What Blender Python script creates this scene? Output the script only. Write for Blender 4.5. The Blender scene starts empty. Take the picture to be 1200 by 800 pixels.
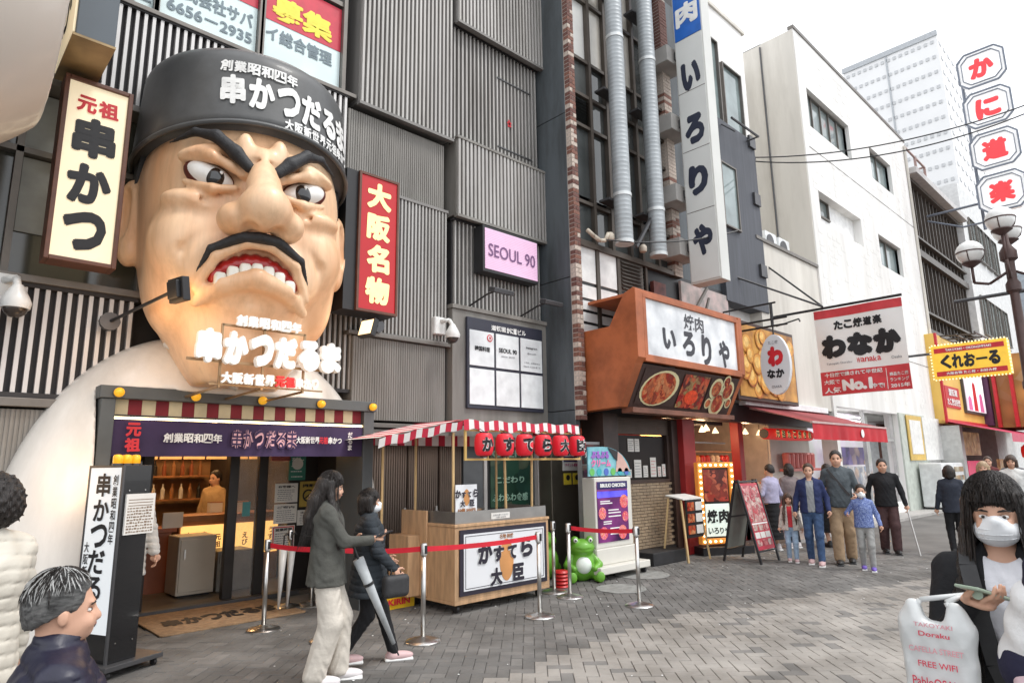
import bpy, math, random
import numpy as np
from mathutils import Vector, Matrix
try:
    import openvdb as vdb
except ImportError:
    import pyopenvdb as vdb
random.seed(7); RNG = np.random.default_rng(7)
S = bpy.context.scene
COL = S.collection
R = math.radians

# ---------------------------------------------------------------- camera
cd = bpy.data.cameras.new('camera'); cam = bpy.data.objects.new('camera', cd); COL.objects.link(cam)
cd.sensor_width = 36; cd.lens = 760 / 1200 * 36; cd.clip_start = 0.05; cd.clip_end = 2000
_u = Vector((-60, 3950, 760)).normalized()
_x = Vector((815, -137, 760)); _x = (_x - _u * _x.dot(_u)).normalized()
_y = Vector(_x.cross(_u)).normalized()
cr = Vector((_x[0], _y[0], _u[0])); cu = Vector((_x[1], _y[1], _u[1])); cf = Vector((_x[2], _y[2], _u[2]))
mw = Matrix.Identity(4)
for i in range(3):
    mw[i][0] = cr[i]; mw[i][1] = cu[i]; mw[i][2] = -cf[i]
mw.translation = Vector((0, 0, 1.6)); cam.matrix_world = mw
S.camera = cam

# ---------------------------------------------------------------- light
W = bpy.data.worlds.new('World'); S.world = W; W.use_nodes = True
nt = W.node_tree; nt.nodes.clear()
sky = nt.nodes.new('ShaderNodeTexSky'); sky.sky_type = 'NISHITA'; sky.sun_disc = False
SUN_EL, SUN_ROT = R(58), R(150)
sky.sun_elevation = SUN_EL; sky.sun_rotation = SUN_ROT
mx = nt.nodes.new('ShaderNodeMixRGB'); mx.inputs[0].default_value = 0.93; mx.inputs[2].default_value = (10.4, 10.6, 10.9, 1)
bg = nt.nodes.new('ShaderNodeBackground'); bg.inputs[1].default_value = 0.115
wo = nt.nodes.new('ShaderNodeOutputWorld')
nt.links.new(sky.outputs[0], mx.inputs[1]); nt.links.new(mx.outputs[0], bg.inputs[0]); nt.links.new(bg.outputs[0], wo.inputs[0])
sl = bpy.data.lights.new('sun', 'SUN'); sl.energy = 1.3; sl.angle = R(14); sl.color = (1, .97, .93)
so = bpy.data.objects.new('sun', sl); COL.objects.link(so)
so.rotation_euler = Vector((math.cos(SUN_EL) * math.sin(SUN_ROT), math.cos(SUN_EL) * math.cos(SUN_ROT), math.sin(SUN_EL))).to_track_quat('Z', 'Y').to_euler()
S.view_settings.view_transform = 'Standard'; S.view_settings.look = 'None'
S.view_settings.exposure = 0.5; S.view_settings.gamma = 1
S.cycles.max_bounces = 6; S.cycles.use_denoising = True

# ---------------------------------------------------------------- helpers
class MB:
    """collects shapes, links them as ONE mesh object"""
    def __init__(s): s.v = []; s.f = []; s.mi = []; s.cm = 0
    def add(s, vs, fs):
        o = len(s.v); s.v += [tuple(p) for p in vs]; s.f += [tuple(i + o for i in f) for f in fs]; s.mi += [s.cm] * len(fs); return s
    def box(s, x0, x1, y0, y1, z0, z1, b=0):
        if b:
            return s.prism([(x0 + b, y0), (x1 - b, y0), (x1, y0 + b), (x1, y1 - b), (x1 - b, y1), (x0 + b, y1), (x0, y1 - b), (x0, y0 + b)], 'z', z0, z1)
        vs = [(x0, y0, z0), (x1, y0, z0), (x1, y1, z0), (x0, y1, z0), (x0, y0, z1), (x1, y0, z1), (x1, y1, z1), (x0, y1, z1)]
        return s.add(vs, [(0, 3, 2, 1), (4, 5, 6, 7), (0, 1, 5, 4), (1, 2, 6, 5), (2, 3, 7, 6), (3, 0, 4, 7)])
    def obox(s, c, hx, hy, hz):
        """oriented box: centre and three half-vectors"""
        c = Vector(c); hx = Vector(hx); hy = Vector(hy); hz = Vector(hz)
        vs = [c + a * hx + b * hy + d * hz for d in (-1, 1) for a, b in ((-1, -1), (1, -1), (1, 1), (-1, 1))]
        return s.add(vs, [(0, 3, 2, 1), (4, 5, 6, 7), (0, 1, 5, 4), (1, 2, 6, 5), (2, 3, 7, 6), (3, 0, 4, 7)])
    def bar(s, a, b, w, h=None, up=(0, 0, 1)):
        a = Vector(a); b = Vector(b); d = b - a; h = h or w
        u = Vector(up); sx = d.cross(u)
        if sx.length < 1e-5: sx = d.cross(Vector((1, 0, 0)))
        sx.normalize(); uz = sx.cross(d).normalized()
        return s.obox((a + b) / 2, d / 2, sx * w / 2, uz * h / 2)
    def quad(s, *p): return s.add(p, [(0, 1, 2, 3)])
    def prism(s, poly, ax, a, b):
        n = len(poly)
        f = {'z': lambda p, t: (p[0], p[1], t), 'y': lambda p, t: (p[0], t, p[1]), 'x': lambda p, t: (t, p[0], p[1])}[ax]
        vs = [f(p, a) for p in poly] + [f(p, b) for p in poly]
        return s.add(vs, [tuple(range(n)), tuple(range(2 * n - 1, n - 1, -1))] + [(i, i + n, (i + 1) % n + n, (i + 1) % n) for i in range(n)])
    def cyl(s, a, b, r, r2=None, n=12, cap=True):
        a = Vector(a); b = Vector(b); r2 = r if r2 is None else r2; d = (b - a).normalized()
        u = d.cross(Vector((0, 0, 1)))
        if u.length < 1e-4: u = Vector((1, 0, 0))
        u.normalize(); w = d.cross(u)
        vs = []
        for p, q in ((a, r), (b, r2)):
            for i in range(n):
                t = 2 * math.pi * i / n; vs.append(p + u * math.cos(t) * q + w * math.sin(t) * q)
        fs = [(i, (i + 1) % n, (i + 1) % n + n, i + n) for i in range(n)]
        if cap: fs += [tuple(range(n - 1, -1, -1)), tuple(range(n, 2 * n))]
        return s.add(vs, fs)
    def tube(s, pts, r, n=8):
        for i in range(len(pts) - 1):
            s.cyl(pts[i], pts[i + 1], r if not isinstance(r, list) else r[i], r if not isinstance(r, list) else r[i + 1], n)
        return s
    def lathe(s, c, prof, n=20, ax='z'):
        """profile [(radius, height)] round an axis through c"""
        vs = []
        for rr, h in prof:
            for i in range(n):
                t = 2 * math.pi * i / n; x = rr * math.cos(t); y = rr * math.sin(t)
                vs.append((c[0] + x, c[1] + y, c[2] + h) if ax == 'z' else ((c[0] + x, c[1] + h, c[2] + y) if ax == 'y' else (c[0] + h, c[1] + x, c[2] + y)))
        fs = []
        for k in range(len(prof) - 1):
            for i in range(n): fs.append((k * n + i, k * n + (i + 1) % n, (k + 1) * n + (i + 1) % n, (k + 1) * n + i))
        fs += [tuple(range(n - 1, -1, -1)), tuple(range((len(prof) - 1) * n, len(prof) * n))]
        return s.add(vs, fs)
    def sph(s, c, r, n=12, m=8):
        if not hasattr(r, '__len__'): r = (r, r, r)
        vs = [(c[0], c[1], c[2] - r[2])]
        for j in range(1, m):
            p = -math.pi / 2 + math.pi * j / m
            for i in range(n):
                t = 2 * math.pi * i / n
                vs.append((c[0] + r[0] * math.cos(p) * math.cos(t), c[1] + r[1] * math.cos(p) * math.sin(t), c[2] + r[2] * math.sin(p)))
        vs.append((c[0], c[1], c[2] + r[2])); L = len(vs) - 1
        fs = [(0, 1 + (i + 1) % n, 1 + i) for i in range(n)] + [(L, L - n + i, L - n + (i + 1) % n) for i in range(n)]
        for j in range(m - 2):
            for i in range(n): fs.append((1 + j * n + i, 1 + j * n + (i + 1) % n, 1 + (j + 1) * n + (i + 1) % n, 1 + (j + 1) * n + i))
        return s.add(vs, fs)
    def sheet(s, fn, nu, nv, loop=False):
        vs = [fn(i / nu, j / nv) for j in range(nv + 1) for i in range(nu + 1)]
        return s.add(vs, [(j * (nu + 1) + i, j * (nu + 1) + i + 1, (j + 1) * (nu + 1) + i + 1, (j + 1) * (nu + 1) + i) for j in range(nv) for i in range(nu)])
    def build(s, name, m, parent=None, smooth=False, bevel=0, stuff=False, kind=None):
        me = bpy.data.meshes.new(name)
        off = Vector(parent.get('_o', (0, 0, 0))) if parent is not None else Vector((0, 0, 0))
        me.from_pydata([tuple(Vector(v) - off) for v in s.v], [], s.f)
        for mm in (m if isinstance(m, (list, tuple)) else [m]): me.materials.append(mm)
        if isinstance(m, (list, tuple)): me.polygons.foreach_set('material_index', s.mi)
        if smooth: me.polygons.foreach_set('use_smooth', [True] * len(me.polygons))
        if smooth == 'auto': me.set_sharp_from_angle(angle=R(40))
        me.update()
        return link(name, me, parent, bevel, stuff, kind)

def link(name, me, parent=None, bevel=0, stuff=False, kind=None):
    o = bpy.data.objects.new(name, me); COL.objects.link(o)
    if parent is not None:
        o.parent = parent; o['_o'] = list(parent.get('_o', (0, 0, 0)))
    if bevel:
        b = o.modifiers.new('bevel', 'BEVEL'); b.width = bevel; b.segments = 2; b.limit_method = 'ANGLE'; b.angle_limit = R(40)
    if stuff: o['kind'] = 'stuff'
    if kind: o['kind'] = kind
    return o

def tag(o, label, cat, group=None):
    o['label'] = label; o['category'] = cat
    if group: o['group'] = group
    return o

def thing(name, label, cat, loc=(0, 0, 0), group=None):
    o = bpy.data.objects.new(name, None); COL.objects.link(o); o.empty_display_size = .1
    o.location = loc; o['_o'] = list(loc)
    return tag(o, label, cat, group)

def copy_tree(o, loc=None, label=None, rotz=None, scale=None, parent=None):
    c = o.copy(); COL.objects.link(c)
    if parent is not None: c.parent = parent
    else:
        if loc is not None: c.location = loc
        if rotz is not None: c.rotation_euler.z = rotz
        if scale is not None: c.scale = scale if hasattr(scale, '__len__') else (scale,) * 3
        if label: c['label'] = label
    for ch in list(o.children): copy_tree(ch, parent=c)
    return c

# ---------------------------------------------------------------- materials
MC = {}
def mat(name, col, rough=.6, metal=0, nz=(6, .12), bump=0, bs=60, emit=None, es=0, col2=None, stretch=None, coat=0, trans=0, alpha=1, spec=.5, dirt=None, world=False):
    """procedural principled material with tonal variation and a fine bump"""
    if name in MC: return MC[name]
    m = bpy.data.materials.new(name); m.use_nodes = True; n = m.node_tree; b = n.nodes['Principled BSDF']
    b.inputs['Roughness'].default_value = rough; b.inputs['Metallic'].default_value = metal
    b.inputs['Coat Weight'].default_value = coat; b.inputs['Transmission Weight'].default_value = trans
    b.inputs['Alpha'].default_value = alpha; b.inputs['Specular IOR Level'].default_value = spec
    tc = n.nodes.new('ShaderNodeTexCoord'); mp = n.nodes.new('ShaderNodeMapping')
    if world:
        ge = n.nodes.new('ShaderNodeNewGeometry'); n.links.new(ge.outputs['Position'], mp.inputs[0])
    else: n.links.new(tc.outputs['Object'], mp.inputs[0])
    if stretch: mp.inputs['Scale'].default_value = stretch
    no = n.nodes.new('ShaderNodeTexNoise'); no.inputs['Scale'].default_value = nz[0]; no.inputs['Detail'].default_value = 6
    n.links.new(mp.outputs[0], no.inputs[0])
    rp = n.nodes.new('ShaderNodeValToRGB'); c = list(col)[:3]; a = nz[1]
    lo = [x * (1 - a) for x in c]; hi = list(col2)[:3] if col2 else [min(1, x * (1 + a)) for x in c]
    rp.color_ramp.elements[0].position = .3; rp.color_ramp.elements[0].color = lo + [1]
    rp.color_ramp.elements[1].position = .7; rp.color_ramp.elements[1].color = hi + [1]
    n.links.new(no.outputs[0], rp.inputs[0]); n.links.new(rp.outputs[0], b.inputs['Base Color'])
    if dirt:                       # broad stains and wear multiplied over the base colour
        n3 = n.nodes.new('ShaderNodeTexNoise'); n3.inputs['Scale'].default_value = dirt[0]; n3.inputs['Detail'].default_value = 9; n3.inputs['Roughness'].default_value = .68
        r3 = n.nodes.new('ShaderNodeValToRGB'); r3.color_ramp.elements[0].position = .36; r3.color_ramp.elements[0].color = (1 - dirt[1], 1 - dirt[1] * 1.05, 1 - dirt[1] * 1.12, 1); r3.color_ramp.elements[1].position = .56; r3.color_ramp.elements[1].color = (1, 1, 1, 1)
        m3 = n.nodes.new('ShaderNodeMixRGB'); m3.blend_type = 'MULTIPLY'; m3.inputs[0].default_value = 1
        n.links.new(mp.outputs[0], n3.inputs[0]); n.links.new(n3.outputs[0], r3.inputs[0]); n.links.new(rp.outputs[0], m3.inputs[1]); n.links.new(r3.outputs[0], m3.inputs[2]); n.links.new(m3.outputs[0], b.inputs['Base Color'])
    if bump:
        n2 = n.nodes.new('ShaderNodeTexNoise'); n2.inputs['Scale'].default_value = bs; n2.inputs['Detail'].default_value = 4
        bu = n.nodes.new('ShaderNodeBump'); bu.inputs['Strength'].default_value = bump; bu.inputs['Distance'].default_value = .01
        n.links.new(mp.outputs[0], n2.inputs[0]); n.links.new(n2.outputs[0], bu.inputs['Height']); n.links.new(bu.outputs[0], b.inputs['Normal'])
    if es:
        b.inputs['Emission Color'].default_value = list(emit or col)[:3] + [1]; b.inputs['Emission Strength'].default_value = es
        if emit is None: n.links.new(rp.outputs[0], b.inputs['Emission Color'])
    MC[name] = m; return m

def cells(name, cols, scale=8, rough=.4, es=0, dist=.4, feat='F1'):
    """picture-like print: cellular patches of several colours"""
    if name in MC: return MC[name]
    m = mat(name, cols[0], rough); n = m.node_tree; b = n.nodes['Principled BSDF']
    tc = n.nodes.new('ShaderNodeTexCoord'); no = n.nodes.new('ShaderNodeTexNoise'); no.inputs['Scale'].default_value = scale * .8
    ad = n.nodes.new('ShaderNodeMixRGB'); ad.blend_type = 'ADD'; ad.inputs[0].default_value = dist
    vo = n.nodes.new('ShaderNodeTexVoronoi'); vo.inputs['Scale'].default_value = scale
    rp = n.nodes.new('ShaderNodeValToRGB'); rp.color_ramp.interpolation = 'EASE'
    sp = n.nodes.new('ShaderNodeSeparateColor')
    n.links.new(tc.outputs['Object'], no.inputs[0]); n.links.new(tc.outputs['Object'], ad.inputs[1]); n.links.new(no.outputs[1], ad.inputs[2])
    n.links.new(ad.outputs[0], vo.inputs[0]); n.links.new(vo.outputs['Color'], sp.inputs[0]); n.links.new(sp.outputs[0], rp.inputs[0])
    e = rp.color_ramp.elements
    while len(e) < len(cols): e.new(.5)
    for i, c in enumerate(cols): e[i].position = i / (len(cols) - 1) * .9 + .05; e[i].color = list(c) + [1]
    mul = n.nodes.new('ShaderNodeMixRGB'); mul.blend_type = 'MULTIPLY'; mul.inputs[0].default_value = .55
    r2 = n.nodes.new('ShaderNodeValToRGB'); r2.color_ramp.elements[0].color = (1, 1, 1, 1); r2.color_ramp.elements[1].position = .6; r2.color_ramp.elements[1].color = (.25, .2, .2, 1)
    n.links.new(vo.outputs['Distance'], r2.inputs[0]); n.links.new(rp.outputs[0], mul.inputs[1]); n.links.new(r2.outputs[0], mul.inputs[2])
    n.links.new(mul.outputs[0], b.inputs['Base Color'])
    if es: n.links.new(mul.outputs[0], b.inputs['Emission Color']); b.inputs['Emission Strength'].default_value = es
    return m

def glass(name, tint=(.05, .06, .065), rough=.05):
    return mat(name, tint, rough, 0, (2, .25), spec=.8)

K = dict(
 black=mat('black_paint', (.018, .018, .02), .45), white=mat('white_paint', (.78, .78, .76), .5), red=mat('red_paint', (.55, .02, .03), .45),
 steel=mat('brushed_steel', (.62, .61, .59), .28, 1, (20, .08)), dsteel=mat('dark_steel', (.10, .10, .105), .45, .6),
 ink=mat('black_ink', (.012, .012, .015), .6), wtext=mat('white_lettering', (.82, .82, .8), .5), rtext=mat('red_lettering', (.62, .02, .03), .5),
 ggrey=mat('grey_text', (.2, .2, .22), .6),
)

# ---------------------------------------------------------------- lettering
TC = {}
def glyphs(s, bold, ext=0):
    k = (s, bold, ext)
    if k not in TC:
        c = bpy.data.curves.new('t', 'FONT'); c.body = s; c.offset = bold; c.extrude = ext; c.resolution_u = 3; c.space_line = 1.0
        o = bpy.data.objects.new('t', c); COL.objects.link(o); bpy.context.view_layer.update()
        me = bpy.data.meshes.new_from_object(o)
        v = np.empty(len(me.vertices) * 3); me.vertices.foreach_get('co', v); v = v.reshape(-1, 3)
        f = [tuple(p.vertices) for p in me.polygons]
        bpy.data.objects.remove(o); bpy.data.meshes.remove(me); bpy.data.curves.remove(c)
        TC[k] = (v, f)
    return TC[k]

def text(s, org, U, h, m, parent, w=None, bold=.02, V=(0, 0, 1), ext=0, name='lettering', vert=False, fn=None, jit=0, lift=.0055, keep=False, gap=1.12, shear=0, each=False):
    """letters on a plane: org = centre of the line, U = reading direction, h = letter height; w = total width to fit"""
    U = Vector(U).normalized(); V = Vector(V).normalized(); N = U.cross(V); org = Vector(org) + N * lift
    mb = MB(); objs = []
    items = []
    if vert:
        L = list(s); tot = h * gap * len(L)
        for i, ch in enumerate(L): items.append((ch, 0, tot / 2 - h * gap * (i + .5), h if w is None else w, h))
    elif jit or each:
        L = list(s); cw = (w or h * gap * len(L)) / len(L)
        for i, ch in enumerate(L): items.append((ch, cw * (i + .5) - cw * len(L) / 2, 0, cw * .93, h))
    else: items.append((s, 0, 0, w, h))
    rr = random.Random(len(s) * 7 + int(h * 1000))
    for ch, cx, cy, ww, hh in items:
        if ch == ' ' or not ch.strip(): continue
        b1 = min(bold, .012); v, f = glyphs(ch, b1, ext / max(hh, 1e-6) / 2 if ext else 0)
        if bold > .02:                    # heavier strokes: shifted copies of the same outline, each a hair apart in depth
            nv = len(v); rb = bold - b1; vv = [v]; ff = list(f); nk = 6 if bold < .05 else 8
            for q in range(nk):
                a_ = 2 * math.pi * q / nk; vv.append(v + np.array([math.cos(a_) * rb, math.sin(a_) * rb, -.0006 * (q + 1)])); ff += [tuple(i + nv * (q + 1) for i in p_) for p_ in f]
            v = np.concatenate(vv); f = ff
        if not len(v): continue
        mn = v.min(0); mxx = v.max(0); d = mxx - mn
        if vert or each or jit:
            sc = hh / max(d[1], .62) if d[1] > d[0] * .5 else min(ww / d[0], hh / .9)
            sx = sc
            if d[0] * sx > ww: sx = ww / d[0]
            sy = sc
            if ch == 'ー' and vert: sx, sy = sc, sc
        else:
            sy = hh / d[1]; sx = (ww / d[0]) if ww else sy
        a = (rr.uniform(-jit, jit)) if jit else 0; ds = 1 + (rr.uniform(-jit, jit) if jit else 0)
        c = (mn + mxx) / 2
        X = (v[:, 0] - c[0]) * sx * ds; Y = (v[:, 1] - c[1]) * sy * ds; X = X + Y * shear
        X, Y = X * math.cos(a) - Y * math.sin(a), X * math.sin(a) + Y * math.cos(a)
        X = X + cx; Y = Y + cy; Z = v[:, 2] * sy
        if fn: vs = [fn(x, y, z) for x, y, z in zip(X, Y, Z)]
        else: vs = [tuple(org + U * x + V * y + N * z) for x, y, z in zip(X, Y, Z)]
        if each:
            objs.append(MB().add(vs, f).build('letter', m, parent))
        else: mb.add(vs, f)
    if each: return objs
    return mb.build(name, m, parent)

# ---------------------------------------------------------------- implicit surfaces (one continuous skin from many soft shapes)
class SDF:
    def __init__(s, lo, hi, h):
        s.lo = np.array(lo, float); s.h = h
        s.n = np.maximum(4, np.ceil((np.array(hi) - s.lo) / h).astype(int) + 1)
        s.F = np.full(s.n, .5, np.float32)
        s.ax = [s.lo[i] + h * np.arange(s.n[i]) for i in range(3)]
    def _reg(s, lo, hi, m):
        sl = []
        for i in range(3):
            a = int(max(0, math.floor((lo[i] - m - s.lo[i]) / s.h))); b = int(min(s.n[i], math.ceil((hi[i] + m - s.lo[i]) / s.h) + 1))
            if b <= a: return None, None
            sl.append(slice(a, b))
        g = np.meshgrid(*[s.ax[i][sl[i]] for i in range(3)], indexing='ij', sparse=True)
        return tuple(sl), g
    def _op(s, sl, d, k, op):
        F = s.F[sl]
        if op == 'u':
            if k > 0:
                hh = np.clip(.5 + .5 * (F - d) / k, 0, 1); r = F * (1 - hh) + d * hh - k * hh * (1 - hh)
            else: r = np.minimum(F, d)
        elif op == 's':
            if k > 0:
                hh = np.clip(.5 - .5 * (F + d) / k, 0, 1); r = F * (1 - hh) - d * hh + k * hh * (1 - hh)
            else: r = np.maximum(F, -d)
        else: r = np.maximum(F, d)
        s.F[sl] = r
    def ell(s, c, r, k=.03, op='u', rot=None, grow=0):
        r = np.array(r if hasattr(r, '__len__') else (r,) * 3, float); M_ = max(r) 
        sl, g = s._reg([c[i] - (r[i] if rot is None else M_) for i in range(3)], [c[i] + (r[i] if rot is None else M_) for i in range(3)], k + .06 + 3 * s.h)
        if sl is None: return s
        x, y, z = g[0] - c[0], g[1] - c[1], g[2] - c[2]
        if rot is not None:
            m = np.array(rot); x, y, z = m[0, 0] * x + m[1, 0] * y + m[2, 0] * z, m[0, 1] * x + m[1, 1] * y + m[2, 1] * z, m[0, 2] * x + m[1, 2] * y + m[2, 2] * z
        k0 = np.sqrt((x / r[0]) ** 2 + (y / r[1]) ** 2 + (z / r[2]) ** 2); k1 = np.sqrt((x / r[0] ** 2) ** 2 + (y / r[1] ** 2) ** 2 + (z / r[2] ** 2) ** 2)
        s._op(sl, k0 * (k0 - 1) / np.maximum(k1, 1e-6), k, op); return s
    def cone(s, a, b, ra, rb, k=.02, op='u', flat=None):
        a = np.array(a, float); b = np.array(b, float); m = max(ra, rb)
        sl, g = s._reg(np.minimum(a, b) - m, np.maximum(a, b) + m, k + .05 + 3 * s.h)
        if sl is None: return s
        d = b - a; L = max(d @ d, 1e-9)
        t = np.clip(((g[0] - a[0]) * d[0] + (g[1] - a[1]) * d[1] + (g[2] - a[2]) * d[2]) / L, 0, 1)
        px, py, pz = g[0] - a[0] - t * d[0], g[1] - a[1] - t * d[1], g[2] - a[2] - t * d[2]
        if flat is not None: px, py, pz = px * flat[0], py * flat[1], pz * flat[2]
        s._op(sl, np.sqrt(px * px + py * py + pz * pz) - (ra + (rb - ra) * t), k, op); return s
    def chain(s, pts, rs, k=.02, op='u'):
        for i in range(len(pts) - 1): s.cone(pts[i], pts[i + 1], rs[i], rs[i + 1], k, op)
        return s
    def box(s, c, hf, rd=.01, k=.01, op='u'):
        sl, g = s._reg([c[i] - hf[i] for i in range(3)], [c[i] + hf[i] for i in range(3)], k + .06 + 3 * s.h)
        if sl is None: return s
        q = [np.abs(g[i] - c[i]) - hf[i] + rd for i in range(3)]
        o = np.sqrt(np.maximum(q[0], 0) ** 2 + np.maximum(q[1], 0) ** 2 + np.maximum(q[2], 0) ** 2) + np.minimum(np.maximum(q[0], np.maximum(q[1], q[2])), 0) - rd
        s._op(sl, o, k, op); return s
    def plane(s, ax, v, sign):
        """keep the side where sign*(coord - v) < 0"""
        sh = [1, 1, 1]; sh[ax] = -1
        s.F = np.maximum(s.F, (sign * (s.ax[ax] - v)).reshape(sh).astype(np.float32)); return s
    def field(s, fn):
        g = np.meshgrid(*s.ax, indexing='ij', sparse=True); s.F = (s.F + fn(*g)).astype(np.float32); return s
    def build(s, name, m, parent, tf=None, label=None, op_=None):
        g = vdb.FloatGrid(.5)
        F = s.F.copy(); F[0] = F[-1] = .5; F[:, 0] = F[:, -1] = .5; F[:, :, 0] = F[:, :, -1] = .5
        g.copyFromArray(np.ascontiguousarray(F)); p, q = g.convertToQuads(0.0)
        p = p * s.h + s.lo
        if tf is not None: p = tf(p)
        q = q.astype(np.int64)
        if not len(q): return None
        a, b, c = p[q[:, 0]], p[q[:, 1]], p[q[:, 2]]; d = p[q[:, 3]]
        vol = np.einsum('ij,ij->i', a, np.cross(b, c)).sum() + np.einsum('ij,ij->i', a, np.cross(c, d)).sum()
        if vol < 0: q = q[:, ::-1]
        off = np.array(parent.get('_o', (0, 0, 0))) if parent is not None else 0
        p = p - off
        me = bpy.data.meshes.new(name); me.vertices.add(len(p)); me.vertices.foreach_set('co', p.astype(np.float32).ravel())
        me.loops.add(q.size); me.loops.foreach_set('vertex_index', q.astype(np.int32).ravel())
        me.polygons.add(len(q)); me.polygons.foreach_set('loop_start', np.arange(0, q.size, 4, dtype=np.int32))
        me.polygons.foreach_set('use_smooth', np.ones(len(q), bool)); me.materials.append(m); me.update(calc_edges=True); me.validate()
        o = link(name, me, parent)
        if label: o['label'] = label
        return o
# ================================================================ GROUND
asph = mat('paving_mortar', (.15, .144, .135), .9, 0, (1.2, .25), .3, 40)
g = MB().box(-60, 160, -60, 90, -.3, -.012).build('ground', asph, None, kind='structure')
g['_o'] = [0, 0, 0]
pd = mat('dark_paver', (.138, .133, .126), .85, 0, (2.3, .22), .5, 120, col2=(.185, .178, .168), dirt=(.9, .30), world=True)
pl = mat('light_paver', (.29, .27, .245), .85, 0, (2.3, .2), .5, 120, col2=(.37, .345, .315), dirt=(.9, .30), world=True)
pm = mat('mid_paver', (.180, .172, .162), .85, 0, (2.3, .22), .5, 120, col2=(.23, .22, .207), dirt=(.9, .30), world=True)
def edge(x): return 4.12 + .06 * math.sin(x * 1.3) if x < 6.6 else 4.12 - (x - 6.6) * .31
cs, sn = math.cos(R(45)), math.sin(R(45)); w = .1
pav = []
prr = random.Random(3)
for i in range(-70, 230):
    for j in range(-190, 100):
        c = (i - j) % 4
        if c == 0: u0, v0, du, dv = i, j, 2, 1
        elif c == 3: u0, v0, du, dv = i, j, 1, 2
        else: continue
        uc, vc = (u0 + du / 2) * w, (v0 + dv / 2) * w
        x, y = uc * cs + vc * -sn + 2, uc * sn + vc * cs + 1
        if not (-.4 < x < 13.5 and .6 < y < 7.7): continue
        if y - .0 < .42 * x - 2.6 and x > 6: continue
        d = Vector((x, y, -1.6)); dep = d.dot(cf)
        if dep < .8: continue
        px = 600 + 760 * d.dot(cr) / dep; py = 400 - 760 * d.dot(cu) / dep
        if not (-30 < px < 1230 and py < 830): continue
        pav.append((dep, x, y, du * w / 2 - .0022, dv * w / 2 - .0022, prr.uniform(-.0025, .0025)))
pav.sort()
def paver(mb, x, y, a, b, z):
    e = .004; vs = []
    for zz, k in ((-.03, 0), (z - e, 0), (z, e)):
        for su, sv in ((-1, -1), (1, -1), (1, 1), (-1, 1)):
            uu, vv = su * (a - k), sv * (b - k); vs.append((x + uu * cs - vv * sn, y + uu * sn + vv * cs, zz))
    mb.add(vs, [(8, 9, 10, 11)] + [(r_ * 4 + q, r_ * 4 + (q + 1) % 4, r_ * 4 + 4 + (q + 1) % 4, r_ * 4 + 4 + q) for r_ in (0, 1) for q in range(4)])
def pmat(x, y):
    e = edge(x)
    if x > 8.5 and y > e: return 2 if prr.random() < min(.8, (x - 8.5) * .25) else 0
    if y < e: return 1 if prr.random() > .1 else 2
    return 0 if prr.random() > .13 else 2
big = MB()
shared = {}
for k, (dep, x, y, a, b, z) in enumerate(pav):
    mi = pmat(x, y)
    if k < 300:
        key = (round(a, 3), round(b, 3), mi)
        if key not in shared:
            mb = MB(); paver(mb, 0, 0, a, b, 0)
            o = mb.build('paver', (pd, pl, pm)[mi], g); shared[key] = o.data
        else:
            o = link('paver', shared[key], g)
        o.location = (x, y, z)
    else:
        big.cm = mi; paver(big, x, y, a, b, z)
big.build('pavers', [pd, pl, pm], g, stuff=True)
# drain covers and worn patches in the paving
for (x, y, r_) in ((7.2, 5.55, .33), (8.3, 6.0, .4)):
    mb = MB(); mb.lathe((x, y, .002), [(r_, 0), (r_, .006), (r_ * .97, .008), (r_ * .9, .008), (r_ * .88, .005), (.01, .005)], 28)
    mb.build('drain_cover', mat('worn_concrete', (.25, .25, .235), .9, 0, (9, .25), .6, 90), g)
# strip of concrete along the far shop fronts
MB().box(13.5, 60, 5.9, 7.4, -.011, .06).build('pavement', mat('concrete', (.40, .385, .365), .9, 0, (3, .15), .3, 60), None, kind='structure')
mb = MB(); rr = random.Random(5)
for k in range(80):
    x, y = rr.uniform(2.5, 13), rr.uniform(3, 6.8); s_ = rr.uniform(.005, .011)
    mb.lathe((x, y, .004), [(s_, 0), (s_ * .8, .003), (.002, .004)], 7)
tag(mb.build('litter_specks', K['white'], None, stuff=True), 'tiny pale scraps and chewing gum spots on the paving', 'litter')
# ================================================================ RIBBED GREY BUILDING (left)
WA = 7.4
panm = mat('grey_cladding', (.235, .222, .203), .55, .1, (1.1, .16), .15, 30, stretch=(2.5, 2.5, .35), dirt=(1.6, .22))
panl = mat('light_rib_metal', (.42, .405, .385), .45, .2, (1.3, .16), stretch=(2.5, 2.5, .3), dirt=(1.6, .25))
ribd = mat('dark_recess', (.035, .033, .035), .7)
louv = mat('pale_louvre', (.62, .60, .585), .4, .2, (2, .08))
slate = mat('slate_wall', (.075, .088, .098), .6, 0, (1.5, .18), .15, 40, stretch=(2, 2, .4), dirt=(1.5, .3))
framem = mat('window_frame', (.17, .155, .14), .45, .4)
A = thing('grey_building', 'grey ribbed metal building behind the giant chef head, with louvres and protruding ribbed panels', 'building', (4, WA, 0))
mb = MB()   # body with an opening for the shop
mb.box(-6, 1.35, WA + .32, 14, 0, 14); mb.box(4.5, 7.72, WA + .32, 14, 0, 14); mb.box(1.35, 4.5, WA + .32, 14, 2.9, 14)
mb.build('wall', ribd, A)
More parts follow.
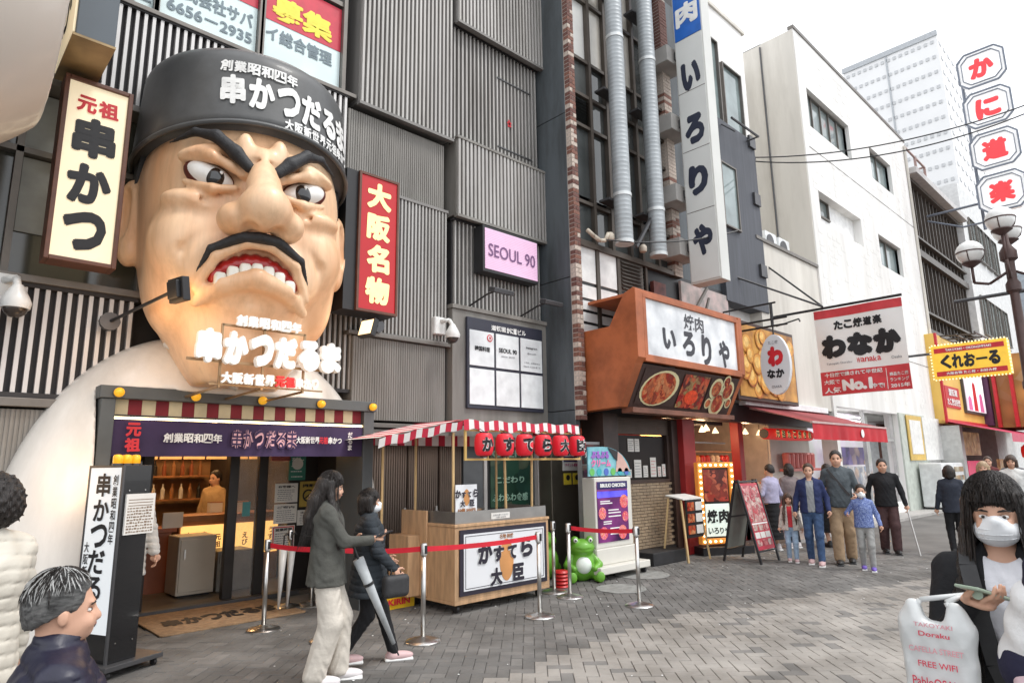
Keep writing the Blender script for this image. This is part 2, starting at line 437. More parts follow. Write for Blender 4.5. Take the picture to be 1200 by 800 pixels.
def ribs(x0, x1, z0, z1, y, pitch, wd, dp, m, face=None, name='ribbed_panel', cap=True, fm=None):
    """a backing panel with real ribs standing on it"""
    p = None
    fm = fm or m
    mb = MB()
    if face is not None: mb.box(x0, x1, y, face, z0, z1)
    if cap: mb.box(x0 - .01, x1 + .01, y - dp - .012, y + .02, z0 - .045, z0); mb.box(x0 - .01, x1 + .01, y - dp - .012, y + .02, z1, z1 + .04)
    p = mb.build(name, fm, A)
    r_ = MB(); n = int((x1 - x0) / pitch)
    for i in range(n):
        x = x0 + (i + .5) * (x1 - x0) / n
        r_.box(x - wd / 2, x + wd / 2, y - dp, y - .002, z0, z1)
    r_.build('ribs', m, p, stuff=True)
    return p
# upper protruding panels
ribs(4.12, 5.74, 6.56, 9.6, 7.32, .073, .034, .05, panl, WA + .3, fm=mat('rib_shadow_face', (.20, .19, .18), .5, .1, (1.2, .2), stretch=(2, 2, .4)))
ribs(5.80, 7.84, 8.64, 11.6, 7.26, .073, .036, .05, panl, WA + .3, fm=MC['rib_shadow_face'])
ribs(5.80, 7.72, 6.60, 8.60, 7.42, .083, .030, .06, panl, 7.72, 'louvre_panel', fm=ribd)
ribs(5.80, 7.86, 5.36, 6.60, 7.28, .077, .044, .05, panl, WA + .3, fm=panm)
ribs(5.83, 7.72, 3.97, 5.30, 7.42, .078, .030, .05, panl, 7.72, 'louvre_panel', fm=ribd)
ribs(4.02, 5.66, 5.40, 6.46, 7.40, .036, .020, .010, panm, 7.72, cap=False)
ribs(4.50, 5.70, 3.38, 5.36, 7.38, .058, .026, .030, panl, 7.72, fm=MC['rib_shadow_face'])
ribs(4.20, 5.70, 2.22, 3.30, 7.40, .036, .020, .008, panm, 7.72, cap=False)
ribs(.35, 1.68, 2.33, 3.32, 7.44, .088, .036, .06, louv, 7.72, 'louvre_panel', fm=ribd)
ribs(-.3, 1.7, .3, 2.18, 7.40, .036, .020, .008, panm, 7.72, cap=False)
ribs(.72, 4.0, 5.46, 6.58, 7.42, .082, .034, .06, louv, 7.72, 'louvre_panel', fm=ribd)
ribs(3.2, 4.45, 2.6, 3.75, 7.5, .07, .03, .05, panl, 7.72, 'louvre_panel', fm=ribd)
# hatch outline and red mark on the upper louvres
for z in (8.08, 6.82): MB().box(6.75, 7.55, 7.345, 7.36, z, z + .02).build('hatch_rail', K['dsteel'], A)
mb = MB()
for a in range(5):
    t = 2 * math.pi * a / 5 + .4; c = (7.02 + .05 * math.cos(t), 7.352, 7.33 + .07 * math.sin(t)); mb.bar((7.02, 7.352, 7.33), c, .035, .006, up=(0, 1, 0))
mb.build('red_mark', K['red'], A)
# ledges
for (x0, x1, z, t) in ((.2, 1.75, 3.36, .07), (.2, 1.75, 2.2, .08), (.6, 4.1, 5.38, .07), (.6, 4.1, 6.60, .055), (4.1, 5.75, 2.12, .06), (4.1, 5.8, 3.31, .05)):
    MB().box(x0, x1, 7.33, 7.6, z, z + t).build('ledge', framem, A, bevel=.006)
# dark void frames and dim window beside the head, left
og = mat('olive_glass', (.060, .062, .05), .12, 0, (1, .3), spec=.8)
win = MB().box(.1, 1.75, 7.60, 7.66, 3.44, 5.38).build('window', og, A)
mb = MB()
for x in (.12, .58, 1.72): mb.box(x - .03, x + .03, 7.50, 7.62, 3.44, 5.38)
mb.box(.1, 1.75, 7.5, 7.61, 4.68, 4.74); mb.build('window_frame', framem, win)
MB().box(.62, .85, 7.575, 7.59, 3.9, 4.66).build('blind', mat('pale_blind', (.30, .32, .32), .6), win)
MB().box(.6, 1.1, 7.575, 7.59, 4.76, 5.36).build('blind', MC['pale_blind'], win)
# big windows with recruitment posters above
pw = mat('poster_paper', (.68, .80, .80), .5, 0, (4, .05)); pr = mat('poster_red', (.56, .03, .06), .5); py = mat('poster_yellow', (.86, .72, .06), .5)
pg = mat('poster_print', (.17, .22, .25), .6)
for (x0, x1, t) in ((1.28, 1.57, 0), (1.64, 2.74, 1), (2.84, 3.9, 2)):
    wn = MB().box(x0 - .04, x1 + .03, 7.50, 7.53, 6.68, 9.6).build('window', glass('dark_glass'), A)
    mb = MB(); mb.box(x0 - .07, x0 - .02, 7.40, 7.5, 6.66, 9.6); mb.box(x1 + .005, x1 + .06, 7.40, 7.5, 6.66, 9.6); mb.box(x0 - .02, x1 + .005, 7.42, 7.5, 6.66, 6.71); mb.box(x0 - .02, x1 + .005, 7.43, 7.5, 7.98, 8.05)
    mb.build('window_frame', framem, wn)
    po = MB().box(x0, x1, 7.475, 7.495, 6.72, 7.95).build('poster', pw, wn)
    if t:
        MB().box(x0, x1, 7.468, 7.474, 7.36 - .07 * (t - 1), 7.95).build('poster_band', pr, wn)
        if t == 1:
            text('スタッフ', (2.2, 7.466, 7.62), (1, 0, 0), .38, py, wn, w=1.05, bold=.04)
            text('株式会社サバ', (2.2, 7.472, 7.14), (1, 0, 0), .21, pg, wn, w=.98, bold=.035)
            text('6656－2935', (2.2, 7.472, 6.90), (1, 0, 0), .15, pg, wn, w=.98, bold=.03)
        else:
            text('募集', (3.34, 7.466, 7.52), (1, 0, 0), .36, py, wn, w=.86, bold=.05)
            text('イ総合管理', (3.32, 7.472, 7.11), (1, 0, 0), .21, pg, wn, w=.92, bold=.03)
    else: text('06 ―', (1.42, 7.472, 6.82), (1, 0, 0), .13, pg, wn, w=.26, bold=.03)
# plain painted wall with the tenant board (right, below the louvres)
MB().box(5.76, 7.80, 7.30, 7.72, 1.95, 3.90).build('board_wall', panm, A, bevel=.01)
MB().box(5.74, 7.82, 7.27, 7.5, 3.90, 3.96).build('ledge', panm, A)
mb = MB(); mb.box(4.45, 7.72, 7.36, 7.7, 1.93, 2.1)
mb.build('lintel', panm, A)
dm = mat('brown_ribbed_door', (.20, .155, .125), .45, .35, (1.5, .25), 0, 50)
for (x0, x1) in ((4.55, 5.10), (5.13, 5.62), (5.66, 6.05)):
    d_ = MB().box(x0, x1, 7.46, 7.5, .02, 1.92).build('door', dm, A)
    mb = MB(); n = int((x1 - x0) / .035)
    for i in range(n):
        x = x0 + (i + .5) * (x1 - x0) / n; mb.box(x - .009, x + .009, 7.445, 7.459, .05, 1.9)
    mb.build('ribs', dm, d_, stuff=True)
    mb = MB(); mb.box(x1 - .05, x1 - .02, 7.42, 7.445, .92, 1.08); mb.bar((x1 - .035, 7.40, 1.02), (x1 - .035, 7.40, .96), .02)
    mb.build('handle', K['steel'], d_)
mb = MB(); mb.box(6.08, 6.5, 7.44, 7.6, 0, 1.93); mb.build('door_jamb', mat('blue_grey_metal', (.13, .14, .15), .5, .2), A)
mb = MB().box(6.50, 7.60, 7.50, 7.56, .6, 1.93).build('dark_glass_panel', glass('dark_glass'), A)
for q in ((6.46, 6.52), (7.60, 7.70)): MB().box(q[0], q[1], 7.42, 7.5, 0, 1.93).build('frame_post', louv, A)
# green menu poster in the back behind the stall
gp = MB().box(6.62, 7.50, 7.46, 7.49, 1.0, 1.90).build('menu_poster', cells('green_menu', [(.01, .05, .03), (.02, .10, .06), (.10, .14, .09), (.015, .07, .05)], 3), A)
MB().box(6.58, 7.54, 7.475, 7.498, .96, 1.94).build('poster_frame', K['black'], gp)
gt = mat('mint_lettering', (.25, .42, .33), .5)
text('OPEN！', (7.02, 7.456, 1.80), (1, 0, 0), .12, gt, gp, w=.75, bold=.03)
text('こだわり', (7.02, 7.456, 1.40), (1, 0, 0), .10, gt, gp, w=.6, bold=.03)
text('ふわふわ食感', (7.02, 7.456, 1.14), (1, 0, 0), .12, gt, gp, w=.75, bold=.03)
# steel door pillar at the corner with notices
pil = MB().box(7.62, 8.3, 7.14, 7.6, 0, 1.96, .01).build('steel_pillar', mat('bronze_steel', (.15, .135, .11), .38, .6, (2, .15)), A, bevel=.006)
MB().box(7.88, 8.32, 7.125, 7.138, 1.52, 1.86).build('notice', K['white'], pil)
text('BENRIYA', (8.10, 7.124, 1.80), (1, 0, 0), .07, K['ink'], pil, w=.38, bold=.05)
MB().box(7.89, 8.31, 7.120, 7.1245, 1.66, 1.745).build('notice_band', mat('indigo_print', (.05, .05, .16), .5), pil)
text('テナント募集中', (8.10, 7.119, 1.61), (1, 0, 0), .05, mat('magenta_print', (.5, .05, .2), .5), pil, w=.36, bold=.03)
for i in (0, 1):
    nb = MB().box(7.90 + i * .22, 8.07 + i * .22, 7.125, 7.138, 1.30, 1.48).build('notice', mat('yellow_notice', (.75, .60, .05), .5), pil)
    MB().lathe((7.985 + i * .22, 7.122, 1.41), [(.045, 0), (.045, -.003)], 14, 'y').build('notice_symbol', K['ink'], pil)
# side wall towards the next house and duct/canopy remnants
MB().box(7.715, 8.2, 7.45, 7.72, 1.96, 3.75).build('dark_void', ribd, A)
mb = MB(); mb.box(7.8, 8.25, 7.2, 7.4, 3.66, 3.86); mb.build('cross_beam', mat('grey_beam', (.33, .33, .32), .5, .3), A)
mb = MB()
for x, y in ((8.22, 7.1), (8.32, 7.14)): mb.tube([(x, y, 3.7), (x, y, 2.0)], .016, 6)
mb.tube([(8.26, 7.12, 3.4), (8.3, 7.0, 3.1), (8.34, 7.05, 2.7), (8.28, 7.1, 2.2)], .012, 6)
mb.build('cables', K['black'], A)
MB().tube([(8.12, 7.05, 3.78), (8.12, 7.05, 1.96)], .03, 8).build('drain_pipe', mat('grey_pipe', (.45, .47, .48), .5), A)

# tenant board
tb = thing('tenant_board', 'black and white tenant directory board with six square plates on the grey wall', 'sign', (6.85, 7.29, 2.5))
MB().box(6.00, 7.60, 7.25, 7.298, 2.44, 3.80).build('board', mat('dark_navy', (.03, .032, .05), .4), tb, bevel=.006)
text('道頓堀', (6.62, 7.248, 3.69), (1, 0, 0), .085, K['wtext'], tb, w=.3, bold=.03)
text('かに道', (6.90, 7.248, 3.69), (1, 0, 0), .10, K['wtext'], tb, w=.22, bold=.06)
text('ビル', (7.12, 7.248, 3.69), (1, 0, 0), .085, K['wtext'], tb, w=.18, bold=.03)
k = 0
for zi in (0, 1):
    for xi in (0, 1, 2):
        x0 = 6.035 + xi * .525; z0 = 2.50 + (1 - zi) * .575
        pl_ = MB().box(x0, x0 + .48, 7.236, 7.249, z0, z0 + .53).build('plate', mat('acrylic_white', (.76, .79, .80), .3), tb)
        if zi == 0:
            c = x0 + .24
            if xi == 0:
                text('韓国料理', (c, 7.234, z0 + .26), (1, 0, 0), .075, K['ink'], pl_, w=.30, bold=.03)
                MB().lathe((c + .15, 7.232, z0 + .44), [(.055, 0), (.055, -.003)], 18, 'y').build('emblem', K['rtext'], pl_)
                MB().lathe((c + .15, 7.2285, z0 + .44), [(.04, 0), (.04, -.0015)], 18, 'y').build('emblem_ring', MC['acrylic_white'], pl_)
                text('炭', (c + .15, 7.226, z0 + .44), (1, 0, 0), .045, K['rtext'], pl_, bold=.03)
            if xi == 1:
                text('SEOUL 90', (c, 7.234, z0 + .28), (1, 0, 0), .07, K['ink'], pl_, w=.38, bold=.03)
                text('since 2010', (c, 7.234, z0 + .19), (1, 0, 0), .03, K['ggrey'], pl_, w=.28)
            if xi == 2:
                text('Instagram', (c, 7.234, z0 + .38), (1, 0, 0), .045, K['ink'], pl_, w=.25, shear=.2)
                text('@seoul90', (c, 7.234, z0 + .29), (1, 0, 0), .035, K['ggrey'], pl_, w=.2)
                text('ご予約・お問合せは', (c, 7.234, z0 + .14), (1, 0, 0), .03, K['ggrey'], pl_, w=.36)
                text('0663-1234まで', (c, 7.234, z0 + .08), (1, 0, 0), .03, K['ggrey'], pl_, w=.38)
# pink screen
ps = thing('screen_sign', 'pink SEOUL 90 light-up screen on the louvres above the tenant board', 'sign', (6.85, 7.3, 4.5))
MB().box(6.22, 7.42, 7.14, 7.36, 4.52, 5.26).build('casing', K['black'], ps, bevel=.008)
pe = mat('pink_screen', (.66, .44, .60), .3, 0, (1.5, .08), emit=(.86, .55, .76), es=.25)
MB().box(6.26, 7.40, 7.133, 7.139, 4.57, 5.22).build('screen', pe, ps)
mb = MB()
for i in range(24): mb.box(6.26, 7.40, 7.1305, 7.1325, 4.57 + i * .027, 4.574 + i * .027)
mb.build('screen_lines', mat('pink_lines', (.70, .42, .60), .4), ps)
text('SEOUL 90', (6.83, 7.128, 4.88), (1, 0, 0), .21, mat('plum_text', (.16, .07, .18), .5), ps, w=1.02, bold=0.015)
def arm_lamp(x, z, label):
    t = thing('arm_spotlight', label, 'lamp', (x, 7.35, z), 'spotlights over the tenant board')
    MB().tube([(x, 7.35, z), (x, 6.95, z + .1), (x + .05, 6.85, z + .13)], .014, 6).build('arm', K['black'], t)
    MB().obox((x + .2, 6.84, z + .16), (.2, 0, 0), (0, .07, .02), (0, -.01, .035)).build('head', K['dsteel'], t, bevel=.01)
    MB().obox((x + .2, 6.845, z + .1975), (.19, 0, 0), (0, .06, .017), (0, -.0006, .0025)).build('glass', mat('lamp_glass', (.5, .52, .52), .1), t)
arm_lamp(6.12, 3.99, 'thin-armed dark spotlight over the left of the tenant board')
arm_lamp(7.2, 3.99, 'thin-armed dark spotlight over the right corner of the tenant board')
def cctv(x, y, z, label, s=1):
    t = thing('security_camera', label, 'camera', (x, y, z), 'white dome security cameras')
    wm = mat('camera_white', (.74, .74, .72), .35)
    MB().box(x - .13 * s, x + .06 * s, y, y + .1, z - .05 * s, z + .20 * s, .02).build('bracket', wm, t, bevel=.01)
    MB().tube([(x - .02, y, z + .14 * s), (x + .05 * s, y - .1 * s, z + .15 * s), (x + .06 * s, y - .16 * s, z + .06 * s)], .03 * s, 8).build('arm', wm, t, True)
    MB().lathe((x + .06 * s, y - .16 * s, z - .12 * s), [(.10 * s, 0), (.11 * s, .05 * s), (.09 * s, .10 * s), (.05 * s, .17 * s), (.035 * s, .2 * s)], 20).build('housing', wm, t, 'auto')
    MB().sph((x + .06 * s, y - .16 * s, z - .12 * s), (.085 * s, .085 * s, .075 * s), 16, 10).build('dome', mat('camera_dome', (.05, .04, .035), .1), t, True)
cctv(.60, 7.3, 3.18, 'white dome security camera on the louvres left of the giant head', 1.1)
cctv(5.56, 7.28, 3.52, 'white dome security camera beside the tenant board')

# ================================================================ SIGNS ON THE LEFT
brown = mat('brown_frame', (.12, .045, .025), .45, 0, (8, .2))
cream = mat('cream_lit', (.80, .70, .48), .4, 0, (1.5, .04), emit=(1, .84, .58), es=.30)
ks = thing('lightbox_sign', 'tall cream light box sign reading 元祖 串かつ with brown frame, left of the giant head', 'sign', (1.07, 7.0, 3.5))
mb = MB(); mb.box(.79, .83, 6.86, 7.1, 3.49, 5.31); mb.box(1.32, 1.36, 6.86, 7.1, 3.49, 5.31); mb.box(.83, 1.32, 6.86, 7.1, 3.49, 3.53); mb.box(.83, 1.32, 6.86, 7.1, 5.27, 5.31)
mb.build('frame', brown, ks, bevel=.005)
MB().box(.832, 1.318, 6.885, 7.09, 3.532, 5.268).build('lit_panel', cream, ks)
text('元祖', (1.075, 6.882, 5.06), (1, 0, 0), .17, K['rtext'], ks, w=.36, bold=.045, jit=.05)
text('串かつ', (1.075, 6.882, 4.27), (1, 0, 0), .40, K['ink'], ks, w=.36, bold=.062, vert=True, jit=.06, gap=1.16)
bs = thing('hanging_sign', 'dark slate box sign with cream side and brass underside, top left corner', 'sign', (.9, 6.7, 5.4))
MB().box(.755, 1.06, 6.30, 7.18, 5.40, 7.2).build('box', mat('slate_sign', (.085, .105, .125), .5, 0, (2, .1)), bs, bevel=.006)
MB().box(.735, .752, 6.33, 7.18, 5.43, 7.2).build('lit_panel', cream, bs)
MB().box(.735, 1.065, 6.29, 7.19, 5.375, 5.398).build('underside', mat('brass_underside', (.34, .24, .12), .45, .3, (3, .35)), bs)
text('か', (.734, 6.75, 5.85), (0, -1, 0), .42, K['ink'], bs, w=.4, bold=.05)
os_ = thing('lightbox_sign', 'tall red light box sign reading 大阪名物 in gold, right of the giant head', 'sign', (4.15, 7.0, 3.5))
rb = mat('red_lightbox', (.42, .010, .015), .35, 0, (2, .06), emit=(.75, .02, .03), es=.10)
mb = MB(); mb.box(3.74, 4.48, 6.86, 7.2, 3.49, 5.30); mb.build('casing', K['black'], os_)
mb = MB(); mb.box(3.90, 3.93, 6.82, 6.86, 3.49, 5.30); mb.box(4.46, 4.49, 6.82, 6.86, 3.49, 5.30); mb.box(3.93, 4.46, 6.82, 6.86, 3.49, 3.52); mb.box(3.93, 4.46, 6.82, 6.86, 5.27, 5.30)
mb.build('frame', brown, os_)
MB().box(3.93, 4.46, 6.835, 6.858, 3.52, 5.27).build('lit_panel', rb, os_)
gold = mat('gold_lettering', (.88, .74, .34), .4, emit=(1, .82, .4), es=.35)
text('大阪名物', (4.195, 6.833, 4.40), (1, 0, 0), .355, gold, os_, w=.36, bold=.06, vert=True, jit=.04, gap=1.17)
# big pale curved sculpture part at the far left edge
cs_ = thing('curved_sign_sculpture', 'big smooth cream and grey curved form cut off by the left edge of the photo', 'sculpture', (-.2, 5.6, 4.4))
f = SDF((-2.3, 4.3, 3.3), (.9, 7.4, 7.6), .045)
f.ell((-.65, 5.9, 5.5), (1.6, 1.4, 1.78), 0); f.plane(0, .56, 1)
f.build('shell', mat('cream_shell', (.62, .56, .50), .35, 0, (.5, .06), coat=.3), cs_)
mb2 = MB(); 
mb2.sheet(lambda u, v: (-.65 + 1.62 * math.sin(R(-20 + 85 * u)) * math.cos(R(-56 + 5 * v)), 5.9 - 1.42 * math.cos(R(-20 + 85 * u)) * math.cos(R(-56 + 5 * v)), 5.5 + 1.80 * math.sin(R(-56 + 5 * v))), 24, 2)
mb2.build('trim', mat('dark_trim', (.07, .055, .05), .5), cs_)
# floodlights in front of the head
def flood(a, b, aim, label):
    t = thing('floodlight', label, 'lamp', a, 'floodlights pointed at the giant head')
    MB().lathe(a, [(.09, -.03), (.09, .03)], 12, 'y').build('mount', K['dsteel'], t)
    MB().tube([a, b], .016, 8).build('arm', K['black'], t)
    d = (Vector(aim) - Vector(b)).normalized(); sx = d.cross(Vector((0, 0, 1))).normalized(); sz = sx.cross(d)
    c = Vector(b) + d * .03
    MB().obox(c, sx * .12, d * .035, sz * .11).obox(c - d * .05, sx * .08, d * .02, sz * .08).build('head', K['black'], t, bevel=.008)
    MB().obox(c + d * .037, sx * .10, d * .003, sz * .09).build('lens', mat('flood_lens', (.9, .7, .4), .3, emit=(1, .72, .4), es=1.2), t)
    l = bpy.data.lights.new('floodlight_beam', 'SPOT'); l.energy = 5; l.color = (1, .62, .30); l.spot_size = R(105); l.spot_blend = .9; l.shadow_soft_size = .3
    o = bpy.data.objects.new('floodlight_beam', l); COL.objects.link(o); o.location = c + d * .06; o.rotation_euler = (-d).to_track_quat('Z', 'Y').to_euler()
flood((1.42, 7.2, 3.05), (1.70, 6.15, 3.20), (2.35, 6.3, 3.3), 'black floodlight on a thin arm at the left cheek of the giant head')
flood((4.5, 7.3, 3.45), (3.98, 6.62, 3.22), (3.4, 6.5, 3.4), 'black floodlight on a thin arm below the red sign')
# ================================================================ GIANT CHEF BUST OVER THE SHOP DOOR
skin = mat('painted_skin', (.84, .47, .25), .42, 0, (1.1, .08), .12, 9, col2=(.93, .66, .43), coat=.12, stretch=(2.2, 2.2, .35), dirt=(3.2, .16))
hatm = mat('grey_hat_paint', (.095, .097, .098), .45, 0, (1.2, .2), coat=.1, dirt=(1.5, .25))
hair_m = mat('brush_black', (.02, .02, .022), .6, 0, (30, .3), .5, 60)
coatm = mat('white_shell', (.76, .73, .68), .3, 0, (1, .05), coat=.4, stretch=(1.5, 1.5, .4), dirt=(1.6, .13))
bust = thing('giant_chef_bust', 'giant angry moustached chef bust in grey cap rising over the shop entrance', 'sculpture', (2.65, 7.2, 0))
HC = (2.585, 7.12); HA = R(-12)
ch_, sh_ = math.cos(HA), math.sin(HA)
def htf(p):
    x, y = p[:, 0].copy(), p[:, 1].copy(); q = p.copy()
    x = x * .945; q[:, 0] = HC[0] + x * ch_ - y * sh_; q[:, 1] = HC[1] + x * sh_ + y * ch_; return q
def hpt(x, y, z): x = x * .945; return (HC[0] + x * ch_ - y * sh_, HC[1] + x * sh_ + y * ch_, z)
f = SDF((-1.6, -1.75, 2.2), (1.6, .5, 5.5), .026)
f.ell((0, -.02, 4.45), (1.10, 1.06, 1.25), 0)
f.ell((0, -.05, 3.72), (1.02, .98, 1.10), .25)
f.ell((0, -.32, 3.05), (.66, .68, .80), .25)
f.ell((0, -.50, 2.86), (.45, .34, .40), .22)                       # chin
for s in (-1, 1):
    f.ell((s * .62, -.70, 3.78), (.36, .34, .42), .15)             # cheek
    f.ell((s * .72, -.42, 3.38), (.24, .36, .42), .18)             # jaw muscle
    f.ell((s * .44, -.97, 4.645), (.36, .16, .10), .10, rot=[[math.cos(s * .28), 0, math.sin(s * .28)], [0, 1, 0], [-math.sin(s * .28), 0, math.cos(s * .28)]])  # brow ridge
    f.ell((s * .47, -1.06, 4.42), (.27, .14, .17), .07, 's')       # eye socket
    f.ell((s * .60, -.86, 4.14), (.30, .20, .13), .08)             # under-eye
    f.ell((s * .17, -1.09, 4.66), (.10, .10, .22), .05)            # frown lump
    f.cone((s * .05, -1.19, 4.78), (s * .10, -1.20, 4.50), .02, .035, .03, 's')
    f.cone((s * .32, -1.18, 3.98), (s * .66, -.98, 3.36), .035, .045, .06, 's')   # nasolabial fold
    f.chain([(s * .19, -1.10, 4.42), (s * .30, -1.12, 4.49), (s * .48, -1.11, 4.555), (s * .70, -.94, 4.56)], [.03, .045, .06, .045], .04)   # heavy upper lid
    f.chain([(s * .24, -1.08, 4.29), (s * .45, -1.08, 4.245), (s * .70, -.93, 4.33)], [.035, .045, .03], .05)
    f.chain([(s * .16, -1.16, 4.20), (s * .40, -1.10, 4.12), (s * .66, -.95, 4.16)], [.022, .030, .016], .045, 's')        # fold below the eye
    f.chain([(s * .05, -1.12, 4.98), (s * .09, -1.22, 4.80), (s * .06, -1.25, 4.62)], [.016, .036, .030], .04, 's')       # scowl lines
    f.chain([(s * .22, -1.16, 4.92), (s * .20, -1.22, 4.80), (s * .16, -1.22, 4.66)], [.014, .030, .022], .04, 's')
    f.chain([(s * .42, -1.16, 3.95), (s * .66, -1.02, 3.62), (s * .70, -.95, 3.30), (s * .58, -.90, 3.00)], [.03, .048, .048, .02], .05, 's')
    # ears
    f.ell((s * 1.13, .02, 4.18), (.15, .20, .44), .05); f.ell((s * 1.20, -.08, 4.22), (.08, .10, .28), .04, 's'); f.ell((s * 1.12, .0, 3.82), (.11, .12, .15), .05)
f.chain([(0, -1.12, 4.62), (0, -1.30, 4.25), (0, -1.46, 4.02)], [.12, .15, .21], .10)
f.ell((0, -1.42, 3.98), (.27, .22, .20), .06)
for s in (-1, 1):
    f.ell((s * .25, -1.28, 3.90), (.17, .20, .155), .05); f.ell((s * .13, -1.44, 3.79), (.075, .09, .05), .03, 's')
f.cone((-.24, -1.24, 4.53), (.24, -1.24, 4.53), .028, .028, .05, 's')          # crease over the nose
# muzzle, mouth cavity and lips
f.ell((0, -.93, 3.45), (.64, .26, .38), .14)
f.chain([(-.52, -.98, 3.14), (-.32, -1.13, 3.30), (0, -1.22, 3.375), (.32, -1.13, 3.30), (.52, -.98, 3.14)], [.05, .09, .10, .09, .05], .05)  # lower lip
f.chain([(-.40, -1.10, 2.98), (-.2, -1.14, 3.12), (0, -1.15, 3.16), (.2, -1.14, 3.12), (.40, -1.10, 2.98)], [.03, .055, .06, .055, .03], .05, 's')   # chin crease
f.ell((0, -.80, 2.84), (.32, .17, .22), .10)
for k_ in range(9):
    a = -.40 + k_ * .10; zz = 3.56 - 1.15 * a * a
    f.ell((a * 1.06, -1.20, zz), (.078, .17, .108), .02, 's')
ridge = [(-.53, -1.03, 3.27), (-.38, -1.16, 3.56), (-.12, -1.26, 3.69), (.12, -1.26, 3.69), (.38, -1.16, 3.56), (.53, -1.03, 3.27)]
f.chain(ridge, [.045, .05, .045, .045, .05, .045], .04)
# neck
f.cone((0, .10, 3.3), (0, .25, 2.25), .60, .58, .12)
f.plane(1, .42, 1); f.plane(2, 2.44, -1)
f.build('head', skin, bust, htf)
# mouth inside, teeth
mouth_r = mat('mouth_red', (.40, .012, .012), .35, coat=.4)
f = SDF((-.6, -1.5, 3.1), (.6, -.8, 3.9), .02)
for k_ in range(9):
    a = -.37 + k_ * .0925; f.ell((a, -1.05 + .35 * a * a, 3.56 - 1.15 * a * a), (.08, .12, .105), .03)
f.build('mouth', mouth_r, bust, htf)
tooth_m = mat('tooth_enamel', (.80, .77, .68), .25, coat=.4)
for k_ in range(7):
    a = -.33 + k_ * .11; zz = 3.455 - 1.1 * a * a
    f = SDF((a - .09, -1.4, zz - .16), (a + .09, -1.0, zz + .16), .016); f.box((a, -1.19 + .35 * a * a, zz), (.057, .06, .074), .038, 0)
    f.build('tooth', tooth_m, bust, htf)
# eyes
white_e = mat('eye_white', (.80, .79, .76), .2, coat=.6); rim = mat('eye_rim', (.10, .015, .01), .5)
for s in (-1, 1):
    def etilt(p, s=s):
        x = p[:, 0] - s * .47; z = p[:, 2] - 4.40; a = s * .30
        q = p.copy(); q[:, 0] = s * .47 + x * math.cos(a) - z * math.sin(a); q[:, 2] = 4.40 + x * math.sin(a) + z * math.cos(a); return htf(q)
    f = SDF((s * .47 - .32, -1.25, 4.15), (s * .47 + .32, -.8, 4.66), .014); f.ell((s * .47, -.96, 4.40), (.245, .13, .135), 0)
    e = f.build('eye', white_e, bust, etilt)
    f = SDF((s * .47 - .4, -1.25, 4.15), (s * .47 + .4, -.8, 4.66), .014); f.ell((s * .47, -.953, 4.40), (.258, .118, .146), 0); f.build('eyelid', rim, e, etilt)
    ix = s * .47 + (.045 if s < 0 else -.03)
    f = SDF((ix - .13, -1.25, 4.24), (ix + .13, -.9, 4.56), .010); f.ell((ix, -1.048, 4.385), (.092, .062, .100), 0); f.build('iris', mat('iris_black', (.012, .012, .014), .15, coat=.8), e, etilt)
    f = SDF((ix, -1.2, 4.38), (ix + .08, -1.0, 4.50), .006); f.ell((ix + .035, -1.092, 4.44), (.019, .012, .022), 0); f.build('glint', K['white'], e, etilt)
    # eyebrow: thick slanted wedge rising outwards
    f = SDF((-1.05, -1.6, 4.3), (1.05, -.6, 5.3), .018)
    f.chain([(s * .14, -1.22, 4.47), (s * .27, -1.20, 4.60), (s * .45, -1.13, 4.76), (s * .64, -1.00, 4.82), (s * .86, -.80, 4.74)], [.055, .070, .060, .038, .010], .03)
    f.build('eyebrow', hair_m, bust, htf)
    MB().add([hpt(*p) for p in ((s * 1.09, -.20, 4.86), (s * 1.135, .05, 4.86), (s * 1.16, .08, 4.40), (s * 1.13, -.10, 4.52), (s * 1.05, -.20, 4.86), (s * 1.05, .05, 4.86), (s * 1.02, .08, 4.40), (s * 1.02, -.10, 4.52))], [(0, 1, 2, 3), (7, 6, 5, 4), (0, 4, 5, 1), (1, 5, 6, 2), (2, 6, 7, 3), (3, 7, 4, 0)]).build('sideburn', hair_m, bust)
f = SDF((-.8, -1.6, 3.2), (.8, -.8, 4.0), .018)
f.chain([(-.54, -1.06, 3.40), (-.43, -1.17, 3.62), (-.18, -1.29, 3.735), (0, -1.32, 3.75), (.18, -1.29, 3.735), (.43, -1.17, 3.62), (.54, -1.06, 3.40)], [.012, .040, .055, .052, .055, .040, .012], .02)
f.build('moustache', hair_m, bust, htf)
# cap: tilted elliptical drum with a soft top edge, drawn by angle so that the writing can lie on it
CX, CY, RX, RY = 2.585, 7.12, 1.125, 1.14
def zbot(a): return 4.80 + .20 * max(0, math.cos(a)) ** 1.2      # a = 0 faces the street
def ztop(a): return 5.92
def capf(a, t):
    zb = zbot(a); H_ = 1.02; ht = ztop(a)
    if t <= .72: z = zb + (ht - .26 - zb) * t / .72; k = 1 - .05 * (t / .72)
    elif t <= .88:
        q = (t - .72) / .16 * math.pi / 2; z = ht - .26 + .26 * math.sin(q); k = .95 - .24 * (1 - math.cos(q))
    else: z = ht + .10 * math.sin((t - .88) / .12 * math.pi / 2); k = .71 * (1 - (t - .88) / .12)
    return (CX + RX * k * math.sin(a), CY - RY * k * math.cos(a), z)
mb = MB(); NA = 72; TT = [0, .1, .25, .4, .55, .66, .72, .74, .76, .78, .80, .82, .84, .86, .88, .91, .94, .97, .99]
mb.v = [capf(2 * math.pi * i / NA, t) for t in TT for i in range(NA)]
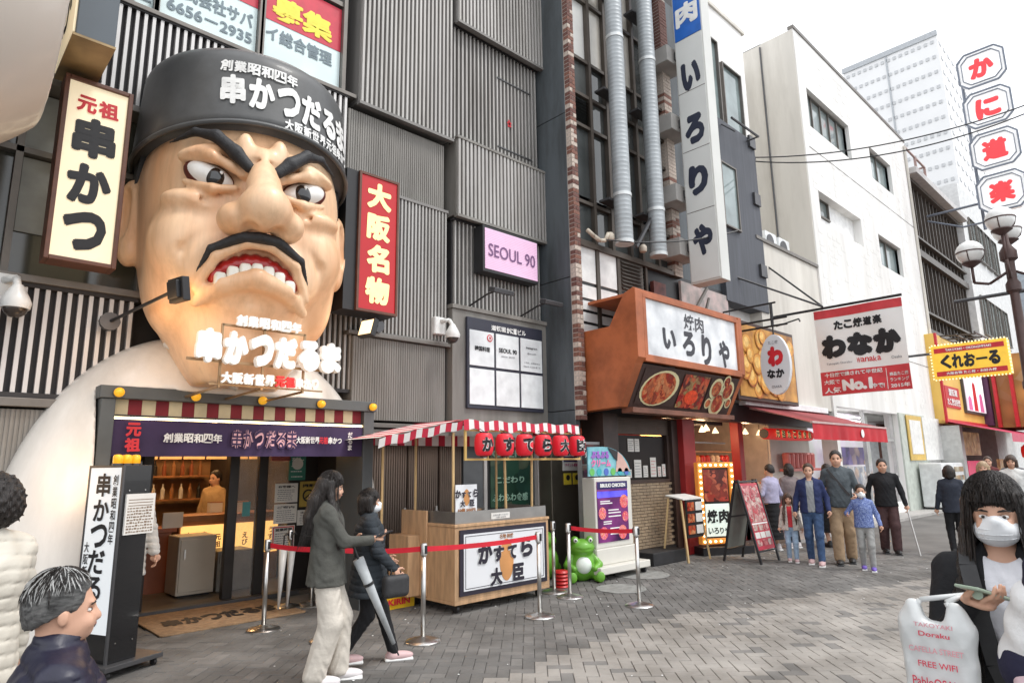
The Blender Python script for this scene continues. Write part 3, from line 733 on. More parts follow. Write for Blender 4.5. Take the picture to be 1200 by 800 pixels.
mb.f = [(j * NA + i, j * NA + (i + 1) % NA, (j + 1) * NA + (i + 1) % NA, (j + 1) * NA + i) for j in range(len(TT) - 1) for i in range(NA)] + [tuple(range(NA - 1, -1, -1)), tuple((len(TT) - 1) * NA + i for i in range(NA))]
mb.mi = [0] * len(mb.f)
cap = mb.build('cap', hatm, bust, True)
rimb = MB(); rimb.sheet(lambda u, v: tuple(Vector(capf(2 * math.pi * u, 0)) + Vector((math.sin(2 * math.pi * u), -math.cos(2 * math.pi * u), 0)) * .022 * math.cos(2 * math.pi * v) + Vector((0, 0, .03 * math.sin(2 * math.pi * v)))), 90, 8); rimb.build('cap_rim', hatm, cap, True)
def capt(a0, z0):
    def fn(x, y, z):
        a = a0 + x / RX; t = (y + z0 - zbot(a)) / (ztop(a) - .26 - zbot(a)) * .72
        p = capf(a, min(.72, t)); k = .014
        return (p[0] + math.sin(a) * k, p[1] - math.cos(a) * k, p[2])
    return fn
text('創業昭和四年', (0, 0, 0), (1, 0, 0), .14, K['wtext'], cap, w=.80, bold=.045, fn=capt(-.27, 5.60), jit=.05)
text('串かつだるま', (0, 0, 0), (1, 0, 0), .36, K['wtext'], cap, w=1.66, bold=.055, fn=capt(.12, 5.33), jit=.09)
text('大阪新世界元祖串かつ', (0, 0, 0), (1, 0, 0), .13, K['wtext'], cap, w=1.05, bold=.045, fn=capt(.42, 5.07), jit=.05)
# white-coated shoulders and body, hollowed for the doorway
f = SDF((.4, 6.3, -.05), (5.0, 8.3, 3.2), .035)
g_ = np.meshgrid(*f.ax, indexing='ij', sparse=True)
q_ = (np.abs((g_[0] - 2.62) / 2.02) ** 2.5 + np.abs((g_[1] - 7.42) / .78) ** 2.0 + np.abs(g_[2] / 3.05) ** 2.5)
f.F = ((q_ ** .4 - 1) * .8).astype(np.float32)
f.ell((2.62, 6.55, 3.05), (.42, .5, .55), .06, 's')
f.box((2.86, 7.0, 1.1), (1.5, 2.0, 1.27), .01, .01, 's'); f.plane(1, 8.2, 1); f.plane(2, 0.0, -1)
f.build('coat', coatm, bust)
for s in (-1, 1):
    mb = MB(); pts = [(2.62 + s * .74, 7.02, 2.86), (2.62 + s * .60, 6.90, 2.74), (2.62 + s * .34, 6.78, 2.55), (2.62 + s * .10, 6.74, 2.42)]
    mb.tube(pts, .028, 8); mb.build('collar', coatm, bust, True)
# ================================================================ SHOP ENTRANCE UNDER THE BUST
gfr = mat('grey_green_frame', (.085, .095, .098), .5, .1, (3, .15))
wood = mat('warm_wood', (.33, .15, .06), .5, 0, (4, .3), .1, 40, stretch=(1, 1, .2))
sh = thing('shop_entrance', 'dark framed shop doorway under the giant chef, with purple banner and striped valance', 'shop front', (2.85, 7.2, 0))
for q in ((1.37, 1.49), (4.13, 4.27)): MB().box(q[0], q[1], 6.95, 7.6, 0, 2.28).build('post', gfr, sh, bevel=.006)
MB().box(1.35, 4.29, 6.93, 7.6, 2.282, 2.40).build('beam', gfr, sh, bevel=.006)
for k in range(5):
    x = 1.50 + k * .68
    b = MB().lathe((x, 6.92, 2.335), [(.045, .0), (.045, -.02), (.038, -.05), (.012, -.065)], 14, 'y').build('amber_lamp', mat('amber_glass', (.75, .36, .02), .15, 0, (8, .2), emit=(1, .5, .03), es=.35), sh, True)
    MB().lathe((x, 6.925, 2.335), [(.05, .005), (.05, -.008)], 14, 'y').build('lamp_rim', K['dsteel'], b)
va, vb = mat('valance_maroon', (.22, .02, .03), .8), mat('valance_cream', (.60, .52, .34), .8)
for k in range(22):
    x0 = 1.49 + k * .12
    MB().box(x0, x0 + .12, 7.02 + .006 * (k % 2), 7.035 + .006 * (k % 2), 2.13, 2.285).build('valance_stripe', (vb, va)[k % 2], sh)
MB().box(1.49, 4.13, 6.99, 7.01, 2.095, 2.115).build('light_strip', mat('strip_led', (1, .8, .45), .4, emit=(1, .74, .36), es=5), sh)
MB().box(1.49, 4.13, 6.98, 7.03, 2.117, 2.135).build('strip_holder', K['black'], sh)
pur = mat('purple_cloth', (.040, .022, .075), .75, 0, (3, .2), .1, 30)
def ban(u, v): 
    x = 1.49 + 2.64 * u; return (x, 6.985 + .012 * math.sin(u * 40) * (1 - v) + .01 * math.sin(u * 17), 1.745 + .345 * v)
nr = MB().sheet(ban, 80, 4); nren = nr.build('banner', pur, sh, True)
BY = 6.955
text('元祖', (1.66, BY, 1.925), (1, 0, 0), .13, K['rtext'], nren, w=.13, bold=.05, vert=True, gap=1.1, jit=.03)
text('創業昭和四年', (2.20, BY, 1.925), (1, 0, 0), .09, K['wtext'], nren, w=.56, bold=.035, jit=.03)
text('串かつだるま', (2.93, BY + .001, 1.925), (1, 0, 0), .20, mat('pink_outline', (.74, .42, .46), .5), nren, w=.72, bold=.075, jit=.06)
text('串かつだるま', (2.93, BY - .002, 1.925), (1, 0, 0), .20, pur, nren, w=.72, bold=.018, jit=.06)
text('大阪新世界', (3.42, BY, 1.925), (1, 0, 0), .08, K['wtext'], nren, w=.28, bold=.035)
text('元祖', (3.61, BY, 1.925), (1, 0, 0), .08, K['rtext'], nren, w=.11, bold=.04)
text('串かつ', (3.755, BY, 1.925), (1, 0, 0), .08, K['wtext'], nren, w=.17, bold=.035)
text('だるま', (3.95, BY, 1.92), (1, 0, 0), .065, K['wtext'], nren, w=.06, bold=.03, vert=True)
# doorway box: floor, side walls, ceiling, back wall
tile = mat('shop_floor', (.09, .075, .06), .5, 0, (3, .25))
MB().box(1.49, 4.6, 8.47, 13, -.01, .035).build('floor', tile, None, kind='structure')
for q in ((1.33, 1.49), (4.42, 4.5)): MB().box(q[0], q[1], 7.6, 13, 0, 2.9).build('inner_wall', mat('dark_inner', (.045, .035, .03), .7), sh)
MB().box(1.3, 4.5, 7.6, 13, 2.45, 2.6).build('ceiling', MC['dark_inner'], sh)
MB().box(1.3, 4.6, 12.9, 13, 0, 2.6).build('back_wall', mat('warm_wall', (.30, .17, .08), .7, 0, (3, .3)), sh)
gd = glass('door_glass', (.03, .025, .02))
clr = mat('clear_pane', (.9, .9, .9), .02, 0, alpha=.10)
for (x0, x1) in ((2.20, 2.31), (3.20, 3.32), (3.58, 3.70), (4.0, 4.08)):
    MB().box(x0, x1, 8.62, 8.72, .03, 2.45).build('door_frame', mat('door_bronze', (.035, .03, .028), .4, .4), sh, bevel=.004)
MB().box(1.5, 2.2, 8.66, 8.69, .03, 2.45).build('pane', gd, sh)
MB().box(3.32, 3.58, 8.66, 8.67, .03, 2.45).build('pane', clr, sh)
MB().box(3.70, 4.0, 8.66, 8.67, .03, 2.45).build('pane', clr, sh)
MB().box(4.08, 4.42, 8.64, 8.70, .03, 2.45).build('dark_panel', mat('door_bronze', (0, 0, 0)), sh)
MB().box(3.4, 3.5, 8.655, 8.6595, 1.02, 1.2).build('door_sticker', mat('teal_print', (.08, .30, .30), .5), sh)
# posters on the glass
dy = 8.61
def poster(x0, x1, z0, z1, body, name='poster', frame=None, lines=6, head=None, m=None, y=dy, seed=1):
    p = MB().box(x0, x1, y, y + .006, z0, z1).build(name, body, sh)
    if frame:
        mb = MB(); t = .012
        for q in ((x0 + t, x1 - t, z0 + t, z0 + 2 * t), (x0 + t, x1 - t, z1 - 2 * t, z1 - t), (x0 + t, x0 + 2 * t, z0 + 2 * t, z1 - 2 * t), (x1 - 2 * t, x1 - t, z0 + 2 * t, z1 - 2 * t)): mb.box(q[0], q[1], y - .002, y, q[2], q[3])
        mb.build('border', frame, p)
    mb = MB(); r_ = random.Random(seed); W_ = x1 - x0; H_ = z1 - z0
    for i in range(lines):
        z = z0 + H_ * (.12 + .62 * i / lines); a = r_.uniform(.1, .16); b_ = r_.uniform(.1, .3)
        x = x0 + W_ * a
        while x < x1 - W_ * b_:
            l_ = r_.uniform(.012, .04); mb.box(x, min(x + l_, x1 - W_ * .1), y - .0016, y, z, z + H_ * .035); x += l_ + .008
    if lines: mb.build('print_lines', m or K['ggrey'], p, stuff=True)
    if head: text(head, ((x0 + x1) / 2, y - .002, z1 - H_ * .17), (1, 0, 0), H_ * .13, m or K['ink'], p, w=W_ * .74, bold=.03)
    return p
paper = mat('paper', (.72, .70, .66), .7, 0, (3, .06))
poster(3.73, 4.0, 1.72, 1.98, mat('red_round_print', (.40, .10, .09), .6), lines=0)
poster(3.98, 4.22, 1.46, 1.80, mat('green_print', (.05, .22, .17), .5), head='だし', m=K['wtext'], lines=3, seed=2)
MB().lathe((4.10, dy - .002, 1.68), [(.08, 0), (.08, -.002)], 20, 'y').build('circle_print', paper, sh)
poster(3.80, 4.12, 1.17, 1.42, paper, head='お客様へ', seed=3)
poster(3.80, 4.12, .90, 1.15, paper, head='ご案内', seed=4)
poster(4.15, 4.40, 1.10, 1.44, mat('gold_print', (.42, .30, .06), .5), head='撮影', m=K['ink'], lines=0)
MB().lathe((4.275, dy - .002, 1.25), [(.085, 0), (.085, -.002)], 20, 'y').build('ring_print', K['ink'], sh)
MB().lathe((4.275, dy - .0045, 1.25), [(.062, 0), (.062, -.001)], 20, 'y').build('ring_print', mat('gold_print', (0, 0, 0)), sh)
MB().bar((4.22, dy - .007, 1.21), (4.33, dy - .007, 1.29), .018, .002, up=(0, 1, 0)).build('ring_print', K['ink'], sh)
poster(4.13, 4.42, .86, 1.06, paper, head='注意事項', seed=6)
poster(3.79, 4.10, .58, .87, paper, frame=K['rtext'], head='営業時間', seed=7)
# interior: counter, menu boards, lamps
ct = thing('counter', 'wooden service counter with back-lit menu strip inside the shop', 'counter', (3.6, 9.9, 0))
MB().box(2.95, 4.4, 9.7, 10.3, .92, 1.0).build('counter_top', wood, ct, bevel=.008)
MB().box(3.0, 4.4, 9.78, 10.2, .035, .918).build('counter_body', wood, ct)
lm = MB().box(3.02, 4.38, 9.76, 9.778, .42, .86).build('lit_menu', mat('amber_menu', (.85, .52, .16), .5, 0, (6, .25), emit=(1, .55, .16), es=.9), ct)
for k, s_ in enumerate(('おにく', '串かつ', '元祖', 'どて焼', 'えび', 'れんこん', 'うずら')):
    text(s_, (3.13 + k * .19, 9.756, .64), (1, 0, 0), .085, mat('menu_brown', (.16, .04, .01), .6), lm, w=.085, bold=.03, vert=True)
cab = thing('cabinet', 'pale low cabinet standing just inside the shop door', 'cabinet', (3.05, 9.4, 0))
MB().box(2.82, 3.28, 9.15, 9.6, .06, .78).build('body', mat('cream_enamel', (.52, .46, .38), .4, 0, (2, .08)), cab, bevel=.01)
MB().box(2.84, 3.26, 9.135, 9.149, .10, .74).build('door', MC['cream_enamel'], cab, bevel=.004)
MB().box(2.88, 2.90, 9.115, 9.134, .5, .62).build('handle', K['steel'], cab)
MB().box(2.86, 3.24, 9.2, 9.5, 0, .06).build('plinth', K['black'], cab)
bx = thing('service_bin', 'grey metal service bin beside the pale cabinet', 'bin', (3.55, 9.45, 0))
MB().box(3.33, 3.80, 9.2, 9.65, .035, .55).build('body', mat('grey_enamel', (.20, .19, .17), .4, .3), bx, bevel=.01)
MB().box(3.35, 3.78, 9.185, 9.199, .40, .52).build('flap', MC['grey_enamel'], bx, bevel=.004)
hd = thing('host_desk', 'reddish wooden host desk inside the left of the doorway', 'desk', (2.6, 9.9, 0))
MB().box(2.2, 2.95, 9.7, 10.2, .8, .86).build('desk_top', mat('red_wood', (.30, .09, .04), .4), hd, bevel=.006)
MB().box(2.24, 2.9, 9.75, 10.15, .035, .798).build('desk_body', MC['red_wood'], hd)
MB().box(2.75, 3.0, 9.65, 9.68, .86, 1.06).build('paper_stand', paper, hd)
for k, (x, y, z) in enumerate(((2.7, 10.4, 1.0), (3.6, 10.2, 1.0), (3.9, 10.0, 1.0))):
    t = thing('condiment_box', ('pale box standing on the host desk', 'small cream box standing on the counter centre', 'small cream box standing on the counter right')[k], 'box', (x, y, z))
    MB().box(x - .09, x + .09, y - .06, y + .06, z, z + .14).build('body', paper, t, bevel=.004)
    MB().box(x - .092, x + .092, y - .062, y + .062, z + .14, z + .155).build('lid', wood, t)
for k in range(7):
    x = 2.4 + k * .33
    t = thing('hanging_menu_cloth', 'lit amber curtain panel %s hanging under the shop ceiling' % ('first from the left', 'second from the left', 'third from the left', 'in the middle', 'third from the right', 'second from the right', 'first from the right')[k], 'curtain', (x, 10.6, 2.4), 'amber curtain panels')
    MB().box(x - .15, x + .15, 10.6, 10.62, 1.78, 2.12).build('cloth', mat('amber_cloth', (.70, .38, .13), .7, 0, (4, .25), emit=(1, .52, .17), es=.42), t)
    MB().tube([(x, 10.61, 2.12), (x, 10.61, 2.45)], .006, 5).build('cord', K['black'], t)
for k, (x, y) in enumerate(((2.7, 9.6), (3.5, 9.8), (2.9, 11.5), (3.9, 11.4))):
    t = thing('ceiling_lamp', 'warm round downlight in the shop ceiling, %s' % ('front left', 'front right', 'back left', 'back right')[k], 'lamp', (x, y, 2.45), 'shop downlights')
    MB().lathe((x, y, 2.40), [(.09, 0), (.09, .05)], 14).build('housing', K['black'], t)
    MB().lathe((x, y, 2.39), [(.07, 0), (.07, .009)], 14).build('diffuser', mat('lamp_warm', (1, .75, .4), .4, emit=(1, .62, .28), es=8), t)
    l = bpy.data.lights.new('downlight', 'POINT'); l.energy = 20; l.color = (1, .58, .26); l.shadow_soft_size = .1
    o = bpy.data.objects.new('downlight', l); COL.objects.link(o); o.location = (x, y, 2.3)
# added warm point lights without fixtures, for the glow on bust and banner
for (x, y, z, e) in ((1.22, 6.72, 1.55, 9), (2.6, 5.6, 2.2, 7), (1.5, 6.3, 2.9, 9), (3.7, 6.3, 2.7, 7)):
    l = bpy.data.lights.new('bust_glow_light', 'POINT'); l.energy = e; l.color = (1, .60, .28); l.shadow_soft_size = .4
    o = bpy.data.objects.new('bust_glow_light', l); COL.objects.link(o); o.location = (x, y, z)
# shelves with dark bottles on the back wall
sf = thing('back_shelf', 'dark shelf of bottles at the back of the shop', 'shelf', (3.2, 12.6, 1.2))
for z in (1.1, 1.5, 1.9): MB().box(1.8, 4.3, 12.5, 12.8, z, z + .03).build('board', wood, sf)
rr = random.Random(2)
for z in (1.13, 1.53):
    for k in range(16):
        x = 1.9 + k * .15; MB().lathe((x, 12.62, z), [(.035, 0), (.035, .16), (.012, .21), (.012, .26)], 8).build('bottle', rr.choice([K['black'], MC['red_wood'], wood, paper]), sf)
# door mat with the shop name
mt = thing('door_mat', 'tan coir door mat with black lettering before the shop', 'mat', (2.9, 7.9, 0))
tan = mat('coir', (.36, .23, .13), .95, 0, (20, .25), .8, 300)
MB().box(2.15, 3.68, 7.33, 8.45, .0, .018, .02).build('mat', tan, mt, bevel=.005)
text('串かつだるま', (2.92, 7.83, .018), (1, 0, 0), .34, K['ink'], mt, w=1.25, bold=.06, V=(0, 1, 0), jit=.07)
MB().box(1.5, 4.13, 8.46, 8.56, .0, .05).build('threshold', K['dsteel'], sh)

# free-standing 3D channel letters in front of the chin
ls = thing('channel_letter_sign', 'white three-dimensional letters 串かつだるま on a thin rack before the chin', 'sign', (2.8, 6.65, 2.4))
LW = mat('lit_letter', (.80, .79, .76), .4, 0, (1, .02), emit=(1, .96, .9), es=.12); LR = mat('lit_red_letter', (.6, .02, .02), .4, emit=(.9, .03, .03), es=.2)
LY = 5.98
mb = MB()
for x in (2.09, 2.48, 2.89): mb.box(x - .010, x + .010, LY + .05, LY + .07, 2.34, 2.93)
mb.box(2.09, 2.89, LY + .05, LY + .07, 2.91, 2.93)
for x in (2.09, 2.48, 2.89): mb.bar((x, LY + .06, 2.35), (x, 6.95, 2.33), .02)
mb.box(1.80, 3.22, LY + .052, LY + .066, 2.565, 2.59); mb.box(2.0, 3.1, LY + .052, LY + .066, 2.36, 2.375); mb.build('rack', mat('bronze_rack', (.34, .22, .12), .35, .7), ls)
def name3d(s_, x, z, h, w, m, b, e=.05):
    text(s_, (x, LY, z), (1, 0, 0), h, m, ls, w=w, bold=b, ext=e, each=True)
name3d('創業昭和四年', 2.50, 2.965, .105, .64, LW, .06, .03)
name3d('串かつだるま', 2.55, 2.70, .31, 1.42, LW, .09, .06)
name3d('大阪新世界', 2.33, 2.425, .105, .50, LW, .06, .03); name3d('元祖', 2.68, 2.425, .105, .20, LR, .06, .03); name3d('串かつ', 2.90, 2.425, .10, .24, LW, .06, .03)

# rolling signboard
SX, SY, SW, SL = 1.46, 6.25, .25, .42
sb = thing('rolling_signboard', 'black rolling signboard with tall white lit face and amber beacons, left of the door', 'signboard', (SX, SY, 0))
MB().box(SX, SX + SW, SY, SY + SL, .10, 1.66).build('body', mat('gloss_black', (.010, .010, .011), .25, coat=.3), sb, bevel=.004)
MB().box(SX - .016, SX - .001, SY + .02, SY + SL - .02, .32, 1.64).build('lit_face', mat('white_lightbox', (.74, .77, .78), .4, 0, (1, .03), emit=(.9, .95, 1), es=.22), sb)
mb = MB(); mb.box(SX - .02, SX, SY, SY + .019, .10, 1.66); mb.box(SX - .02, SX, SY + SL - .019, SY + SL, .10, 1.66); mb.box(SX - .02, SX, SY + .019, SY + SL - .019, 1.642, 1.66); mb.build('frame', K['dsteel'], sb)
text('串かつだるま', (SX - .017, SY + SL * .52, .98), (0, -1, 0), .185, K['ink'], sb, w=.20, bold=.032, vert=True, gap=1.12, jit=.05)
text('創業昭和四年', (SX - .017, SY + .075, 1.30), (0, -1, 0), .085, K['ink'], sb, w=.06, bold=.025, vert=True)
text('大阪新世界', (SX - .017, SY + SL - .07, .80), (0, -1, 0), .085, K['ink'], sb, w=.06, bold=.025, vert=True)
MB().box(SX - .07, SX + SW + .20, SY - .08, SY + SL + .08, .06, .10).build('base', K['dsteel'], sb, bevel=.005)
for (x, y) in ((SX - .02, SY - .03), (SX + SW + .15, SY - .03), (SX + SW + .15, SY + SL + .03), (SX - .02, SY + SL + .03)):
    c = MB().lathe((x - .015, y, .03), [(.03, 0), (.03, .025)], 12, 'x').build('caster', K['black'], sb)
    MB().tube([(x, y, .03), (x, y, .062)], .008, 6).build('caster_stem', K['steel'], c)
for k in range(4): MB().lathe((SX + .05 + .15 * (k % 2), SY - .002, .25 + 1.2 * (k // 2)), [(.006, 0), (.006, -.004)], 8, 'y').build('screw', K['steel'], sb)
for k in range(3):
    x = SX + .01 + k * .085
    b = MB().lathe((x, SY + .12, 1.66), [(.036, 0), (.036, .07), (.031, .085), (.01, .09)], 12).build('beacon', mat('amber_beacon', (.80, .36, .02), .2, 0, (30, .4), emit=(1, .42, .02), es=.45), sb, True)
    MB().lathe((x, SY + .12, 1.655), [(.040, 0), (.040, .02)], 12).build('beacon_base', K['dsteel'], b)
nx = SX + .0
nt_ = MB().box(SX + .02, SX + SW + .04, SY - .022, SY - .004, 1.09, 1.42).build('notice', paper, sb)
mb = MB(); rr = random.Random(9)
for i in range(12):
    z = 1.105 + i * .024; x = SX + .035
    if i > 8: mb.box(SX + .04, SX + SW + .02, SY - .0235, SY - .0222, z, z + .006); continue
    while x < SX + SW + .015:
        l_ = rr.uniform(.01, .03); mb.box(x, min(x + l_, SX + SW + .03), SY - .0235, SY - .0222, z, z + rr.uniform(.008, .016)); x += l_ + .007
mb.build('print_lines', mat('brown_print', (.22, .15, .10), .6), nt_, stuff=True)
sb.rotation_euler.z = R(24)
# ================================================================ CASTELLA STALL
plyw = mat('plywood', (.50, .31, .17), .55, 0, (3, .22), .1, 40, stretch=(6, 6, 1))
cutw = mat('stall_pine', (.55, .38, .18), .6, 0, (5, .2), stretch=(4, 4, .6))
st = thing('street_stall', 'wooden street food stall on casters with white sign かすてら大臣 and striped roof', 'stall', (5.5, 6.4, 0))
x0, x1, y0, y1 = 4.72, 6.24, 5.93, 6.85
mb = MB(); mb.box(x0, x1, y0, y1, .10, .14); mb.box(x0, x1, y0, y0 + .03, .14, .93); mb.box(x0, x0 + .03, y0 + .03, y1, .14, .93); mb.box(x1 - .03, x1, y0 + .03, y1, .14, .93); mb.box(x0 + .03, x1 - .03, y1 - .03, y1, .14, .93); mb.box(x0 - .01, x1 + .01, y0 - .012, y1 + .01, .932, .965)
mb.build('counter_body', plyw, st, bevel=.004)
MB().box(x0 - .03, x0 - .002, y0 + .5, y1 + .1, .14, 1.10, .0).build('side_board', plyw, st, bevel=.006)
MB().box(x0 - .20, x0 - .032, y0 + .62, y1 + .1, .14, .82, .0).build('side_shelf', plyw, st, bevel=.006)
dn = mat('deep_navy', (.02, .016, .03), .5)
fb = MB().box(x0 + .06, x1 - .06, y0 - .02, y0 - .001, .19, .90).build('front_board', dn, st)
wp = mat('sign_white', (.74, .75, .77), .35, 0, (2, .04))
MB().box(x0 + .11, x1 - .11, y0 - .028, y0 - .021, .24, .85).build('sign_panel', wp, fb)
mb = MB(); a, b_, c, d_ = x0 + .13, x1 - .13, .26, .83
for q in ((a, b_, c, c + .006), (a, b_, d_ - .006, d_), (a, a + .006, c + .006, d_ - .006), (b_ - .006, b_, c + .006, d_ - .006)): mb.box(q[0], q[1], y0 - .031, y0 - .0285, q[2], q[3])
mb.build('panel_line', dn, fb)
def castella(ox, oz, s, y, par):
    egg = mat('castella_brown', (.56, .26, .09), .6, 0, (3, .25))
    n = 28; MB().prism([(ox + .17 * s * math.cos(2 * math.pi * i / n) * 1, oz - .0 * s + .36 * s * math.sin(2 * math.pi * i / n)) for i in range(n)], 'y', y - .004, y).build('castella_drawing', egg, par)
    w2 = K['wtext']
    for (ch, dx, dz, h) in (('か', -.52, .16, .36), ('す', -.20, .12, .27), ('て', .13, .12, .24), ('ら', .50, .18, .36), ('大', -.26, -.26, .30), ('臣', .28, -.24, .30)):
        text(ch, (ox + dx * s, y - .005, oz + dz * s), (1, 0, 0), h * s, w2, par, w=h * s, bold=.11, jit=.001)
        text(ch, (ox + dx * s, y - .008, oz + dz * s), (1, 0, 0), h * s, dn, par, w=h * s, bold=.06, jit=.001)
castella(5.48, .52, .66, y0 - .029, fb)
text('名物 鈴焼', (5.48, y0 - .03, .79), (1, 0, 0), .055, mat('brown_letters', (.30, .12, .04), .5), fb, w=.22, bold=.03)
for (x, y) in ((x0 + .1, y0 + .1), (x1 - .1, y0 + .1), (x0 + .1, y1 - .1), (x1 - .1, y1 - .1)):
    c = MB().lathe((x - .02, y, .045), [(.045, 0), (.045, .035)], 14, 'x').build('caster', K['black'], st)
    MB().box(x - .03, x + .03, y - .02, y + .02, .08, .10).build('caster_bracket', K['steel'], c)
# steel top tray and splash guard
sg = mat('dull_steel', (.34, .33, .315), .38, .8, (5, .15))
mb = MB(); mb.box(x0 + .02, x1 - .02, y0 + .02, y0 + .035, .967, 1.10); mb.box(x0 + .02, x0 + .035, y0 + .036, y1 - .2, .967, 1.10); mb.box(x1 - .035, x1 - .02, y0 + .036, y1 - .2, .967, 1.10)
mb.build('splash_guard', sg, st)
nb = MB().box(5.28, 5.58, y0 + .012, y0 + .018, .99, 1.06).build('notice', paper, st)
text('お持ち帰りできます', (5.43, y0 + .011, 1.035), (1, 0, 0), .022, K['ggrey'], nb, w=.25); text('10個 500円', (5.43, y0 + .011, 1.008), (1, 0, 0), .018, K['ggrey'], nb, w=.16)
# small board standing on the tray
sm = thing('price_board', 'small white price board かすてら大臣 standing on the stall counter', 'sign', (4.95, 6.0, 1.1))
MB().box(4.78, 5.10, 5.99, 6.005, 1.08, 1.40).build('board', wp, sm, bevel=.004)
castella(4.94, 1.255, .26, 5.989, sm)
text('10個 500円', (4.94, 5.988, 1.115), (1, 0, 0), .04, mat('brown_letters', (0, 0, 0)), sm, w=.26, bold=.05)
bs_ = thing('mixing_bowl', 'steel bowl lying on its side behind the stall guard', 'bowl', (5.25, 6.3, 1.0))
MB().lathe((5.25, 6.3, .965), [(.06, 0), (.14, .06), (.17, .14), (.172, .142), (.165, .142), (.13, .06), (.05, .01)], 24).build('bowl', K['steel'], bs_, True)
ir = thing('castella_griddle', 'dark iron griddle on the stall counter', 'griddle', (5.75, 6.35, .97))
MB().box(5.5, 6.05, 6.15, 6.6, .967, 1.03).build('plate', K['dsteel'], ir, bevel=.01)
for k in range(12): MB().lathe((5.57 + .135 * (k % 4), 6.22 + .14 * (k // 4), 1.03), [(.05, 0), (.045, .012), (.02, .006)], 12).build('mould', K['black'], ir)
# roof: poles, boards, striped cloth
for (x, y, z, dx) in ((4.28, 6.75, 1.98, 0), (4.79, 6.05, 2.0, 0), (5.60, 6.05, 1.98, -.02), (6.14, 6.1, 1.98, .02), (4.79, 6.80, 2.0, 0), (6.14, 6.8, 2.0, 0)):
    MB().cyl((x - dx, y, .965 if x > 4.5 else .82), (x, y, z), .016, n=8).build('pole', cutw, st)
red_c, wht_c = mat('cloth_red', (.50, .02, .05), .8, 0, (6, .12)), mat('cloth_white', (.72, .70, .68), .8, 0, (6, .06))
def roofp(u, v):
    # u along the front, v from back (high) to front edge
    return (4.86 + 2.06 * u, 7.0 - 1.05 * v, 2.16 - .02 * v + .008 * math.sin(u * 30))
def stripes(fn, n, name, seg=2, nv=2, parent=None):
    for k in range(n):
        MB().sheet(lambda u, v, k=k: fn((k + u) / n, v), seg, nv).build(name, (red_c, wht_c)[k % 2], parent, True)
stripes(roofp, 26, 'roof_stripe', parent=st)
stripes(lambda u, v: (4.86 + 2.06 * u, 5.945 - .01 * v, 2.145 + .012 * math.sin(u * 30) - (.115 + .012 * math.sin(u * 55)) * v), 26, 'valance_stripe', 2, 3, st)
# left wing sloping down
stripes(lambda u, v: (4.86 - .96 * u, 5.95 + .28 * u + .02 * v, 2.14 - .215 * u - .10 * v - .01 * math.sin(u * 20)), 14, 'valance_stripe', 2, 2, st)
stripes(lambda u, v: (4.86 - .96 * u, 5.97 + .28 * u + .9 * v, 2.15 - .215 * u), 12, 'roof_stripe', 2, 2, st)
stripes(lambda u, v: (6.924, 5.95 + 1.0 * u, 2.15 - .115 * v), 10, 'valance_stripe', 2, 2, st)
stripes(lambda u, v: (4.0 + 2.8 * u, 7.0, 2.02 - .14 * v), 26, 'valance_stripe', 1, 1, st)
mb = MB(); mb.box(4.90, 6.96, 5.965, 5.99, 1.675, 1.70); mb.box(4.90, 4.925, 5.965, 5.99, 1.70, 2.02); mb.box(6.935, 6.96, 5.965, 5.99, 1.70, 2.02); mb.box(4.90, 6.96, 5.965, 5.99, 2.02, 2.04)
for k in range(1, 6): mb.box(4.925 + k * .335 - .008, 4.925 + k * .335 + .008, 5.967, 5.99, 1.70, 2.02)
mb.build('lantern_rack', mat('yellow_pine', (.66, .46, .16), .6), st)
lanr = mat('lantern_red', (.62, .015, .03), .4, 0, (2, .1), emit=(.8, .02, .04), es=.12)
for k, ch in enumerate('かすてら大臣'):
    cx = 5.10 + k * .336; cy, cz = 5.86, 1.86
    t = thing('paper_lantern', 'red round paper lantern on the stall front, ' + ('leftmost, reading か', 'second from the left, reading す', 'third from the left, reading て', 'third from the right, reading ら', 'second from the right, reading 大', 'rightmost, reading 臣')[k], 'lantern', (cx, cy, cz), 'red lanterns on the stall')
    prof = [(.045, -.135)] + [(.055 + .058 * math.cos(R(-75 + 150 * i / 16)) ** .7 + (.003 if i % 2 else 0), .13 * math.sin(R(-80 + 160 * i / 16))) for i in range(17)] + [(.045, .135)]
    MB().lathe((cx, cy, cz), prof, 24).build('body', lanr, t, True)
    for z in (cz - .15, cz + .13): MB().lathe((cx, cy, z), [(.048, 0), (.048, .02)], 16).build('ring', K['black'], t)
    MB().tube([(cx, cy, cz + .15), (cx, cy + .1, cz + .2)], .004, 5).build('cord', K['black'], t)
    def lf(x, y, z, cx=cx, dd=.0):
        a = x / .115 - R(14) ; rr_ = .120 + dd; return (cx + rr_ * math.sin(a), cy - rr_ * math.cos(a) * (1 - .6 * (y / .135) ** 2 * .35), cz + y)
    text(ch, (0, 0, 0), (1, 0, 0), .17, K['wtext'], t, w=.155, bold=.10, fn=lf, jit=.001)
    text(ch, (0, 0, 0), (1, 0, 0), .17, K['ink'], t, w=.155, bold=.05, fn=lambda x, y, z, lf=lf: lf(x, y, z, dd=.004), jit=.001)
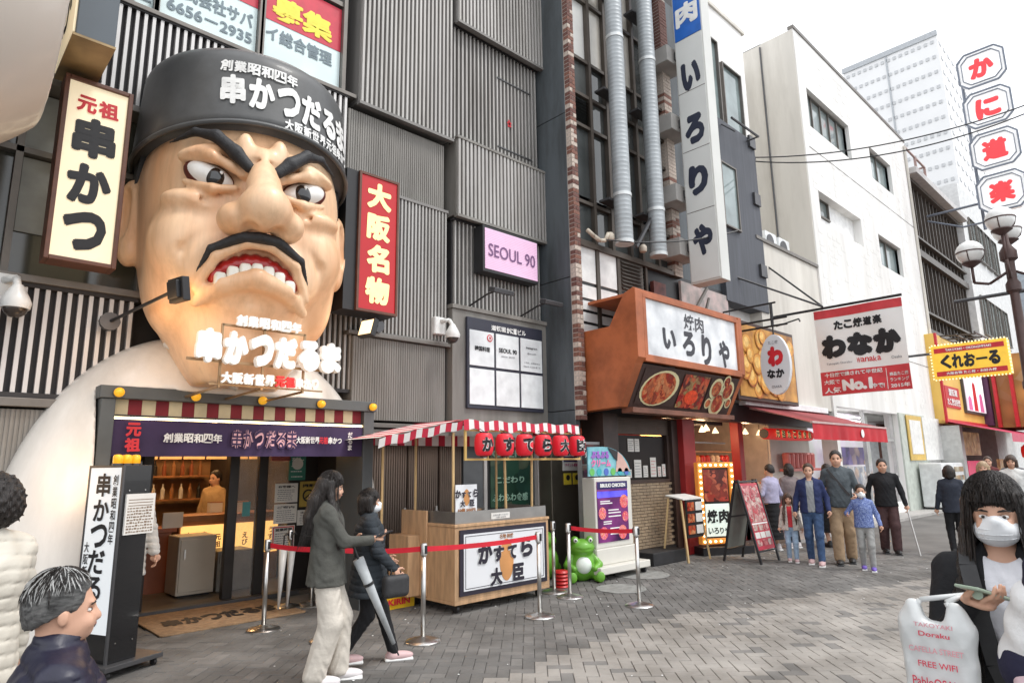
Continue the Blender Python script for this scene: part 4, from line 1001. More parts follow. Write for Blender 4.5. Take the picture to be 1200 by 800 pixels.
# crate
cr_ = thing('beer_crate', 'yellow plastic beer crate on the ground left of the stall', 'crate', (4.55, 7.0, 0))
ye = mat('crate_yellow', (.76, .46, .01), .4)
cx0, cx1, cy0, cy1 = 4.30, 4.74, 6.72, 7.06
for z in (0, .16):
    mb = MB(); mb.box(cx0, cx1, cy0, cy0 + .02, z, z + .155); mb.box(cx0, cx1, cy1 - .02, cy1, z, z + .155); mb.box(cx0, cx0 + .02, cy0 + .021, cy1 - .021, z, z + .155); mb.box(cx1 - .02, cx1, cy0 + .021, cy1 - .021, z, z + .155)
    mb.box(cx0 + .02, cx1 - .02, cy0 + .02, cy1 - .02, z + .01, z + .03)
    for i in range(1, 5): mb.box(cx0 + i * .088 - .004, cx0 + i * .088 + .004, cy0 + .021, cy1 - .021, z + .03, z + .13)
    mb.box(cx0 - .008, cx1 + .008, cy0 - .008, cy0 - .001, z + .135, z + .155)
    mb.build('crate_shell', ye, cr_, bevel=.003)
text('KIRIN', (4.52, cy0 - .006, .08), (1, 0, 0), .07, K['rtext'], cr_, w=.30, bold=.04)
# low wire-edged white box between
# ================================================================ BARRIER POSTS
stm = K['steel']
def stanchion(x, y, label, h=.88, belt=None):
    t = thing('barrier_post', label, 'barrier post', (x, y, 0), 'steel belt barrier posts')
    MB().lathe((x, y, 0), [(.165, 0), (.165, .012), (.155, .022), (.10, .036), (.04, .05), (.03, .055)], 32).build('base', stm, t, 'auto')
    MB().lathe((x, y, .05), [(.023, 0), (.023, h - .15)], 16).build('pole', stm, t, True)
    MB().lathe((x, y, h - .10), [(.032, 0), (.032, .10), (.028, .108)], 16).build('head', stm, t, 'auto')
    MB().box(x - .012, x + .012, y - .042, y + .042, h - .085, h - .01).build('belt_clip', K['black'], t)
    if belt:
        a = Vector((x, y, h - .045)); b = Vector(belt); mb = MB(); n = 10; sag = .02
        d = (b - a); pts = [a + d * (i / n) - Vector((0, 0, sag * 4 * (i / n) * (1 - i / n))) for i in range(n + 1)]
        nrm = d.cross(Vector((0, 0, 1))).normalized() * .0015
        for i in range(n):
            p, q = pts[i], pts[i + 1]; u = Vector((0, 0, .024))
            mb.add([p - u - nrm, q - u - nrm, q + u - nrm, p + u - nrm, p - u + nrm, q - u + nrm, q + u + nrm, p + u + nrm], [(0, 1, 2, 3), (7, 6, 5, 4), (0, 4, 5, 1), (3, 2, 6, 7)])
        mb.build('belt', mat('belt_red', (.62, .012, .03), .7), t)
    return t
h = .88; bz = h - .045
stanchion(2.99, 6.88, 'barrier post at the door mat corner, left of the long-haired woman', belt=(3.23, 6.03, bz))
stanchion(3.64, 7.74, 'barrier post behind, left one beside the right edge of the door mat')
stanchion(3.90, 7.66, 'barrier post behind, right one close to the doorway posters')
stanchion(3.23, 5.99, 'barrier post mostly hidden behind the cream trousers of the long-haired woman', belt=(3.82, 5.33, bz))
stanchion(3.84, 5.30, 'barrier post in front of the plywood side of the stall', belt=(5.30, 5.2, bz))
stanchion(5.31, 5.20, 'barrier post in front of the white sign of the stall')
stanchion(6.42, 6.02, 'barrier post behind the right end of the stall')
stanchion(6.32, 5.66, 'barrier post in front of the green frog', belt=(6.48, 4.76, bz))
stanchion(6.48, 4.74, 'barrier post in front of the white menu screen, the rightmost')
# clear umbrellas hanging on the posts by the door
for k, (x, y, l) in enumerate(((3.42, 7.5, 'pale furled umbrella leaning on the posts by the door, nearer the mat'), (3.56, 7.58, 'pale furled umbrella leaning on the posts by the door, nearer the posters'))):
    ub = thing('furled_umbrella', l, 'umbrella', (x, y, 0))
    MB().cyl((x, y, .05), (x + .05, y + .05, .70), .012, .05, 10).build('canopy', mat('milky_plastic', (.62, .62, .60), .3), ub, True)
    MB().tube([(x + .05, y + .05, .70), (x + .055, y + .055, .84), (x + .09, y + .055, .87), (x + .11, y + .055, .84)], .009, 6).build('handle', K['black'], ub)
# ================================================================ GLASS BUILDING WITH THE ORANGE RESTAURANT
B = thing('glass_building', 'narrow glass-fronted building with red-brick edge and two silver ducts, above the orange restaurant', 'building', (9.3, 6.6, 0))
FB = 6.6
mb = MB(); mb.box(7.86, 13.1, 7.15, 14, 2.4, 13); mb.box(7.86, 13.1, 9.6, 14, 0, 2.4); mb.build('wall', ribd, B)
# slate side wall facing left, in panels with open joints
mb = MB(); 
for (z0, z1) in ((1.98, 2.45), (2.46, 4.62), (4.63, 7.55), (7.56, 10.2), (10.21, 13)):
    MB().box(7.74, 7.86, 6.72, 14, z0, z1).build('side_panel', slate, B, bevel=.008)
# brick strip at the corner and at the right pier: real bricks
brr = [mat('red_brick', (.14, .062, .05), .8, 0, (30, .25), .3, 90), mat('pale_brick', (.50, .42, .36), .8, 0, (30, .2), .3, 90), mat('brown_brick', (.20, .09, .065), .8, 0, (30, .25), .3, 90)]
mort = mat('mortar', (.42, .38, .34), .9)
rr = random.Random(4)
def brick_col(x0, x1, y0, y1, z0, z1, sideonly=False, mats=(0, 0, 1, 2), bh=.065, j=.012, core=True, name='pier'):
    p = MB().box(x0 + .008, x1 - .008, y0 + .008, y1, z0, z1).build(name, mort, B)
    z = z0; k = 0; cnt = 0; shd = {}
    st_ = MB()
    while z < z1 - bh:
        wd = x1 - x0; nb = max(1, round(wd / .22)); off = .5 if k % 2 else 0
        xs = sorted(set([x0] + [min(x1, max(x0, x0 + (i + off) * wd / nb)) for i in range(nb + 1)] + [x1]))
        for a, b in zip(xs[:-1], xs[1:]):
            if b - a < .02: continue
            mi = mats[rr.randrange(len(mats))]; dpt = rr.uniform(-.003, .003)
            if z < 9.8 and cnt < 150:
                key = (round(b - a, 3), mi)
                if key not in shd:
                    o = MB().box(0, b - a - j, 0, y1 - y0 - .01, 0, bh).build('brick', brr[mi], p); shd[key] = o.data
                else: o = link('brick', shd[key], p)
                o.location = Vector((a + j / 2, y0 + dpt, z)); cnt += 1
            else: st_.box(a + j / 2, b - j / 2, y0 + dpt, y1 - .01, z, z + bh)
        z += bh + j; k += 1
    if st_.v: st_.build('bricks', brr[0], p, stuff=True)
    return p
brick_col(7.74, 7.90, FB, 6.72, 2.3, 11.0, mats=(0, 0, 1, 2, 2, 1))
brick_col(10.72, 11.0, FB, 6.9, 5.2, 11.4, mats=(1, 1, 1, 2), )
# curtain wall: mullions, transoms, panes
fm2 = mat('bronze_mullion', (.085, .07, .058), .45, .4, (2, .2))
pane_m = [glass('pane_a', (.045, .05, .05)), glass('pane_b', (.075, .08, .078)), mat('pane_curtain', (.48, .45, .40), .25, 0, (2, .15), spec=.8), mat('pane_frost', (.60, .60, .58), .25, 0, (2, .1), spec=.8)]
cols_ = [7.95, 8.40, 8.88, 9.42, 9.78, 10.30, 10.72]; rows_ = [5.30, 6.02, 6.12, 7.45, 8.05, 8.75, 10.0, 11.4]
fr = MB()
for x in cols_[1:-1]: fr.box(x - .035, x + .035, 6.66, 6.80, 5.26, 11.5)
for z in rows_: 
    if z != 6.12: fr.box(7.9, 10.75, 6.675, 6.79, z - .03, z + .03)
fr.build('mullions', fm2, B)
kk = 0
for i in range(len(cols_) - 1):
    for j in range(len(rows_) - 1):
        if rows_[j + 1] - rows_[j] < .2: continue
        c = 0
        if j >= 5 and i in (0, 1): c = 3 if i == 0 else 2
        elif (i + j) % 3 == 1: c = 1
        elif i == 3 and j > 4: c = 2
        x0, x1, z0, z1 = cols_[i] + .035, cols_[i + 1] - .035, rows_[j] + .03, rows_[j + 1] - .03
        w_ = MB().box(x0, x1, 6.74 + .01 * ((i * 3 + j) % 2), 6.77, z0, z1).build('pane', pane_m[c], B)
        if (i, j) in ((0, 3), (5, 2)):   # louvre vents
            l_ = MB()
            for q in range(8): z = z0 + .03 + q * (z1 - z0 - .04) / 8; l_.quad((x0, 6.67, z), (x1, 6.67, z), (x1, 6.72, z + .045), (x0, 6.72, z + .045))
            l_.build('vent_slats', framem, w_)
# lower row: white boards with black bars, vent, small dark shrine picture
for (x0, x1) in ((7.93, 8.36), (8.46, 8.94), (9.05, 9.7)):
    MB().box(x0 - .03, x1 + .03, 6.70, 6.76, 3.7, 5.26).build('window_back', K['black'], B)
    zs = [(4.60, 5.20), (4.32, 4.54), (4.12, 4.27), (3.92, 4.07), (3.74, 3.87)] if x0 < 9 else [(3.9, 4.5)]
    for z0, z1 in zs: MB().box(x0, x1, 6.685, 6.699, z0, z1).build('white_board', mat('frost_white', (.70, .71, .70), .4), B)
l_ = MB(); l_.box(9.03, 9.75, 6.69, 6.699, 4.62, 5.2)
for q in range(8): z = 4.65 + q * .068; l_.quad((9.06, 6.63, z), (9.70, 6.63, z), (9.70, 6.685, z + .05), (9.06, 6.685, z + .05))
l_.build('vent_slats', framem, B)
mb = MB(); mb.box(7.9, 10.75, 6.62, 6.72, 5.2, 5.28); mb.box(8.37, 8.45, 6.66, 6.70, 3.7, 5.2); mb.box(8.95, 9.03, 6.66, 6.70, 3.7, 5.2); mb.box(9.8, 9.86, 6.66, 6.70, 3.7, 5.2)
mb.build('window_frame', fm2, B)
MB().box(9.95, 10.35, 6.60, 6.68, 4.3, 4.95).build('picture_box', mat('dark_red_print', (.10, .03, .025), .4, 0, (8, .5)), B)
MB().box(9.86, 13.0, 6.72, 6.9, 3.7, 5.26).build('inner_wall', K['black'], B)
# concrete beams behind the blue sign
for z in (5.5, 6.6, 8.1, 9.6): MB().box(10.45, 11.1, 6.30, 6.75, z, z + .35).build('bracket_beam', mat('concrete', (.40, .38, .36), .85), B, bevel=.01)
MB().box(11.0, 13.05, 6.75, 6.95, 5.2, 11.6).build('dark_panel', slate, B)
# ducts
zinc = mat('galvanised_duct', (.36, .385, .40), .5, .3, (3, .16), .1, 30)
for x, lab in ((8.72, 'left'), (9.74, 'right')):
    t = thing('exhaust_duct', 'silver spiral exhaust duct on the glass building, %s of the pair' % lab, 'duct', (x, 6.3, 5.3), 'twin ducts')
    n = 76; prof = []
    for i in range(n + 1):
        z = 5.32 + i * .08; prof += [(.152, z), (.155, z + .008), (.152, z + .016)]
    MB().lathe((x, 6.32, 0), prof, 20).build('pipe', zinc, t, True)
    for z in (5.30, 6.15, 9.2): MB().lathe((x, 6.32, z), [(.163, 0), (.163, .06)], 20).build('collar', mat('pale_zinc', (.60, .62, .62), .4, .4), t, 'auto')
    for z in (6.1, 8.2, 10.3): MB().box(x - .22, x + .22, 6.44, 6.66, z, z + .04).build('bracket', K['dsteel'], t)
hs = thing('flexible_hose', 'cream flexible hose and round vents below the ducts', 'hose', (8.3, 6.5, 5.3))
MB().tube([(7.95, 6.5, 5.42), (8.1, 6.48, 5.34), (8.25, 6.48, 5.30), (8.36, 6.46, 5.32), (8.44, 6.44, 5.46)], .035, 8).build('hose', mat('cream_hose', (.50, .44, .36), .6), hs, True)
for x in (8.5, 9.45): MB().lathe((x, 6.45, 5.36), [(.06, 0), (.07, .03), (.07, .09), (.04, .13)], 16).build('vent_cap', mat('cream_hose', (0, 0, 0)), hs, 'auto')

# tall blue and white projecting sign
bl = thing('projecting_sign', 'tall white projecting sign with blue top reading 肉 いろりや', 'sign', (10.75, 5.9, 4.9))
MB().box(10.62, 10.93, 5.58, 6.22, 4.90, 12.2).build('box', mat('sign_cream', (.60, .60, .57), .35, 0, (1.5, .06)), bl, bevel=.01)
MB().box(10.603, 10.619, 5.61, 6.19, 4.94, 9.96).build('face_panel', mat('sign_face', (.66, .67, .65), .3, 0, (1.2, .05)), bl)
MB().box(10.603, 10.619, 5.61, 6.19, 9.98, 12.1).build('blue_panel', mat('sign_blue', (.02, .13, .50), .3), bl)
for z in (6.3, 7.55, 8.8): MB().box(10.600, 10.6035, 5.61, 6.19, z, z + .012).build('panel_joint', framem, bl)
text('肉', (10.602, 5.90, 10.50), (0, -1, 0), .50, K['wtext'], bl, w=.50, bold=.05)
for ch, z in (('い', 9.12), ('ろ', 7.98), ('り', 6.92), ('や', 5.72)):
    text(ch, (10.602, 5.90, z), (0, -1, 0), .62, mat('navy_letters', (.02, .025, .05), .5), bl, w=.45, bold=.075, jit=.001)
for z in (5.6, 6.7, 8.2, 9.7): MB().box(10.7, 10.85, 6.22, 6.35, z, z + .16).build('fixing', K['dsteel'], bl)
bp = thing('worn_poster', 'worn pinkish poster board with struts below the projecting sign', 'poster', (11.5, 6.5, 4.4))
MB().box(10.95, 12.8, 6.64, 6.69, 4.35, 5.15).build('board', mat('worn_print', (.42, .40, .38), .6, 0, (5, .35), col2=(.55, .42, .40)), bp)
mb = MB(); mb.bar((11.0, 6.55, 4.3), (11.7, 6.5, 5.1), .05); mb.bar((11.5, 6.55, 4.3), (11.75, 6.5, 4.9), .04); mb.build('strut', framem, bp)

# ================================================================ ORANGE RESTAURANT FRONT
orr = mat('orange_copper', (.42, .12, .042), .48, .1, (2, .14), .08, 30, dirt=(2, .25))
Q = thing('restaurant_front', 'orange restaurant signboard box with picture panels and open shop below', 'shop front', (9.6, 6.2, 0))
prof = [(7.0, 3.72), (6.12, 3.72), (5.82, 4.19), (5.64, 4.26), (5.60, 4.24), (5.60, 3.18), (5.66, 3.10), (5.98, 2.46), (7.0, 2.42)]
# hollow box: side cheek, top, frame round the lit face
MB().prism(prof, 'x', 7.93, 8.12).build('side_cheek', orr, Q, bevel=.008)
MB().prism(prof, 'x', 11.12, 11.24).build('side_cheek', orr, Q, bevel=.008)
mb = MB(); mb.box(8.12, 11.12, 5.62, 7.0, 4.20, 4.25); mb.box(8.12, 11.12, 5.60, 5.72, 4.13, 4.20); mb.box(8.12, 11.12, 5.60, 5.70, 3.13, 3.24); mb.box(8.12, 8.20, 5.60, 5.70, 3.24, 4.13); mb.box(11.04, 11.12, 5.60, 5.70, 3.24, 4.13)
mb.build('sign_frame', orr, Q, bevel=.006)
lf = mat('marbled_face', (.50, .52, .55), .3, 0, (2.2, .22), col2=(.78, .79, .80), emit=None, es=.12)
fp = MB().box(8.20, 11.04, 5.64, 5.68, 3.24, 4.13).build('lit_face', lf, Q)
nav = mat('charcoal_letters', (.035, .035, .045), .5)
text('焼肉', (9.62, 5.638, 3.92), (1, 0, 0), .27, nav, fp, w=.62, bold=.012)
for ch, x, z, h, w_ in (('い', 8.85, 3.56, .34, .40), ('ろ', 9.42, 3.55, .42, .40), ('り', 9.98, 3.50, .54, .34), ('や', 10.58, 3.50, .50, .40)):
    text(ch, (x, 5.638, z), (1, 0, 0), h, nav, fp, w=w_, bold=.05, jit=.001)
# sloping picture panels
def slope(x, t, o=0): return (x, 5.66 + .32 * t - .03 * 0 - o * .894, 3.10 - .64 * t - o * .447)
MB().add([slope(8.12, 0, .0), slope(11.12, 0, 0), slope(11.12, 1, 0), slope(8.12, 1, 0)] + [(x, y + .1, z) for (x, y, z) in (slope(8.12, 0), slope(11.12, 0), slope(11.12, 1), slope(8.12, 1))], [(3, 2, 1, 0), (4, 5, 6, 7), (0, 1, 5, 4), (2, 3, 7, 6)]).build('picture_back', mat('dark_brown', (.05, .025, .02), .5), Q)
food1 = cells('grilled_meat', [(.45, .03, .01), (.75, .18, .06), (.80, .35, .15), (.30, .02, .01), (.65, .08, .03)], 9)
food2 = cells('red_meat', [(.55, .01, .01), (.10, .02, .02), (.75, .10, .04), (.45, .30, .12), (.30, .02, .02)], 8)
plate_m = mat('plate_cream', (.70, .62, .36), .3)
def pic(x0, x1, base):
    p = MB().quad(slope(x0, .9, .012), slope(x1, .9, .012), slope(x1, .08, .012), slope(x0, .08, .012)).build('picture', base, Q)
    return p
def disc(cx, ct, rx, rt, o, m, par, n=22, rot=0):
    pts = []
    for i in range(n):
        a = 2 * math.pi * i / n; x = rx * math.cos(a); t = rt * math.sin(a)
        pts.append(slope(cx + x * math.cos(rot) - t * math.sin(rot) * .7, ct - t * math.cos(rot) - x * math.sin(rot) / .7, o))
    MB().add(pts, [tuple(range(n))]).build('printed_dish', m, par)
p1 = pic(8.22, 9.28, mat('dark_brown', (0, 0, 0))); disc(8.75, .49, .50, .41, .016, plate_m, p1, rot=.2); disc(8.73, .50, .43, .37, .02, food1, p1, rot=.2)
p2 = pic(9.34, 10.12, food2); disc(9.72, .62, .2, .18, .018, mat('flame_red', (.80, .07, .02), .4, 0, (14, .4)), p2)
p3 = pic(10.18, 11.06, mat('dark_brown', (0, 0, 0)))
for cx, ct, r1 in ((10.42, .33, .20), (10.82, .36, .20), (10.60, .70, .24), (10.30, .72, .1), (10.70, .12, .12), (10.97, .66, .1)):
    disc(cx, ct, r1, r1 * 1.35, .018, plate_m, p3); disc(cx, ct, r1 * .72, r1 * .98, .022, food1, p3)
mb = MB(); mb.box(8.12, 11.24, 5.88, 6.1, 2.38, 2.46); mb.build('bottom_beam', mat('aged_brown_beam', (.16, .06, .035), .6, 0, (4, .3)), Q, bevel=.006)
# shop front below
dark = mat('dark_wood', (.045, .025, .02), .5, 0, (4, .3))
redp = mat('red_wall', (.33, .02, .02), .5, 0, (2, .2))
MB().box(8.22, 8.6, 6.55, 7.0, 0, 2.42).build('dark_column', dark, Q)
mb = MB(); mb.box(8.6, 10.42, 6.80, 6.9, 2.12, 2.40)
for k in range(8): mb.box(8.6, 10.42, 6.785, 6.80, 2.14 + k * .032, 2.16 + k * .032)
mb.build('shutter_box', mat('brown_metal', (.10, .07, .055), .5, .3), Q)
wn = MB().box(8.7, 10.35, 6.84, 6.86, 1.34, 2.10).build('window', mat('shop_glass', (.018, .013, .012), .35, spec=.15), Q)
mb = MB(); mb.box(8.6, 8.7, 6.78, 6.88, 1.3, 2.12); mb.box(10.35, 10.45, 6.78, 6.88, 1.3, 2.12); mb.box(8.7, 10.35, 6.76, 6.88, 1.28, 1.34); mb.build('window_frame', dark, wn)
rr = random.Random(8)
for (x, z, w_, h_) in ((9.22, 1.82, .17, .22), (9.42, 1.82, .13, .22), (9.38, 1.38, .20, .30), (9.64, 1.38, .13, .20), (9.86, 1.38, .17, .34), (10.08, 1.38, .10, .18), (9.15, 1.38, .14, .14), (10.22, 1.38, .1, .22)):
    n_ = MB().box(x, x + w_, 6.825, 6.835, z, z + h_).build('notice', mat('paper', (0, 0, 0)), wn)
    mb = MB()
    for q in range(5): mb.box(x + .015, x + w_ - .015 - rr.uniform(0, .05), 6.823, 6.8245, z + h_ * (.15 + .16 * q), z + h_ * (.15 + .16 * q) + .008)
    mb.build('print_lines', K['ggrey'] if x < 9.8 else K['rtext'], n_, stuff=True)
# tiled plinth: real tan tiles
tl = mat('tan_tile', (.36, .27, .18), .5, 0, (8, .2)); plinth = MB().box(8.62, 10.43, 6.80, 6.9, .18, 1.28).build('plinth', mat('tile_joint', (.12, .09, .07), .8), Q)
shd = None; mbs = MB(); z = .20; k = 0
while z < 1.26:
    x = 8.64 + (.1 if k % 2 else 0)
    while x < 10.3:
        mbs.box(x, x + .19, 6.782, 6.80, z, z + .042); x += .2
    z += .052; k += 1
mbs.build('tiles', tl, plinth, stuff=True)
MB().box(8.62, 10.43, 6.76, 6.9, 0, .18).build('kickboard', K['black'], Q)
MB().box(10.62, 11.02, 6.60, 6.95, 0, 2.42).build('red_post', redp, Q, bevel=.01)
MB().box(10.43, 10.62, 6.72, 6.95, 0, 2.4).build('dark_column', dark, Q)
MB().box(13.3, 13.5, 6.9, 7.1, 0, 2.55).build('red_post', redp, Q, bevel=.01)
MB().box(10.45, 17.9, 6.7, 6.95, 2.45, 2.85).build('fascia', K['black'], Q)
MB().box(10.45, 18, 9.4, 9.5, 0, 3).build('back_wall', redp, Q)
MB().box(15.56, 15.60, 7.35, 9.4, 0, 2.8).build('partition', mat('cream_render2', (.55, .50, .44), .8), Q)
MB().box(10.45, 18, 6.95, 9.4, 2.7, 2.8).build('ceiling', dark, Q)
MB().box(10.7, 11.5, 7.6, 7.62, 1.9, 2.25).build('warm_panel', mat('amber_menu', (0, 0, 0)), Q)
MB().tube([(10.6, 6.75, 2.0), (12.4, 6.75, 2.0)], .015, 6).build('curtain_rail', K['steel'], Q)
warm = mat('lamp_warm', (0, 0, 0))
for k, (x, y) in enumerate(((11.0, 7.2), (11.35, 7.0), (11.75, 7.15), (12.15, 7.0), (12.5, 7.3), (13.4, 7.5), (14.4, 7.3), (15.5, 7.5))):
    t = thing('pendant_lamp', 'small warm pendant lamp under the restaurant ceiling, number %d along the row from the left in clear view' % (k + 1) if 0 else 'small warm pendant lamp, ' + ('leftmost above the lit menu sign', 'second from the left', 'third from the left', 'in front of the red lantern', 'right of the curtain rail', 'over the takoyaki counter', 'over the shelves', 'farthest right')[k], 'lamp', (x, y, 2.4), 'pendant lamps in the red shop')
    MB().tube([(x, y, 2.38), (x, y, 2.7)], .006, 5).build('cord', K['black'], t)
    MB().lathe((x, y, 2.26), [(.075, 0), (.05, .06), (.02, .11), (.015, .13)], 12).build('shade', mat('lamp_shade_w', (.85, .75, .6), .5, emit=(1, .72, .42), es=1.3), t, True)
    if k % 2 == 0:
        l = bpy.data.lights.new('pendant', 'POINT'); l.energy = 16; l.color = (1, .60, .32); l.shadow_soft_size = .08
        o = bpy.data.objects.new('pendant', l); COL.objects.link(o); o.location = (x, y, 2.2)
# bulb-framed lit menu sign
lm = thing('bulb_sign', 'standing sign framed in glowing bulbs, meat picture above 焼肉 いろりや', 'sign', (10.70, 6.40, 0))
X0, X1, Z0, Z1 = 10.70, 11.46, .18, 1.62; YY = 6.40
orf = mat('amber_frame', (.60, .22, .04), .5, emit=(1, .38, .06), es=.22)
mb = MB(); mb.box(X0, X0 + .10, YY, YY + .12, Z0, Z1); mb.box(X1 - .10, X1, YY, YY + .12, Z0, Z1); mb.box(X0 + .10, X1 - .10, YY, YY + .12, Z0, Z0 + .10); mb.box(X0 + .10, X1 - .10, YY, YY + .12, Z1 - .10, Z1)
mb.build('frame', orf, lm, bevel=.01)
MB().box(X0 + .1, X1 - .1, YY + .04, YY + .1, Z0 + .1, Z1 - .1).build('backing', K['black'], lm)
MB().box(X0 + .13, X1 - .13, YY + .030, YY + .039, Z0 + .74, Z1 - .13).build('picture', cells('steak_print', [(.12, .02, .015), (.45, .05, .03), (.60, .16, .08), (.25, .03, .02)], 7, es=.15), lm)
lw = MB().box(X0 + .13, X1 - .13, YY + .030, YY + .039, Z0 + .13, Z0 + .70).build('lit_face', mat('pale_lit', (.74, .82, .76), .4, emit=(.85, 1, .92), es=.3), lm)
text('焼肉', ((X0 + X1) / 2, YY + .028, .66), (1, 0, 0), .24, K['ink'], lw, w=.48, bold=.05, jit=.03); text('いろりや', ((X0 + X1) / 2, YY + .028, .41), (1, 0, 0), .11, K['ink'], lw, w=.45, bold=.03, jit=.03)
bulbs = [(X0 + .05, Z0 + .05 + i * (Z1 - Z0 - .1) / 13) for i in range(14)] + [(X1 - .05, Z0 + .05 + i * (Z1 - Z0 - .1) / 13) for i in range(14)] + [(X0 + .05 + i * (X1 - X0 - .1) / 6, z) for z in (Z0 + .05, Z1 - .05) for i in range(1, 6)]
bm_ = None
for (x, z) in bulbs:
    if bm_ is None: bm_ = MB().sph((x, YY - .012, z), .02, 8, 6).build('bulb', mat('bulb_glow', (1, .8, .5), .3, emit=(1, .70, .34), es=7), lm, True); bx0 = (x, z)
    else: o = link('bulb', bm_.data, lm); o.location = (x - bx0[0], 0, z - bx0[1])
MB().box(X0 - .05, X1 + .25, YY - .1, YY + .3, 0, .14).build('base_step', K['black'], lm, bevel=.01)
lm.rotation_euler.z = R(-27)
stp = thing('black_step', 'low black step box before the tiled plinth of the restaurant', 'step', (9.4, 6.5, 0))
MB().box(9.05, 10.0, 6.30, 6.74, 0, .20, .0).build('step', mat('rubber_black', (.025, .025, .027), .6, 0, (8, .2)), stp, bevel=.012)
# menu rack on wooden legs
mr = thing('menu_rack', 'wooden legged menu rack with six photo menus by the tiled plinth', 'rack', (10.2, 6.4, 0))
for (x, dx) in ((9.80, -.06), (10.36, .06)):
    for (y, dy2) in ((6.22, -.12), (6.46, .12)): MB().bar((x + dx, y + dy2, 0), (x, y, 1.02), .03).build('leg', cutw, mr)
mb = MB(); mb.box(9.83, 10.34, 6.14, 6.165, .38, 1.0); mb.build('backboard', K['black'], mr)
mb = MB(); mb.add([(9.78, 6.16, 1.0), (10.40, 6.16, 1.0), (10.40, 6.5, 1.06), (9.78, 6.5, 1.06), (9.78, 6.16, 1.02), (10.40, 6.16, 1.02), (10.40, 6.5, 1.08), (9.78, 6.5, 1.08)], [(0, 3, 2, 1), (4, 5, 6, 7), (0, 1, 5, 4), (1, 2, 6, 5), (2, 3, 7, 6), (3, 0, 4, 7)]); mb.build('top_sheets', mat('paper', (0, 0, 0)), mr)
for i in range(3):
    for j in range(2):
        MB().box(9.86 + j * .25, 10.06 + j * .25, 6.128, 6.138, .44 + i * .19, .58 + i * .19).build('menu_card', food1 if j == 0 else mat('paper', (0, 0, 0)), mr)
# A-frame board
af = thing('a_frame_board', 'black A-frame board with red food menu, standing before the red restaurant', 'signboard', (10.5, 5.5, 0))
pmk = cells('pink_meat', [(.60, .06, .08), (.80, .40, .38), (.70, .60, .52), (.45, .02, .05)], 10)
def leaf(yb, yt, name, m, printed):
    x0, x1 = 10.34, 10.98; base = Vector((0, yb, 0)); e = Vector((0, yt - yb, 1.32)); nv = Vector((0, -e.z, e.y)).normalized() * (1 if yb < yt else -1)
    mb = MB()
    for x in (x0, x1): mb.bar((x, yb, 0), (x, yt, 1.32), .035, .03, up=nv)
    for q in (.14, .55, .975): 
        if printed and q == .55: continue
        mb.bar(base + e * q + Vector((x0, 0, 0)), base + e * q + Vector((x1, 0, 0)), .025, .03, up=nv)
    fr_ = mb.build(name, K['black'], af)
    c = base + e * .555 + Vector(((x0 + x1) / 2, 0, 0)); U_ = Vector((1, 0, 0)); E_ = e.normalized()
    MB().obox(c, U_ * .30, E_ * .54, nv * .006).build('panel', m, fr_)
    if printed:
        MB().obox(c + E_ * .20 + nv * .0085, U_ * .27, E_ * .30, nv * .002).build('picture', pmk, fr_)
        MB().obox(c - E_ * .125 + nv * .0085, U_ * .27, E_ * .012, nv * .002).build('price_rule', K['white'], fr_)
        for i in range(3):
            for j in range(3): MB().obox(c + E_ * (-.19 - .12 * j) + U_ * (-.18 + .18 * i) + nv * .0085, U_ * .078, E_ * .048, nv * .002).build('price_box', (pmk, mat('paper', (0, 0, 0)))[j % 2], fr_)
leaf(5.80, 5.50, 'back_leaf', mat('pale_board', (.22, .23, .20), .5), False)
leaf(5.15, 5.45, 'front_leaf', mat('menu_crimson', (.50, .03, .06), .4), True)
# LED menu screen on wheels
ld = thing('digital_menu_screen', 'white wheeled digital menu screen with purple chicken menu and round aqua topper', 'screen', (8.3, 6.3, 0))
wm = mat('ivory_plastic', (.66, .64, .58), .4, 0, (2, .05))
MB().box(7.74, 8.62, 6.18, 6.42, .42, 1.42).build('casing', wm, ld, bevel=.015)
MB().box(7.72, 8.68, 6.16, 6.44, .19, .42).build('lower_casing', wm, ld, bevel=.015)
MB().box(7.62, 8.80, 6.02, 6.58, .09, .19).build('foot', wm, ld, bevel=.012)
for (x, y) in ((7.7, 6.1), (8.72, 6.1), (8.72, 6.5), (7.7, 6.5)): MB().lathe((x - .02, y, .045), [(.045, 0), (.045, .04)], 12, 'x').build('caster', K['black'], ld)
sc = MB().box(7.78, 8.50, 6.168, 6.179, .50, 1.36).build('screen', mat('screen_purple', (.05, .015, .09), .15, 0, (2.5, .7), col2=(.16, .03, .14), es=.6), ld)
MB().box(7.78, 8.50, 6.164, 6.168, 1.25, 1.36).build('header', mat('screen_navy', (.03, .02, .12), .2), sc)
text('BBULKI CHICKEN', (8.14, 6.162, 1.305), (1, 0, 0), .055, K['wtext'], sc, w=.60, bold=.05)
MB().box(7.78, 8.50, 6.164, 6.168, 1.13, 1.22).build('band', mat('screen_violet', (.06, .05, .45), .2, 0, (3, .8), es=.7), sc)
frs = cells('fried_chicken', [(.75, .10, .05), (.55, .05, .12), (.85, .40, .25), (.60, .08, .30)], 22, es=.5)
for (x, z, r_) in ((8.40, 1.06, .10), (7.88, .91, .085), (8.42, .84, .075), (7.90, .63, .09), (8.34, .62, .10)):
    MB().lathe((x, 6.166, z), [(r_, 0), (r_, -.004)], 20, 'y').build('dish_print', frs, sc)
mb = MB(); rr = random.Random(3)
for (x, z) in ((7.84, 1.07), (7.84, 1.04), (8.02, .94), (8.02, .90), (8.02, .85), (7.9, .78), (7.9, .75), (8.05, .68), (8.05, .60)): mb.box(x, x + rr.uniform(.18, .36), 6.1645, 6.1675, z, z + .016)
mb.build('print_lines', K['wtext'], sc, stuff=True)
